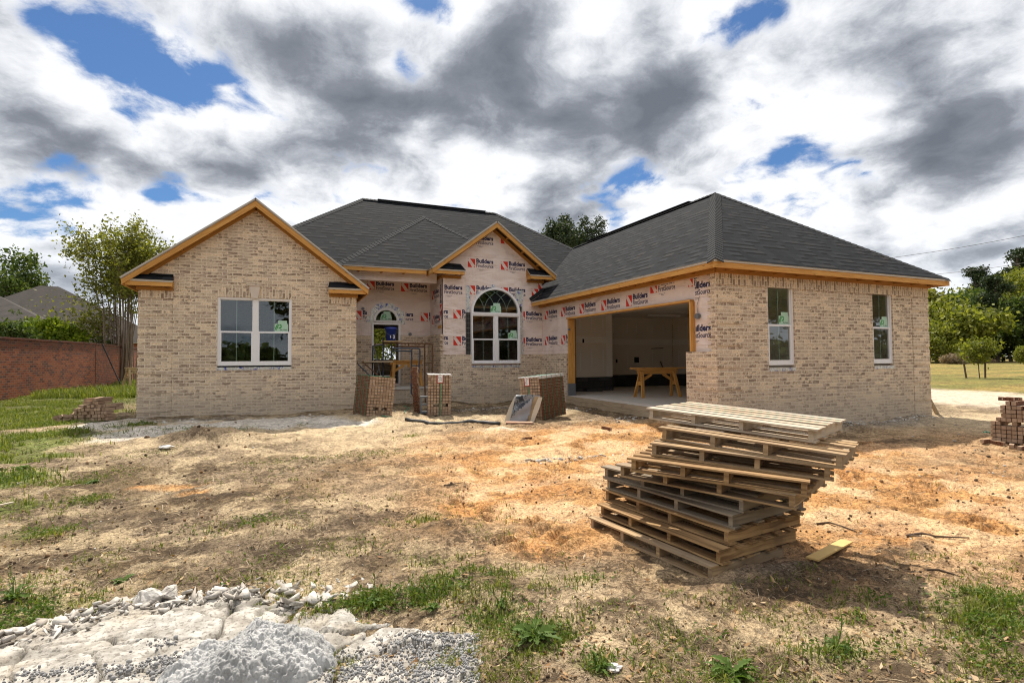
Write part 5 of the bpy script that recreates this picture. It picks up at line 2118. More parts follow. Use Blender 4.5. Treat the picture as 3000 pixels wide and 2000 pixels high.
def brick_piles():
    # right-hand opened pack at the edge of the picture
    p = G(2903, 1296)
    rz = R(-82)
    ux, uy = V((math.cos(rz), math.sin(rz), 0)), V((-math.sin(rz), math.cos(rz), 0))
    hs = [5, 6, 9, 10, 10, 9, 8, 7, 7]
    for d in range(3):
        for c, h in enumerate(hs):
            for r in range(h - (1 if d and c < 3 else 0)):
                if r == 4 and c in (2, 3, 5, 6) and d < 2:
                    continue
                if d > 0 and not (c == len(hs) - 1 or r >= h - 2):
                    continue
                q = p + ux * ((c + .5) * .0665 + random.uniform(-.003, .003)) + uy * ((d + .5) * .199 + random.uniform(-.008, .008)) + Z * ((r + .5) * .0665 + .03)
                loose_brick(q, rz + random.uniform(-.03, .03), 'tan brick in the stepped open stack at the right edge of the yard', 'bricks of the open stack on the right', BR_CORE if (c == len(hs) - 1 or r == h - 1) else BR_SOLID)
    for (c, r, d, a) in ((3, 10, .3, 1.5), (4, 10, .8, 1.4), (6, 8, .4, 1.6)):
        q = p + ux * (c * .0665) + uy * (d * .199) + Z * ((r + .5) * .0665 + .03)
        loose_brick(q, rz + a, 'tan brick laid crosswise on top of the open stack at right', 'bricks laid across the open stack on the right', BR_CORE)
    for i, x in enumerate((-.03, .12, .30, .42, .56)):
        q = p + ux * x - uy * (.10 + .02 * i % 2) + Z * .02
        q.z = gh(q.x, q.y) + .03
        loose_brick(q, rz + random.uniform(-.5, .3) + (1.57 if i in (1, 4) else 0), 'brick lying loose on the soil at the foot of the open stack', 'bricks at the foot of the open stack', BR_CORE)
    # left pile on the edge of the grass
    a, b = G(158, 1236), G(318, 1232)
    d = (b - a)
    L = d.length
    d.normalize()
    n = V((-d.y, d.x, 0))
    rz = math.atan2(d.y, d.x)
    cols = int(L / .069)
    for c in range(cols):
        f = c / cols
        h = int(round(np.interp(f, [0, .25, .38, .55, .72, .8, 1.], [2, 2, 4.6, 6.4, 7.0, 5.4, 4.6]) + random.uniform(-.3, .3)))
        tum = f < .33
        for r in range(h):
            for dd in range(2 if r < h - 1 or not tum else 1):
                if dd and r < h - 2:
                    continue
                q = a + d * ((c + .5) * .069 + random.uniform(-.006, .006)) + n * (dd * .2 + random.uniform(-.035, .03) + .1) + Z * ((r + .5) * .0655 + .0)
                loose_brick(q, rz + (random.uniform(-.6, .6) if tum else random.uniform(-.07, .07)), 'tumbled weathered brick at the low end of the small pile by the grass' if tum else 'weathered brick stacked in the small pile by the grass', 'tumbled bricks of the small pile by the grass' if tum else 'stacked bricks of the small pile by the grass', None,
                            (random.uniform(-.5, .5), random.uniform(-.7, .7)) if tum else (random.uniform(-.04, .04), random.uniform(-.06, .06)))


brick_piles()


def narrow_stack():
    """leftover half pack between the two strapped ones, with holed side turned out"""
    p = G(1229, 1207)
    root = thing('brick_stack', 'narrow leaning stack of red holed bricks behind the grey block', 'brick stack', off(p, -.02), R(30))
    root.rotation_euler = (R(-2), R(-3), R(30))
    bpy_update(root)
    for r in range(17):
        for c in range(1):
            o = place_brick(BR_CORE, root, .03, .1 + c * .2, (r + .5) * .0635, jit=.006, rot=.05)
            o.rotation_euler = (0, 0, random.uniform(-.05, .05))
    # concrete block leaning in front
    q = G(1243, 1209)
    root = thing('concrete_block', 'grey concrete block standing on end between the brick packs', 'concrete block', q, R(-12))
    mb = MB()
    w, h, t, e = .19, .39, .19, .032
    hole = lambda z0, z1: [(-w / 2 + e, z0), (w / 2 - e, z0), (w / 2 - e, z1), (-w / 2 + e, z1)]
    mb.plate([(-w / 2, 0), (w / 2, 0), (w / 2, h), (-w / 2, h)], [hole(.035, h / 2 - .016), hole(h / 2 + .016, h - .035)], (0, -t / 2, 0), X1, Z, t)
    o = mb.build('block', 'block_grey', root)
    o.matrix_parent_inverse = Matrix.Identity(4)


narrow_stack()
for (x, y, r_, l) in ((1777, 1262, .4, 'single brick lying on the orange clay in front of the garage slab'), (2312, 1283, 1.2, 'single brick lying in the shade near the garage window wall'), (1545, 1286, 2.0, 'brick half sunk in the clay below the white powder patch')):
    q = G(x, y)
    loose_brick((q.x, q.y, gh(q.x, q.y) + .018), r_, l, 'single bricks lying about the yard', BR_CORE, (.1, .15))


# ---- boards, sheets, tarps -------------------------------------------
def flat_board(name, label, cat, p, q, w, t, mat, lift=.004):
    mb = MB()
    p, q = off(p, lift + t / 2), off(q, lift + t / 2)
    mb.board(p, q, w, t)
    return tag(mb.build(name, mat), label, cat)


a, b = G(2380, 1652), G(2481, 1587)
a.z, b.z = gh(a.x, a.y), gh(b.x, b.y)
flat_board('plywood_strip', 'short yellow strip of board lying on the clay right of the pallets', 'board', a, b, .085, .012, 'yellow_board', .018)
a, b = G(1482, 1242), G(1560, 1243)
flat_board('wood_board', 'pinkish board lying flat on the ground below the leaning sheets', 'board', a, b, .16, .03, 'board_pink', .02)
a, b = G(40, 1478), G(-60, 1500)
flat_board('wood_lath', 'thin pale lath on the grass at the left edge', 'board', a, b, .03, .012, 'ply_sheet', .02)


def leaning_sheets():
    base = G(1490, 1238)
    right = V((math.cos(YAW), -math.sin(YAW), 0))
    back = V((math.sin(YAW), math.cos(YAW), 0))
    specs = [(-.10, .58, .44, 'ply_sheet', 'pale sheet at the back left of the leaning sheets'), (.12, .60, .34, 'felt_grey', 'grey-white panel leaning in the middle of the sheet pile'), (.34, .57, .10, 'lumber_old', 'tan plywood sheet seen edge-on in the leaning pile'), (.43, .55, .10, 'ply_sheet', 'rightmost pale sheet leaning against the brick pack')]
    for k, (o_, h, w, m, lb) in enumerate(specs):
        p = base + right * (o_) + back * (.02 + .035 * (3 - k))
        tl = .42 - .03 * k
        up = (Z * math.cos(tl) + back * math.sin(tl) * .8 + right * math.sin(tl) * .55).normalized()
        nrm = right.cross(up).normalized()
        mb = MB()
        mb.plate([(0, 0), (w * .86, 0), (w * .93, h * .12), (w + .05, h * .55), (w + .08, h * .98), (.10, h), (.04, h * .6)], [], off(p, -.01), right * 1., up, .012)
        tag(mb.build('sheet', m), lb, 'sheet', 'sheets leaning on the brick pack')
    # felt draped over the front : folded, dark outside, grey inside
    p = base + back * -.03 + right * -.01
    tl = .36
    up = (Z * math.cos(tl) + back * math.sin(tl) * .8 + right * math.sin(tl) * .5).normalized()
    n = right.cross(up).normalized()
    P = lambda x, y, d=0.: off(p, 0) + right * x + up * y - n * (d - .02) * -1
    mb = MB()
    N = 14
    g = {}
    for i in range(N + 1):
        for j in range(N + 1):
            u, v = i / N, j / N
            x = .02 + .40 * u + .10 * v * (1 - u) * .4
            y = .60 * v
            d = .025 + .025 * math.sin(7 * u + 5 * v) + .02 * math.sin(13 * v - 4 * u)
            g[i, j] = P(x, y, -d)
    for i in range(N):
        for j in range(N):
            u, v = (i + .5) / N, (j + .5) / N
            if u > .80 + .5 * v + .05 * math.sin(9 * v):
                continue
            grey = v < .28 + .75 * u - .10
            mb.poly([g[i, j], g[i + 1, j], g[i + 1, j + 1], g[i, j + 1]], 1 if grey else 0)
    o = mb.build('tarp', ['tarp', 'felt_grey'], smooth=True)
    m = o.modifiers.new('thick', 'SOLIDIFY')
    m.thickness = .004
    tag(o, 'crumpled black and grey felt draped over the leaning sheets', 'tarp')
    mb = MB()
    a = .035
    c = P(.27, .40, -.085)
    for (x0, x1, y0, y1) in ((-a, a, a - .008, a), (-a, a, -a, -a + .008), (-a, -a + .008, -a + .008, a - .008), (a - .008, a, -a + .008, a - .008)):
        mb.poly([c + right * x0 + up * y0, c + right * x1 + up * y0, c + right * x1 + up * y1, c + right * x0 + up * y1])
    q = mb.build('printed_square', 'print_navy', o)


leaning_sheets()


def hose(name, pts, r, mat, label, cat, lift=None):
    P = []
    for x, y in pts:
        g = G(x, y)
        P.append(V((g.x, g.y, gh(g.x, g.y) + (r * .7 if lift is None else lift))))
    Q = []
    for a, b in zip(P, P[1:]):
        for k in range(4):
            q = a.lerp(b, k / 4)
            q.z = gh(q.x, q.y) + r * .8
            Q.append(q)
    Q.append(P[-1])
    mb = MB()
    mb.tube(Q, r, 7)
    return tag(mb.build(name, mat, smooth=True), label, cat)


hose('pipe', [(1188, 1234), (1260, 1238), (1340, 1243), (1400, 1246), (1466, 1248)], .032, 'pipe_black', 'black corrugated pipe lying in front of the brick packs', 'pipe')
hose('strap_scrap', [(1116, 1221), (1150, 1225), (1190, 1229), (1234, 1231), (1233, 1226)], .010, 'strap_green', 'long cut green strap on the sand left of the black pipe', 'strap')
hose('strap_scrap', [(1180, 1190), (1200, 1195), (1192, 1203), (1184, 1211)], .008, 'strap_green', 'bent piece of green strap near the porch between the packs', 'strap')
hose('strap_scrap', [(286, 1192), (300, 1190), (315, 1187)], .02, 'strap_green', 'short green strap beside the small brick pile on the left', 'strap')
hose('strap_scrap', [(2882, 1270), (2890, 1266), (2899, 1271)], .012, 'strap_green', 'curl of green strap at the foot of the right-hand brick stack', 'strap')


# ---- sawhorses ----------------------------------------------------------
def sawhorse(label, p0, p1, h, mat='lumber_old', splay=.16, plate_=True):
    """p0, p1: floor points under the two ends of the beam"""
    root = thing('sawhorse', label, 'sawhorse', (p0 + p1) / 2)
    d = (p1 - p0).normalized()
    s = V((-d.y, d.x, 0))
    top = Z * h
    mb = MB()
    mb.board(p0 + top - d * .1 - Z * .045, p1 + top + d * .1 - Z * .045, .04, .09)
    mb.build('beam', mat, root)
    mb = MB()
    mb.board(p0 + top - d * .12 + Z * .02, p1 + top + d * .12 + Z * .02, .11, .036)
    mb.build('top_board', mat, root)
    for p, e in ((p0, 1), (p1, -1)):
        for sg in (-1, 1):
            mb = MB()
            mb.board(p + s * sg * splay * 1.3 - d * e * .06, p + top - Z * .03 + s * sg * .045 + d * e * .02, .036, .085, d)
            mb.build('leg', mat, root)
        mb = MB()
        mb.board(p + Z * h * .52 - s * splay * .9 - d * e * .03, p + Z * h * .52 + s * splay * .9 - d * e * .03, .02, .09)
        mb.build('cross_brace', mat, root)
        mb = MB()
        mb.board(p + Z * h * .6 + d * e * .0, p + top - Z * .1 + d * e * .32, .03, .07)
        mb.build('brace', mat, root)
    return root


a, b = onZ(1878, 1164, .46), onZ(1974, 1161, .46)
sh_top = 1.5 + (1049 - 1083) / 1556 * ((a + b) / 2).dot(V(_fw)) - .46
sawhorse('wooden sawhorse standing on the concrete floor inside the garage', a, b, sh_top - .03, 'lumber')
d = (b - a).normalized()
mb = MB()
zz = .46 + sh_top - .03 + .058
mb.board(V((a.x, a.y, zz)) - d * .28, V((b.x, b.y, zz)) + d * .6, .14, .035)
tag(mb.build('plank', 'lumber'), 'orange-yellow plank resting on the garage sawhorse', 'plank')
a, b = onY(1152, 1128, 15.35), onY(1226, 1128, 15.35)
a.z = b.z = .72
sawhorse('tall wooden sawhorse on the porch slab in front of the door', a, b, .72, 'lumber')
a, b = G(372, 1138), G(398, 1132)
a, b = dep(374, 1140, 22.), dep(408, 1136, 22.5)
a.z = b.z = .45
sawhorse('pale wooden sawhorse on the grass beside the red brick wall', a, b, .76, 'lumber_old')


# ---- scaffold in the porch ---------------------------------------------
def c3p(x, y, Y):
    return onY(1000 + x / 3.4844, 850 + y / 3.4844, Y)


def scaffold():
    def frame(label, Y, tubes, mat):
        pts = [[c3p(x, y, Y + (q[0] if q else 0)) for x, y, *q in t] for t in tubes]
        base = min((p for t in pts for p in t), key=lambda p: p.z)
        root = thing('scaffold_frame', label, 'scaffold frame', base, 0, 'steel scaffold frames in the porch')
        for k, t in enumerate(pts):
            mb = MB()
            mb.tube(t, .021 if k < 3 else .014, 7)
            mb.build('tube', mat, root)
        return root
    frame('round-cornered blue steel scaffold frame standing at an angle in front', 13.9, [[(718, 605), (716, 900), (714, 1050), (735, 1080), (775, 1085)], [(520, 592), (770, 592), (800, 600), (803, 640), (788, 880), (782, 990)], [(520, 618, .1), (716, 622, .1)], [(716, 770), (795, 770)], [(716, 910), (788, 912)]], 'scaffold_steel')
    frame('rusty square scaffold frame behind, nearest the bay wall', 14.6, [[(850, 548), (852, 900), (858, 1150)], [(425, 540, -.1), (850, 545), (930, 548), (932, 700), (926, 880)], [(520, 572), (850, 575)], [(850, 740), (930, 740)], [(685, 545), (685, 575)]], 'rust')
    frame('dark scaffold frame at the left, beside the brick gable', 14.3, [[(322, 566), (318, 870)], [(428, 482), (426, 880)], [(515, 540), (513, 705)], [(322, 568), (430, 556)], [(318, 740), (426, 735)]], 'scaffold_steel')
    for i, (l, Y, a, b) in enumerate((('black diagonal brace running down behind the leaning brick pack', 13.9, (168, 752), (300, 880)), ('rusty diagonal brace below the lower scaffold plank', 14.0, (240, 752), (392, 885)), ('grey crossing brace leaning against the dark scaffold frame', 14.15, (335, 590), (402, 870)), ('second grey brace crossing below the lower plank', 14.2, (402, 740), (352, 880)))):
        mb = MB()
        mb.tube([c3p(*a, Y), c3p(*b, Y)], .016, 6)
        tag(mb.build('brace_tube', ['scaffold_steel', 'rust', 'steel_grey', 'steel_grey'][i]), l, 'brace', 'loose braces of the scaffold')
    # planks
    for (l, a, b, Y, w, t, m) in (('grey weathered plank on the lower level of the scaffold', (228, 735), (520, 722), 14.1, .5, .04, 'scaffold_plank'), ('second grey plank behind it on the lower scaffold level', (165, 748), (480, 738), 14.5, .25, .04, 'scaffold_plank'), ('short plywood board under the blue bucket on top of the scaffold', (430, 522), (632, 520), 14.15, .42, .025, 'lumber_old'), ('short grey plank on the upper scaffold level left of the bucket', (345, 545), (470, 556), 14.5, .3, .04, 'scaffold_plank')):
        p, q = c3p(*a, Y), c3p(*b, Y)
        q.z = p.z = (p.z + q.z) / 2
        mb = MB()
        mb.board(p + V((0, w / 2 - .1, 0)), q + V((0, w / 2 - .1, 0)), w, t)
        tag(mb.build('plank', m), l, 'plank')
    # mortar lumps by the bucket
    # bucket
    p = c3p(506, 500, 14.2)
    zb_ = c3p(530, 521, 14.15).z + .014
    root = thing('bucket', 'blue plastic bucket standing on the scaffold boards', 'bucket', (p.x, 14.2, zb_))
    mb = MB()
    n = 20
    prof = [(.0, .001), (.128, .001), (.150, .30), (.162, .302), (.162, .335), (.153, .337), (.160, .352), (.166, .358), (.152, .36), (.148, .34), (.126, .01), (0, .01)]
    for (r0, z0), (r1, z1) in zip(prof, prof[1:]):
        for i in range(n):
            t0, t1 = 2 * math.pi * i / n, 2 * math.pi * (i + 1) / n
            P = lambda r, z, t: V((r * math.cos(t), r * math.sin(t), z))
            q = [P(r0, z0, t0), P(r0, z0, t1), P(r1, z1, t1), P(r1, z1, t0)]
            if r0 == 0:
                q = q[1:]
                q[0] = P(0, z0, 0) if False else q[0]
            mb.poly(q if r0 > 0 else [P(0, z0, 0), P(r1, z1, t1), P(r1, z1, t0)])
    o = mb.build('shell', 'bucket_blue', root, smooth=True)
    o.matrix_parent_inverse = Matrix.Identity(4)
    mb = MB()
    mb.tube([V((.165 * math.cos(t), .165 * math.sin(t) - .0, .30 - .16 * math.sin((t - math.pi) * 1.) * 1.)) for t in [math.pi + math.pi * i / 14 for i in range(15)]], .004, 5)
    o = mb.build('handle', 'steel_grey', root)
    o.matrix_parent_inverse = Matrix.Identity(4)
    mb = MB()
    for (t0, t1, z0, z1) in ((-1.9, -1.75, .07, .13), (-1.62, -1.55, .09, .10), (-1.35, -1.28, .05, .16), (-1.28, -1.12, .14, .16), (-1.25, -1.1, .05, .07), (-1.1, -.95, .06, .14)):
        r_ = .1315 + .02 * ((z0 + z1) / 2) / .3 + .003
        mb.poly([V((r_ * math.cos(t), r_ * math.sin(t), z)) for t, z in ((t0, z0), (t1, z0), (t1, z1), (t0, z1))])
    o = mb.build('white_marking', 'paper_white', root)
    o.matrix_parent_inverse = Matrix.Identity(4)


scaffold()


# ================================================================== FAR SETTING
def red_wall():
    zt = 2.30
    P = [dep(-260, 960, 12.6), dep(0, 986, 16.4), dep(280, 1004, 22.6)]
    Q = [dep(282, 1004, 22.7), dep(410, 1018, 31.), dep(520, 1025, 38.)]
    for pts, lb, cap in ((P, 'long red brick garden wall with dark stained top on the left', 1), (Q, 'farther stretch of the red brick wall running behind the house', 1)):
        w = MB()
        for a, b in zip(pts, pts[1:]):
            a, b = V((a.x, a.y, 0)), V((b.x, b.y, 0))
            d = (b - a).normalized()
            s = V((d.y, -d.x, 0))
            L = (b - a).length
            w.plate([(0, .0), (L, .0), (L, zt - .075), (0, zt - .075)], [], a, d, Z, .2)
        root = thing('brick_wall', lb, 'wall', (pts[0].x, pts[0].y, .3))
        w.build('wall', 'red_brick_wall', root)
        c = MB()
        for a, b in zip(pts, pts[1:]):
            a, b = V((a.x, a.y, zt - .035)), V((b.x, b.y, zt - .035))
            s = V(((b - a).y, -(b - a).x, 0)).normalized()
            c.board(a - s * .1, b - s * .1, .24, .07)
        c.build('coping', 'red_brick_wall', root)
    # cable down the wall
    a, b, c = dep(293, 1006, 22.9), dep(325, 1072, 23.), dep(352, 1123, 22.9)
    mb = MB()
    mb.tube([a + V((.1, -.12, 0)), b + V((.1, -.25, 0)), c + V((.1, -.4, 0))], .025, 5)
    tag(mb.build('cable', 'cable_black'), 'black cable hanging slantwise down the red brick wall', 'cable')


brick_mat('red_brick_wall', .21, .077, [(0., (.27, .075, .038)), (.4, (.36, .115, .055)), (.75, (.22, .07, .042)), (1., (.12, .055, .042))], .5, (.30, .215, .165), dark=(.07, .045, .04), mj=.013, dirt=(1.95, 1.15, (.035, .026, .024)))
red_wall()


def far_house(label, c, hw, hd, ze, zp, ridge, rz=0.):
    root = thing('neighbour_house', label, 'house', c, rz)
    mb = MB()
    mb.box(-hw + .4, hw - .4, -hd + .4, hd - .4, -.4, ze - .02)
    o = mb.build('wall', 'red_brick', root)
    o.matrix_parent_inverse = Matrix.Identity(4)
    mb = MB()
    A, B = V((-ridge, 0, zp)), V((ridge, 0, zp))
    c0, c1, c2, c3 = V((-hw, -hd, ze)), V((hw, -hd, ze)), V((hw, hd, ze)), V((-hw, hd, ze))
    mb.slab([c0, c1, B, A], .08)
    mb.slab([c1, c2, B], .08)
    mb.slab([c2, c3, A, B], .08)
    mb.slab([c3, c0, A], .08)
    o = mb.build('roof', ['shingle_old', 'painted_wall_white', 'deck_underside'], root)
    o.matrix_parent_inverse = Matrix.Identity(4)


t = material('shingle_old')
u, v, _ = t.sep(t.uv())
row = t.m('FLOOR', t.m('DIVIDE', v, .15))
fv = t.m('FRACT', t.m('DIVIDE', v, .15))
n = t.noise(t.comb(t.m('MULTIPLY', u, 3.), row, 0.), 1., 2)
c = t.mix(n, (.055, .048, .045), (.10, .088, .08))
c = t.mix(t.m('MULTIPLY', t.m('LESS_THAN', fv, .25), .6), c, (.02, .018, .018))
t.out(c, .95, None, .15)
p = dep(140, 1060, 44)
far_house('neighbour house with dark hipped roof behind the crepe myrtle', (p.x, p.y, .4), 8.2, 6., 2.6, 7.4, .6, R(15))
p = dep(-150, 1060, 31)
far_house('nearer neighbour house with low dark roof at the left edge', (p.x, p.y, .4), 6.6, 5., 2.3, 5.5, 1.5, R(10))


# ---- trees ---------------------------------------------------------------
def leaf_mesh(centres, n_per, spread, size, flat=.6, stretch=1.6):
    k = len(centres)
    idx = np.repeat(np.arange(k), n_per)
    sp = spread if np.ndim(spread) else np.full(k, spread)
    pos = centres[idx] + rng.normal(size=(len(idx), 3)) * np.array([1, 1, .8]) * sp[idx][:, None] * .55
    rot = rotmats(len(idx))
    s = size * rng.uniform(.55, 1.35, len(idx))
    tv = np.array([[-.5 * stretch, 0, 0], [0, -.42, .06], [.5 * stretch, 0, 0], [0, .42, .06]])
    tf = np.array([[0, 1, 2, 3]])
    return scatter(tv, tf, pos, rot, s)


def limb(mb, a, b, r0, r1, sag=.1, n=5):
    a, b = V(a), V(b)
    pts = []
    L = (b - a).length
    for i in range(n):
        f = i / (n - 1)
        p = a.lerp(b, f) + V((random.uniform(-1, 1), random.uniform(-1, 1), 0)) * L * .03 * (0 < i < n - 1) + Z * sag * L * math.sin(f * math.pi) * .5
        pts.append(p)
    mb.tube(pts, r0, 5, 0, r1, False)


def ellipsoid_points(n, c, r, shell=.55):
    v = rng.normal(size=(n, 3))
    v /= np.linalg.norm(v, axis=1)[:, None]
    rad = rng.uniform(shell, 1, n) ** .7
    return np.array(c) + v * rad[:, None] * np.array(r)


def tree(label, base, h, lobes, leaf, n_cl, n_per, spread, size, trunk_r, bark='bark', group=None, name='tree', cat='tree', trunk_to=.55, kind=None, limbs=14):
    """lobes: (dx, dy, z, rx, ry, rz, weight) relative to base"""
    root = thing(name, label, cat, base, 0, group)
    bx = V(base)
    cl = []
    tot = sum(l[6] for l in lobes)
    for l in lobes:
        cl.append(ellipsoid_points(max(3, int(n_cl * l[6] / tot)), (bx.x + l[0], bx.y + l[1], bx.z + l[2]), l[3:6]))
    cl = np.concatenate(cl)
    v, f = leaf_mesh(cl, n_per, spread, size)
    me = np_mesh('crown', v, f, [leaf])
    link('crown', me, root)
    mb = MB()
    top = bx + Z * h * trunk_to
    limb(mb, bx - Z * .2, top, trunk_r, trunk_r * .45, 0, 6)
    sel = rng.choice(len(cl), min(limbs, len(cl)), replace=False)
    for i in sel:
        t0 = bx + Z * h * random.uniform(.25, trunk_to)
        limb(mb, t0, V(cl[i]), trunk_r * .35, trunk_r * .06, .1)
    mb.build('trunk', bark, root)
    return root


def ground_at(px, D):
    p = dep(px, 1050, D)
    return V((p.x, p.y, gzf(p.x, p.y)))


def px_tree(label, px, top, wpx, D, leaf, style, seed, base_clear=.15, group=None, dens=1., lean=0., limbs=14):
    """tree with its crown top at photo row top and width wpx at distance D"""
    b = ground_at(px, D)
    zt = dep(px, top, D).z
    h = zt - b.z
    w = wpx / FPX * D / 2
    r = random.Random(seed)
    L = []
    if style == 'broad':
        z0 = h * base_clear
        L.append((0, 0, (h + z0) / 2, w * .8, w * .8, (h - z0) / 2 * .95, 2.))
        for k in range(7):
            a = r.uniform(0, 6.28)
            zz = r.uniform(.3, .85)
            ww = w * (.55 if zz > .6 else .75)
            L.append((math.cos(a) * ww, math.sin(a) * ww, z0 + (h - z0) * zz, w * .38, w * .38, h * .14, .8))
        return tree(label, b, h, L, leaf, int(330 * dens), 15, w * .20, w * .075, .018 * h + .05, group=group, limbs=limbs)
    if style == 'pine':
        for k in range(9):
            zz = base_clear + (1 - base_clear) * (k + .5) / 9
            ww = w * (.9 - .55 * abs(zz - .55) / .5) * r.uniform(.75, 1.1)
            for j in range(2):
                a = r.uniform(0, 6.28)
                L.append((math.cos(a) * ww * .55, math.sin(a) * ww * .55, h * zz, ww * .5, ww * .5, h * .045, 1.))
        L.append((0, 0, h * .95, w * .3, w * .3, h * .05, .8))
        return tree(label, b, h, L, leaf, int(300 * dens), 18, w * .15, w * .065, .016 * h + .05, group=group, trunk_to=.93, name='pine_tree', limbs=20)
    if style == 'bush':
        L.append((0, 0, h * .5, w, w * .7, h * .5, 2.))
        for k in range(5):
            a = r.uniform(0, 6.28)
            L.append((math.cos(a) * w * .6, math.sin(a) * w * .4, h * r.uniform(.4, .8), w * .45, w * .4, h * .25, .7))
        return tree(label, b, h, L, leaf, int(200 * dens), 20, min(w, h) * .2, min(w, h) * .10, .03, group=group, name='shrub', cat='shrub', trunk_to=.4, limbs=8)


def crepe_myrtle():
    b = ground_at(352, 27)
    root = thing('crepe_myrtle', 'tall vase-shaped crepe myrtle with many thin stems behind the red wall', 'tree', b)
    mb = MB()
    tips = []
    for k in range(38):
        a = random.uniform(0, 6.28)
        r0 = random.uniform(.1, .75)
        p0 = b + V((math.cos(a) * r0, math.sin(a) * r0, 0))
        sp = random.uniform(.3, 3.6) if math.cos(a) < 0.2 else random.uniform(.2, 1.9)
        hh = 7.6 - .28 * sp ** 2 * .5 + random.uniform(-.9, .3)
        tip = b + V((math.cos(a) * sp, math.sin(a) * sp * .8, max(3., hh)))
        mid = p0.lerp(tip, .5) + Z * .7 - V((math.cos(a), math.sin(a), 0)) * sp * .16
        pts = [p0, p0.lerp(mid, .5) + V((random.uniform(-.1, .1), random.uniform(-.1, .1), .1)), mid, mid.lerp(tip, .5) + V((random.uniform(-.2, .2), 0, .12)), tip]
        mb.tube(pts, .032, 5, 0, .006, False)
        for q in range(9):
            f = random.uniform(.28, 1.)
            base = mid.lerp(tip, (f - .3) / .7) if f > .3 else p0.lerp(mid, f / .3 * .9)
            e = base + V((math.cos(a) * random.uniform(.1, .8) + random.uniform(-.45, .45), math.sin(a) * .4 + random.uniform(-.5, .5), random.uniform(.2, .9)))
            mb.tube([base, base.lerp(e, .5) + Z * .05, e], .014, 3, 0, .004, False)
            for s in (.35, .6, .8, 1.):
                tips.append(base.lerp(e, s))
        tips += [tip, mid.lerp(tip, .7), mid.lerp(tip, .5), mid.lerp(tip, .85)]
    # drooping side sprays on the left
    for k in range(44):
        a = random.uniform(2.0, 4.2)
        s = b + Z * random.uniform(1.2, 3.4)
        e = s + V((math.cos(a) * random.uniform(1.6, 3.7), math.sin(a) * 1.3, random.uniform(-.2, 1.5)))
        mb.tube([s, s.lerp(e, .5) + Z * .4, e], .018, 3, 0, .004, False)
        for q in (.4, .55, .7, .85, 1.):
            tips.append(s.lerp(e, q) + Z * .4 * (1 - abs(q - .5) * 2))
    mb.build('stem', 'bark_pale', root)
    c = np.array([tuple(t) for t in tips])
    v, f = leaf_mesh(c, 9, .42, .10)
    link('crown', np_mesh('crown', v, f, ['leaf_myrtle']), root)


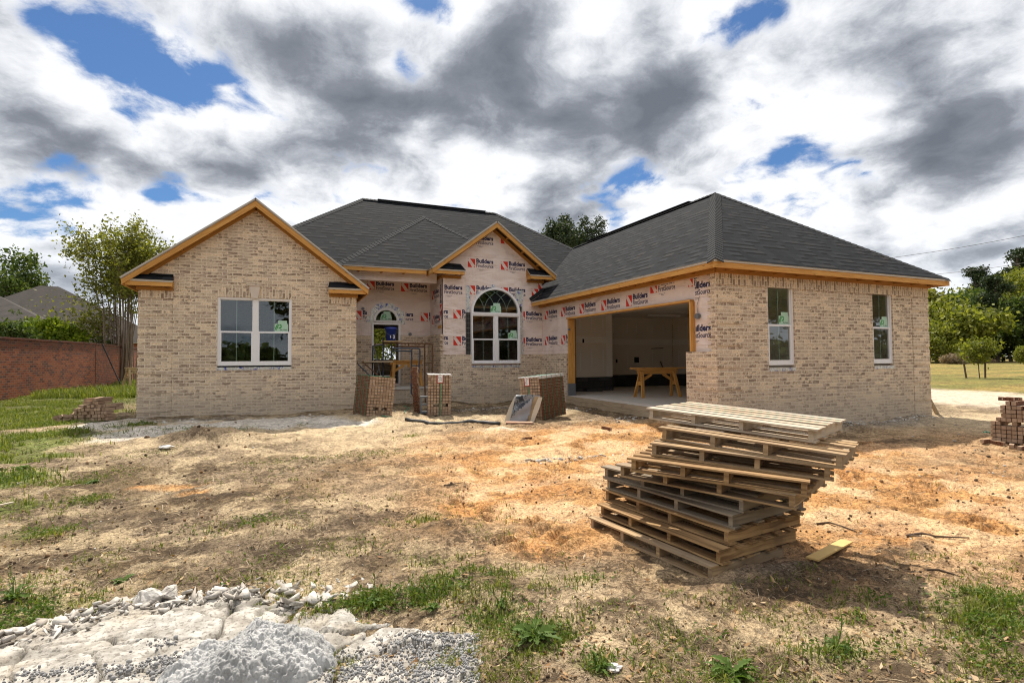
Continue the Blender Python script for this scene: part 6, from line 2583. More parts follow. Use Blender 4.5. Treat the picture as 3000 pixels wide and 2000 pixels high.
def plants():
    crepe_myrtle()
    gl = 'trees behind the neighbour houses'
    px_tree('tall dark green tree at the far left behind the dark roofs', 15, 712, 190, 55, 'leaf_green', 'broad', 3, .1, gl, 1.6)
    px_tree('pale spring-green tree beside the tall one at far left', 95, 820, 120, 62, 'leaf_spring', 'broad', 4, .1, gl, 1.2)
    px_tree('bright yellow-green bush above the red brick wall', 150, 938, 165, 25.5, 'leaf_hedge', 'bush', 5, dens=2.2)
    px_tree('green bush at the left edge above the red brick wall', 15, 935, 130, 22.5, 'leaf_green', 'bush', 6, dens=1.8)
    px_tree('small round-topped shrub between the two bushes on the wall', 52, 898, 75, 27, 'leaf_green', 'bush', 7, dens=1.2)
    px_tree('dark green shrub under the crepe myrtle stems', 290, 985, 90, 26.5, 'leaf_green', 'bush', 8, dens=1.)
    px_tree('big dark pine showing above the roof valley', 1652, 636, 135, 58, 'leaf_pine', 'broad', 9, .55, None, 3.2)
    px_tree('second pine crown right of the big one above the roof', 1735, 648, 105, 60, 'leaf_pine', 'broad', 10, .55, None, 2.4)
    px_tree('spring-green tree peeping over the garage ridge', 1765, 690, 70, 64, 'leaf_spring', 'broad', 11, .2, None, 1.)
    px_tree('leafy tree behind the house, seen through the front door', 1112, 900, 170, 46, 'leaf_spring', 'broad', 12, .05, None, 1.6)
    gr = 'trees along the far side of the field'
    T = [('yellow-green broad tree next to the garage roof end', 2775, 868, 240, 86, 'leaf_spring', 'broad', 21, .02), ('olive tree half hidden behind the garage', 2705, 850, 190, 95, 'leaf_myrtle', 'broad', 22, .05),
         ('dark pine with flat top showing behind the olive trees', 2868, 784, 110, 112, 'leaf_pine', 'pine', 23, .35), ('tall dark pine with visible trunk in front of the wood', 2925, 806, 135, 88, 'leaf_pine', 'pine', 24, .1),
         ('mid-green broad tree in the middle of the wood', 2862, 850, 190, 97, 'leaf_green', 'broad', 25, .02), ('tallest pine at the right edge of the picture', 2992, 732, 150, 116, 'leaf_pine', 'pine', 26, .3),
         ('bright spring-green tree in front of the tallest pine', 2988, 778, 130, 102, 'leaf_spring', 'broad', 27, .1), ('dark green tree at the right edge of the field', 3040, 850, 170, 84, 'leaf_green', 'broad', 28, .02),
         ('low dark evergreen at the foot of the tall pine', 2925, 940, 170, 90, 'leaf_pine', 'broad', 29, .0), ('round yellowish tree low beside the house end', 2745, 945, 140, 80, 'leaf_spring', 'broad', 30, .0), ('dark understory tree behind the staked sapling', 2850, 930, 150, 93, 'leaf_green', 'broad', 31, .0)]
    for (l, px, tp, w, D, lf, st, sd, bc) in T:
        px_tree(l, px, tp, w, D, lf, st, sd, bc, gr, 1.7)
    for i, (px, tp, w, D, lf) in enumerate(((2745, 862, 190, 104, 'leaf_green'), (2822, 838, 170, 108, 'leaf_spring'), (2895, 838, 180, 106, 'leaf_green'), (2962, 800, 170, 110, 'leaf_spring'), (3040, 770, 190, 108, 'leaf_spring'), (3150, 800, 220, 100, 'leaf_green'), (3300, 790, 240, 104, 'leaf_pine'))):
        px_tree(['deep green tree at the left end of the back row of the wood', 'yellow-green tree in the back row behind the round yellowish ones', 'deep green tree behind the tall pine trunk', 'tall yellow-green tree left of the tallest pine', 'yellow-green tree cut by the right edge of the picture', 'broad tree beyond the right edge of the picture', 'dark broad tree farther beyond the right edge'][i], px, tp, w, D, lf, 'broad', 60 + i, .0, gr, 1.5)
    for (l, px, tp, w, D, lf, st, sd) in (('low spring-green bush at the right edge of the field', 3000, 1015, 55, 66, 'leaf_spring', 'bush', 41), ('grey-brown brush heap at the edge of the field', 2800, 1036, 90, 72, 'leaf_brush', 'bush', 42), ('rusty-orange dry brush below the tall pine', 2890, 1052, 70, 78, 'leaf_brush', 'bush', 43)):
        px_tree(l, px, tp, w, D, lf, st, sd, dens=1.3)
    # trees out of frame: the wood goes on, and stands behind the photographer (seen in the windows)
    src = px_tree('broad tree across the road behind the photographer', 1500, 700, 330, 30, 'leaf_green', 'broad', 51, .15, 'trees across the road', 1.3)
    b0 = src.location.copy()
    spots = [(-26, -22), (-17, -26), (-11, -23), (3.4, -24), (9, -20), (15, -25), (24, -23), (34, -20), (43, -26), (52, -19), (60, -30)]
    for i, (x, y) in enumerate(spots):
        o = src if i == 0 else copy_tree(src)
        o.location = (x, y, 0)
        s = random.uniform(1.2, 1.7)
        o.scale = (s, s, s)
        o.rotation_euler = (0, 0, random.uniform(0, 6))


    pts = np.concatenate([ellipsoid_points(26, (x, -31 + 2 * math.sin(x), 1.4), (3.6, 1.6, 1.5), .1) for x in np.arange(-60, 80, 4.5)])  # foliage row out of view, added to block bright horizon in window reflections
    v, f = leaf_mesh(pts, 40, 1.1, .55)
    tag(link('blocker', np_mesh('blocker', v, f, ['leaf_green'])), 'unseen leafy hedge across the road behind the photographer', 'blocker')


plants()


def sapling():
    b = ground_at(2868, 30)
    root = thing('sapling', 'young staked tree standing alone on the field at right', 'tree', b)
    mb = MB()
    limb(mb, b, b + Z * 1.5, .03, .015, 0)
    pts = ellipsoid_points(60, (b.x, b.y, b.z + 1.55), (.85, .85, .65), .2)
    for i in range(10):
        limb(mb, b + Z * random.uniform(.7, 1.4), V(pts[i]), .012, .004)
    mb.build('trunk', 'bark', root)
    v, f = leaf_mesh(pts, 30, .32, .11)
    link('crown', np_mesh('crown', v, f, ['leaf_spring']), root)
    for dx, ln in ((-.75, -.22), (.32, .04)):
        q = b + V((math.cos(YAW), -math.sin(YAW), 0)) * dx
        mb = MB()
        mb.tube([q, q + Z * .95 + V((ln, 0, 0))], .05, 6)
        mb.build('stake', 'stick', root)


sapling()


def power_lines():
    for lb, a, b in (('upper thin power line crossing the sky at right', dep(2450, 775, 70), dep(3300, 628, 52)), ('lower thin power line just above the roof end at right', dep(2600, 815, 70), dep(3300, 716, 52))):
        pts = [a.lerp(b, i / 20) - Z * 1.0 * math.sin(math.pi * i / 20) * .5 for i in range(21)]
        mb = MB()
        mb.tube(pts, .022, 4)
        tag(mb.build('power_line', 'cable_black'), lb, 'power line', 'power lines')


power_lines()
mb = MB()
p = onX(2733, 1180, GX1 + .25)
mb.board(V((GX1 + .42, p.y, gzf(GX1 + .4, p.y))), V((GX1 + .02, p.y + .3, 1.25)), .14, .035)
tag(mb.build('plank', 'scaffold_plank'), 'old board leaning against the far end wall of the garage', 'plank')


# ================================================================== GROUND COVER
def Gv(px, py):
    """vectorised ground hit"""
    d = _fw[None] + _R[None] * ((px - 1500) / FPX)[:, None] + _U[None] * ((1000 - py) / FPX)[:, None]
    z = np.full(len(px), .1)
    for _ in range(14):
        t = (z - CAMZ) / d[:, 2]
        x, y = d[:, 0] * t, d[:, 1] * t
        z = .5 * z + .5 * gz(x, y)
    return x, y


def footprint(x, y):
    """true where pallets, walls and packs stand"""
    p = ((x > 2.35) & (x < 3.75) & (y > 2.65) & (y < 4.2))
    h = ((x > LX0 - .02) & (x < LX1 + .1) & (y > LY - .03)) | ((x > GX0 - .05) & (x < GX1 + .05) & (y > GY - .05)) | ((x > BX0) & (x < 8) & (y > BY - .05)) | ((x > LX1) & (x < BX0 + .1) & (y > 14.9))
    return p | h


def blades(x, y, hmin, hmax, lean=.5, width=.006, curl=.5):
    n = len(x)
    z = ground_h(x, y) - .01
    h = rng.uniform(hmin, hmax, n) * rng.uniform(.6, 1., n)
    a = rng.uniform(0, 2 * np.pi, n)
    l = rng.uniform(.05, lean, n) * h
    dx, dy = np.cos(a), np.sin(a)
    px, py = -dy, dx
    w = width * rng.uniform(.6, 1.5, n)
    base = np.stack([x, y, z], 1)
    D = np.stack([dx, dy, 0 * dx], 1)
    Pp = np.stack([px, py, 0 * px], 1)
    up = np.array([0, 0, 1.])
    m = base + D * (l * .35)[:, None] + up * (h * .6)[:, None]
    t = base + D * l[:, None] + up * (h * (1 - curl * .3))[:, None]
    v = np.stack([base - Pp * w[:, None], base + Pp * w[:, None], m + Pp * (w * .7)[:, None], m - Pp * (w * .7)[:, None], t + Pp * (w * .12)[:, None], t - Pp * (w * .12)[:, None]], 1)
    f = np.array([[0, 1, 2, 3], [3, 2, 4, 5]])
    ff = (f[None] + (np.arange(n) * 6)[:, None, None]).reshape(-1, 4)
    return v.reshape(-1, 3), ff


def join(parts):
    vs, fs, o = [], [], 0
    for v, f in parts:
        vs.append(v)
        fs.append(f + o)
        o += len(v)
    return np.concatenate(vs), np.concatenate(fs)


def sample_blob(px, py, rx, ry, n):
    p = G(px, py)
    r = np.minimum(np.sqrt(-2 * np.log(rng.uniform(1e-6, 1, n))) * .52, 1.7)
    a = rng.uniform(0, 2 * np.pi, n)
    return p.x + rx * r * np.cos(a), p.y + ry * r * np.sin(a)


def grass():
    parts = []
    # lush strip on the left
    xs, ys = [], []
    for (px, py, rx, ry, am) in GRASS_LEFT:
        n = int(min(14000, 2600 * rx * ry * am))
        x, y = sample_blob(px, py, rx, ry, n)
        xs.append(x)
        ys.append(y)
    x, y = np.concatenate(xs), np.concatenate(ys)
    k = (fbm(x * 1.4, y * 1.4, 51, 4) > .36) & ~footprint(x, y) & (x > -14)
    x, y = x[k], y[k]
    d = np.hypot(x, y)
    parts.append(blades(x, y, .04, .13, .8, .006))
    # taller weeds against the red wall
    px, py = 395 - 300 * rng.uniform(0, 1, 8000) ** 1.7, rng.uniform(1118, 1168, 8000)
    x, y = Gv(px, py)
    k = (fbm(x * .8, y * .8, 7, 3) > .42) & ~footprint(x, y)
    parts.append(blades(x[k], y[k], .08, .36, .7, .011))
    # tufts in the yard
    for (px, py, rx, ry, am) in TUFTS:
        n = int(np.clip(15000 * rx * ry * am ** 1.5, 90, 3000))
        x, y = sample_blob(px, py, rx, ry, n)
        k = (fbm(x * 7, y * 7, 61, 3) > .44) & ~footprint(x, y)
        hh = .055 if am < .6 else .085
        parts.append(blades(x[k], y[k], .015, hh, 1.0, .0032))
    # scattered single sprigs
    px, py = rng.uniform(-50, 3050, 9000), 1240 + 780 * rng.uniform(0, 1, 9000) ** .8
    x, y = Gv(px, py)
    m = fbm(x * 2.2, y * 2.2, 77, 4)
    k = (m > .52) & ~footprint(x, y) & ~((px > 1500) & (py < 1620) & (rng.uniform(0, 1, len(px)) < .9))
    x, y = x[k], y[k]
    x = np.repeat(x, 6) + rng.normal(size=len(x) * 6) * .018
    y = np.repeat(y, 6) + rng.normal(size=len(y) * 6) * .018
    parts.append(blades(x, y, .012, .06, 1.1, .0028))
    v, f = join(parts)
    struct(link('grass', np_mesh('grass', v, f, ['grass_blade'])), 'stuff')
    # leafy ground weeds : short broad leaves
    parts = []
    for (px, py, rx, ry, am) in TUFTS + GRASS_LEFT[:8]:
        n = int(np.clip(7000 * rx * ry * am ** 1.5, 60, 1600))
        x, y = sample_blob(px, py, rx, ry, n)
        k = (fbm(x * 6, y * 6, 65, 3) > .46) & ~footprint(x, y)
        x, y = x[k], y[k]
        z = ground_h(x, y) + rng.uniform(.005, .05, len(x))
        tv = np.array([[-.5, 0, 0], [0, -.22, .05], [.5, 0, 0.03], [0, .22, .05]])
        parts.append(scatter(tv, np.array([[0, 1, 2, 3]]), np.stack([x, y, z], 1), rotmats(len(x)), rng.uniform(.012, .035, len(x))))
    v, f = join(parts)
    struct(link('ground_weeds', np_mesh('ground_weeds', v, f, ['weed_leaf'])), 'stuff')


grass()


def rock_template(n=1, flat=1.):
    out = []
    for k in range(n):
        bm = bmesh.new()
        bmesh.ops.create_icosphere(bm, subdivisions=1, radius=.5)
        v = np.array([tuple(q.co) for q in bm.verts])
        v *= (1 + rng.uniform(-.28, .22, len(v)))[:, None]
        v *= np.array([rng.uniform(.7, 1.2), rng.uniform(.6, 1.), rng.uniform(.5, .9) * flat])
        f = np.array([[q.index for q in p.verts] for p in bm.faces])
        bm.free()
        out.append((v, f))
    return out


def shard_template(n):
    out = []
    for k in range(n):
        m = rng.integers(4, 7)
        a = np.sort(rng.uniform(0, 2 * np.pi, m))
        r = rng.uniform(.35, .6, m)
        t = rng.uniform(.05, .2)
        top = np.stack([r * np.cos(a), r * np.sin(a) * .75, np.full(m, t)], 1)
        bot = top * np.array([.92, .92, 0])
        v = np.concatenate([top, bot])
        tri = [[0, i, i + 1] for i in range(1, m - 1)] + [[m, m + i + 1, m + i] for i in range(1, m - 1)]
        for i in range(m):
            j = (i + 1) % m
            tri += [[i, m + i, m + j], [i, m + j, j]]
        out.append((v, np.array(tri)))
    return out


def tilted(n, amt):
    """rotations: random yaw plus a small tilt"""
    a = rng.uniform(0, 2 * np.pi, n)
    tx, ty = rng.normal(size=n) * amt, rng.normal(size=n) * amt
    ca, sa = np.cos(a), np.sin(a)
    Rz = np.zeros((n, 3, 3))
    Rz[:, 0, 0], Rz[:, 0, 1], Rz[:, 1, 0], Rz[:, 1, 1], Rz[:, 2, 2] = ca, -sa, sa, ca, 1
    T = np.tile(np.eye(3), (n, 1, 1))
    T[:, 0, 2], T[:, 2, 0], T[:, 1, 2], T[:, 2, 1] = tx, -tx, ty, -ty
    return T @ Rz


def strew(name, templates, x, y, size, mat, lift=0., tilt=.3, full=False, zfun=None):
    parts = []
    which = rng.integers(0, len(templates), len(x))
    z = (ground_h(x, y) if zfun is None else zfun(x, y)) + lift * size
    for k, (tv, tf) in enumerate(templates):
        s = which == k
        if s.any():
            n = int(s.sum())
            parts.append(scatter(tv, tf, np.stack([x[s], y[s], z[s]], 1), rotmats(n) if full else tilted(n, tilt), size[s]))
    v, f = join(parts)
    return link(name, np_mesh(name, v, f, [mat]))


def heavy(n, lo, hi, p=2.5):
    return lo + (hi - lo) * rng.uniform(0, 1, n) ** p


def yard(n, y0=1235, e=.8):
    px, py = rng.uniform(-60, 3060, n), y0 + (2015 - y0) * rng.uniform(0, 1, n) ** e
    x, y = Gv(px, py)
    k = ~footprint(x, y) & (x < 14)
    return x[k], y[k], px[k], py[k]


CR = [(-80, 1842), (70, 1822), (240, 1790), (420, 1760), (620, 1748), (860, 1745), (1010, 1775), (1080, 1812), (1250, 1835), (1420, 1868), (1500, 1900), (1560, 2000), (1600, 2200), (-200, 2200)]


def in_crust(x, y):
    """soft inside distance (m) of the spilled concrete outline"""
    P = np.array([tuple(G(a, b))[:2] for a, b in CR])
    inside = np.zeros(len(x), bool)
    dist = np.full(len(x), 9.)
    for (x0, y0), (x1, y1) in zip(P, np.roll(P, -1, 0)):
        c = ((y0 > y) != (y1 > y)) & (x < (x1 - x0) * (y - y0) / (y1 - y0 + 1e-12) + x0)
        inside ^= c
        dx, dy = x1 - x0, y1 - y0
        t = np.clip(((x - x0) * dx + (y - y0) * dy) / (dx * dx + dy * dy), 0, 1)
        dist = np.minimum(dist, np.hypot(x - x0 - t * dx, y - y0 - t * dy))
    return np.where(inside, dist, -dist)


def worley(x, y, s):
    ix, iy = np.floor(x), np.floor(y)
    f1 = np.full(len(x), 9.)
    f2 = np.full(len(x), 9.)
    idv = np.zeros(len(x))
    for dx in (-1, 0, 1):
        for dy in (-1, 0, 1):
            cx, cy = ix + dx, iy + dy
            px, py = cx + _hash(cx, cy, s), cy + _hash(cx, cy, s + 9)
            d = np.hypot(x - px, y - py)
            new = d < f1
            f2 = np.where(new, f1, np.minimum(f2, d))
            idv = np.where(new, _hash(cx, cy, s + 5), idv)
            f1 = np.where(new, d, f1)
    return f1, f2, idv


def crust_z(x, y):
    m = in_crust(x, y) + (fbm(x * 4, y * 4, 201, 4) - .5) * .35
    e = sstep(-.02, .10, m)
    wx, wy = x + (fbm(x * 3, y * 3, 211, 3) - .5) * .25, y + (fbm(x * 3, y * 3, 221, 3) - .5) * .25
    f1, f2, idv = worley(wx * 2.6, wy * 3.9, 231)
    crack = sstep(.008, .06, f2 - f1)
    chip = sstep(.58, .70, fbm(x * 9, y * 11, 261, 5))
    z = gz(x, y) + .028 * e + (idv - .5) * .026 - .034 * (1 - crack) - .012 * chip + (fbm(x * 14, y * 14, 241, 4) - .5) * .016
    z = np.where(e < .02, gz(x, y) - .12, z)
    return z, e, crack * (1 - .45 * chip), idv


def concrete():
    a, b = G(-150, 2150), G(1650, 1735)
    xs = np.arange(-2.35, 2.0, .012)
    ys = np.arange(1.9, 4.1, .012)
    X, Y = np.meshgrid(xs, ys)
    x, y = X.ravel(), Y.ravel()
    z, e, cr, idv = crust_z(x, y)
    nx = len(xs)
    i = (np.arange(len(ys) - 1)[:, None] * nx + np.arange(nx - 1)[None, :]).ravel()
    f = np.stack([i, i + 1, i + nx + 1, i + nx], 1)
    f = f[(e[f] > .02).any(1)]
    used = np.unique(f)
    mp = np.zeros(len(x), int)
    mp[used] = np.arange(len(used))
    me = np_mesh('concrete_crust', np.stack([x, y, z], 1)[used], mp[f], ['crust_concrete'], smooth=True)
    c = .86 + .28 * idv
    n = fbm(x * 2.5, y * 2.5, 251, 4)
    col = np.stack([c, c * .985, c * .96], 1) * (.22 + .78 * cr)[:, None]
    sandy = sstep(.54, .66, n)[:, None] * .4
    col = col * (1 - sandy) + np.array([.95, .84, .70])[None] * sandy
    set_colors(me, np.clip(col[used], 0, 1))
    o = link('concrete_crust', me)
    tag(o, 'cracked white crust of spilled concrete in the lower left foreground', 'concrete crust')
    # lumpy mound
    c0 = G(712, 1968)
    n_r, n_a = 150, 420
    r = (np.arange(n_r) / (n_r - 1))[:, None]
    a = (np.arange(n_a) / n_a * 2 * np.pi)[None, :]
    rad = 1 + .10 * np.sin(a * 2 + .6) + .07 * np.sin(a * 3 + 2.) + (fbm(np.cos(a[0]) * 3 + 5, np.sin(a[0]) * 3, 341, 4)[None] - .5) * .35
    ca, sa = np.cos(YAW), np.sin(YAW)
    lx, ly = .42 * r * rad * np.cos(a), .34 * r * rad * np.sin(a)
    # main dome plus a lobe to the left
    x = c0.x + lx * ca + ly * sa
    y = c0.y - lx * sa + ly * ca
    q = r ** 2 + 0 * a
    hgt = .20 * np.clip(1 - q ** 1.6, 0, 1) ** .62
    xx, yy = x.ravel(), y.ravel()
    lump = (fbm(xx * 9, yy * 9, 301, 4) - .5) * .09
    hemi = lambda k, s, r: (lambda w: np.sqrt(np.clip(1 - (w[0] / r) ** 2, 0, 1)) * (.35 + .65 * w[2]))(worley(xx * k + fbm(xx * 30, yy * 30, s, 2) * .6, yy * k, s))
    grain = hemi(62, 311, .62) * .011 + hemi(33, 321, .55) * .015 + (fbm(xx * 70, yy * 70, 331, 2) - .5) * .008 - .01
    left = sstep(.05, -.35, (lx / .42 + 0 * a).ravel()) * .06
    zz = gz(xx, yy) - .02 + hgt.ravel() - left + (lump + grain) * sstep(1., .9, q.ravel())
    nrm = np.stack([(xx - c0.x), (yy - c0.y), np.full(len(xx), .15)], 1)
    v = np.stack([xx, yy, zz], 1)
    j = np.arange(n_a)
    F = []
    for k in range(n_r - 1):
        F.append(np.stack([k * n_a + j, k * n_a + (j + 1) % n_a, (k + 1) * n_a + (j + 1) % n_a, (k + 1) * n_a + j], 1))
    o = link('concrete_mound', np_mesh('concrete_mound', v, np.concatenate(F)[:, ::-1], ['rough_concrete'], smooth=True))
    tag(o, 'rounded lumpy mound of dumped grey concrete in the lower left foreground', 'concrete mound')
    # second rough lobe left of the mound
    zf = lambda x, y: np.maximum(crust_z(x, y)[0], ground_h(x, y) - .02)
    tv = rock_template(8)
    # aggregate stuck in the rough left apron
    q = [sample_blob(cx, cy, rx, ry, n) for cx, cy, rx, ry, n in ((520, 1960, .2, .1, 260), (600, 1990, .2, .06, 200), (470, 1905, .12, .06, 60), (420, 1985, .2, .06, 120))]
    x, y = np.concatenate([k[0] for k in q]), np.concatenate([k[1] for k in q])
    o = strew('concrete_rubble', tv, x, y, heavy(len(x), .008, .03, 2.5), 'stone_grey', .2, full=True, zfun=zf)
    struct(o, 'stuff')
    # grey gravel
    xs, ys = [], []
    for (cx, cy, rx, ry, n) in ((1290, 1960, .30, .18, 1500), (1210, 1900, .25, .12, 500), (1350, 1905, .2, .1, 300), (1030, 1985, .16, .08, 350), (150, 1995, .25, .06, 200), (330, 1985, .2, .06, 120), (2250, 1665, .22, .1, 170), (2290, 1690, .3, .1, 120), (960, 1960, .2, .1, 250), (1440, 1990, .25, .1, 250)):
        x, y = sample_blob(cx, cy, rx, ry, n)
        xs.append(x)
        ys.append(y)
    x, y = np.concatenate(xs), np.concatenate(ys)
    o = strew('gravel', tv, x, y, heavy(len(x), .006, .022, 1.6), 'stone_grey', .25, full=True, zfun=zf)
    struct(o, 'stuff')
    # pale broken flakes along the upper rim of the crust
    sh = shard_template(12)
    xs, ys, ss = [], [], []
    for (cx, cy, rx, ry, n, lo, hi) in ((520, 1745, .32, .10, 160, .015, .10), (660, 1730, .3, .10, 180, .015, .09), (820, 1725, .3, .11, 220, .015, .11), (930, 1760, .25, .10, 170, .015, .13), (1000, 1715, .3, .1, 130, .01, .07), (330, 1790, .25, .08, 100, .015, .10), (1080, 1740, .3, .08, 90, .01, .06), (880, 1690, .3, .08, 90, .008, .04), (200, 1830, .25, .1, 70, .02, .09), (70, 1880, .3, .1, 70, .02, .12), (1180, 1880, .3, .08, 40, .01, .05), (600, 1770, .4, .06, 120, .02, .09)):
        x, y = sample_blob(cx, cy, rx, ry, n)
        xs.append(x)
        ys.append(y)
        ss.append(heavy(n, lo * .7, hi * 1.15, 3.2))
    x, y, s = np.concatenate(xs), np.concatenate(ys), np.concatenate(ss)
    o = strew('concrete_fragments', sh, x, y, s, 'stone_pale', .05, .45, zfun=zf)
    struct(o, 'stuff')
    # the two big broken chunks
    for (px, py, s, lb) in ((437, 1765, .082, 'largest grey broken concrete chunk at the rim of the spill'), (498, 1748, .066, 'second pale concrete chunk right of the largest one')):
        p = G(px, py)
        bm = bmesh.new()
        bmesh.ops.create_icosphere(bm, subdivisions=4, radius=1)
        for vv in bm.verts:
            n = vv.co.normalized()
            w = np.array([[n.x, n.y, n.z]])
            cut = 1.
            for (ax, ay, az, dd) in ((.8, .3, .5, .62), (-.7, .2, .6, .6), (.1, -.9, .3, .58), (.2, .8, .5, .66), (-.4, -.5, .75, .64), (.0, .1, 1., .6)):
                L_ = math.sqrt(ax * ax + ay * ay + az * az)
                dt = (n.x * ax + n.y * ay + n.z * az) / L_
                if dt > 1e-3:
                    cut = min(cut, dd / dt)
            nn = float(fbm(np.array([n.x * 4 + px]), np.array([n.y * 4 + n.z * 3]), 5, 3)[0]) - .5
            vv.co = n * (cut + nn * .22) * s
            vv.co.x *= 1.1
        me = bpy.data.meshes.new('concrete_chunk')
        bm.to_mesh(me)
        bm.free()
        me.materials.append(M['stone_pale'])
        o = link('concrete_chunk', me, None, (p.x, p.y, gh(p.x, p.y) + s * .42))
        o.rotation_euler = (.2, .1, px)
        tag(o, lb, 'concrete chunk')


concrete()


def litter():
    # pebbles and clods
    x, y, px, py = yard(9000)
    m = fbm(x * 1.6, y * 1.6, 401, 4)
    k = rng.uniform(0, 1, len(x)) < sstep(.38, .62, m) + .12
    x, y = x[k], y[k]
    d = np.hypot(x, y)
    o = strew('soil_clods', rock_template(8), x, y, heavy(len(x), .004, .032, 3.0) * np.clip(d / 4.5, .8, 2.2), 'clod', .1, full=True)
    struct(o, 'stuff')
    x, y, px, py = yard(1100)
    o = strew('pebbles', rock_template(6), x, y, heavy(len(x), .004, .018, 2.5) * np.clip(np.hypot(x, y) / 4, .8, 3), 'stone_pale', .2, full=True)
    struct(o, 'stuff')
    # rubble at the foot of the walls
    xs, ys = [], []
    for (cx, cy, rx, ry, n) in ((2330, 1255, .9, .2, 260), (2500, 1250, .9, .2, 300), (2640, 1238, .7, .22, 320), (2720, 1228, .5, .25, 160), (1430, 1195, .9, .2, 160), (1350, 1200, .5, .15, 80), (560, 1232, 1.4, .2, 200), (900, 1222, 1.0, .2, 130), (1120, 1215, .5, .3, 110), (1700, 1200, .5, .3, 110), (1850, 1225, .6, .3, 110), (1600, 1345, .5, .12, 140), (1720, 1340, .4, .1, 90)):
        x, y = sample_blob(cx, cy, rx, ry, n)
        xs.append(x)
        ys.append(y)
    x, y = np.concatenate(xs), np.concatenate(ys)
    k = ~footprint(x, y)
    o = strew('wall_rubble', rock_template(4, .6) + shard_template(7), x[k], y[k], heavy(int(k.sum()), .008, .10, 3.4), 'stone_pale', -.05, .4)
    struct(o, 'stuff')
    # straw, roots and bits lying flat
    x, y, px, py = yard(15000, 1240, .75)
    m = fbm(x * 1.3, y * 1.3, 411, 4)
    k = rng.uniform(0, 1, len(x)) < sstep(.36, .6, m) + .1
    x, y = x[k], y[k]
    tv = np.array([[-.5, -.02, 0], [.5, -.016, .0], [.5, .016, .0], [-.5, .02, 0]])
    tv2 = np.array([[-.5, -.02, .0], [0, -.02, .06], [0, .02, .06], [-.5, .02, 0], [.5, -.01, .02], [.5, .01, .02]])
    s = heavy(len(x), .02, .11, 1.8) * np.clip(np.hypot(x, y) / 4.5, .8, 2.)
    v1, f1 = scatter(tv2, np.array([[0, 1, 2, 3], [1, 4, 5, 2]]), np.stack([x, y, ground_h(x, y) + .004], 1), tilted(len(x), .25), s)
    struct(link('straw_and_roots', np_mesh('straw_and_roots', v1, f1, ['straw'])), 'stuff')
    # dry leaves and wood chips
    x, y, px, py = yard(1500, 1300, .7)
    tv = np.array([[-.5, 0, .05], [-.1, -.2, 0], [.5, 0, .08], [-.1, .2, .04]])
    s = rng.uniform(.015, .05, len(x))
    v1, f1 = scatter(tv, np.array([[0, 1, 2, 3]]), np.stack([x, y, ground_h(x, y) + .008], 1), tilted(len(x), .5), s)
    struct(link('dry_leaves', np_mesh('dry_leaves', v1, f1, ['dry_leaf'])), 'stuff')


litter()


def sticks():
    L = [([(2392, 1527), (2430, 1532), (2470, 1543), (2510, 1558)], .011, 'crooked dark branch lying on the clay right of the pallets'), ([(2715, 1672), (2750, 1675), (2790, 1688), (2820, 1697)], .008, 'thin bent stick on the soil near the right edge'),
         ([(2655, 1560), (2700, 1558), (2740, 1566), (2780, 1572), (2840, 1578)], .014, 'long dark root lying in the orange clay on the right'), ([(1300, 1425), (1330, 1424), (1362, 1422)], .009, 'short stick on the clay left of the tyre marks'), ([(60, 1350), (85, 1345), (110, 1335)], .007, 'thin dry stem in the grass at left')]
    for pts, r, lb in L:
        q = [G(*p) for p in pts]
        q = [V((p.x, p.y, gh(p.x, p.y) + r * .8)) for p in q]
        mb = MB()
        mb.tube(q, r, 5, 0, r * .4)
        tag(mb.build('fallen_branch', 'stick', smooth=True), lb, 'branch', 'sticks on the ground')
    for (px, py, rx, lb, m, t) in ((485, 1320, .09, 'crumpled white paper on the sand left of the dirt heap', 'paper_white', .03), (1800, 1960, .04, 'crumpled white plastic scrap in the foreground weeds', 'plaster_scrap', .015), (2425, 1225, .03, 'x', 'x', 0))[:2]:
        p = G(px, py)
        bm = bmesh.new()
        bmesh.ops.create_icosphere(bm, subdivisions=3, radius=1)
        for v in bm.verts:
            n = float(fbm(np.array([v.co.x * 2.2 + px]), np.array([v.co.y * 2.2 + v.co.z * 3]), 9, 3)[0])
            v.co = V((v.co.x * rx * (.6 + .8 * n), v.co.y * rx * .7 * (.6 + .8 * n), v.co.z * t * (.4 + 1.2 * n)))
        me = bpy.data.meshes.new('paper_scrap')
        bm.to_mesh(me)
        bm.free()
        me.materials.append(M[m])
        tag(link('paper_scrap', me, None, (p.x, p.y, gh(p.x, p.y) + .01)), lb, 'litter')


sticks()


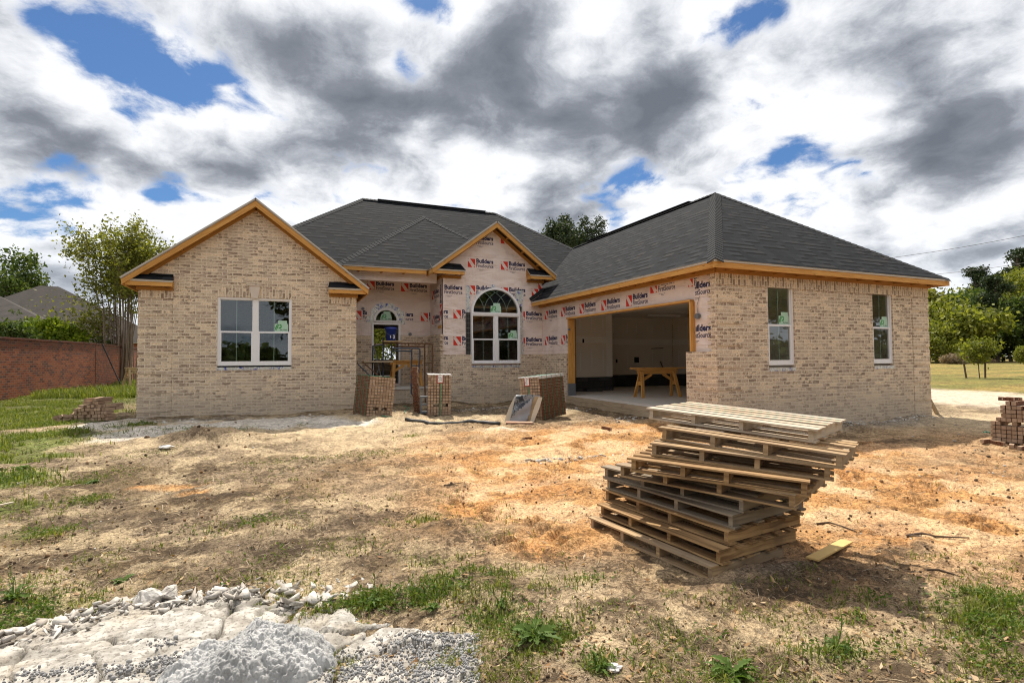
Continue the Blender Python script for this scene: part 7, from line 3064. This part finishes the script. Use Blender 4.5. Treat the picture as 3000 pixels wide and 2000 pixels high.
def weed(label, px, py, n, ln, wid, up=.5, flower=None):
    p = G(px, py)
    p.z = gh(p.x, p.y)
    root = thing('weed_plant', label, 'weed', p)
    for k in range(int(n * 1.7)):
        mb = MB()
        a = random.uniform(0, 2 * math.pi)
        d = V((math.cos(a), math.sin(a), 0))
        s = V((-d.y, d.x, 0))
        l = ln * .62 * random.uniform(.35, 1.1)
        rise = up * random.uniform(.15, 1.35)
        bend = random.uniform(-.35, .35)
        droop = random.uniform(.55, 1.)
        w0 = wid * random.uniform(.5, 1.1)
        tw = random.uniform(-.5, .5)
        prev = None
        m = 10
        o = p + V((random.uniform(-.015, .015), random.uniform(-.015, .015), 0))
        for j in range(m + 1):
            f = j / m
            w = w0 * (.25 + math.sin(math.pi * min(1, f * .95 + .03)) ** .8) * (1.15 if j % 2 else .5) * (.08 if j == m else 1)
            q = o + d * l * f * .9 + s * bend * l * f * f + Z * (rise * l * (f - droop * f * f) + .006)
            e = Z * w * (.4 + tw)
            e2 = Z * w * (.4 - tw)
            cur = (q - s * w + e, q, q + s * w + e2)
            if prev:
                mb.poly([prev[0], prev[1], cur[1], cur[0]])
                mb.poly([prev[1], prev[2], cur[2], cur[1]])
            prev = cur
        mb.build('leaf', 'weed_leaf', root, weld=True)
    for k in range(flower or 0):
        mb = MB()
        e = p + V((random.uniform(-.1, .1), random.uniform(-.1, .1), random.uniform(.08, .2)))
        mb.tube([p, p.lerp(e, .5) + V((.01, 0, 0)), e], .0017, 4)
        for j in range(8):
            q = p.lerp(e, .3 + .085 * j)
            dd = V((random.uniform(-1, 1), random.uniform(-1, 1), random.uniform(.2, 1.2))).normalized()
            ss_ = dd.cross(Z).normalized()
            l = random.uniform(.012, .035)
            mb.poly([q, q + dd * l * .5 + ss_ * l * .16, q + dd * l, q + dd * l * .5 - ss_ * l * .16])
        mb.build('stem', 'weed_leaf', root)


weed('big spreading thistle-leaved weed at the edge of the gravel', 1560, 1880, 14, .26, .022, .6, 2)
weed('bright green rosette weed at the bottom right of centre', 2150, 1975, 18, .22, .017, .9, 0)
weed('small round rosette weed above the concrete chunks', 355, 1692, 12, .13, .014, .8, 0)
weed('upright leafy weed on the rim of the white crust', 1085, 1790, 14, .15, .012, 1.1, 3)
weed('grassy weed clump just above the grey gravel', 1270, 1800, 16, .14, .008, 1.3, 1)
weed('spiky weed beside the crumpled plastic scrap', 1760, 1960, 12, .15, .008, 1.3, 1)
weed('tall thin weed by the upper edge of the gravel', 1470, 1790, 10, .10, .009, 1.2, 4)
weed('dark green weed low in the right foreground', 2450, 1900, 12, .13, .012, .9, 2)
weed('low spreading weed at the left side of the yard', 270, 1405, 12, .18, .02, .5, 0)
weed('broad-leaved weed on the edge of the grass at left', 60, 1375, 14, .2, .03, .6, 0)
weed('weed with tall stalks at the left edge', 40, 1760, 12, .2, .012, 1.0, 5)
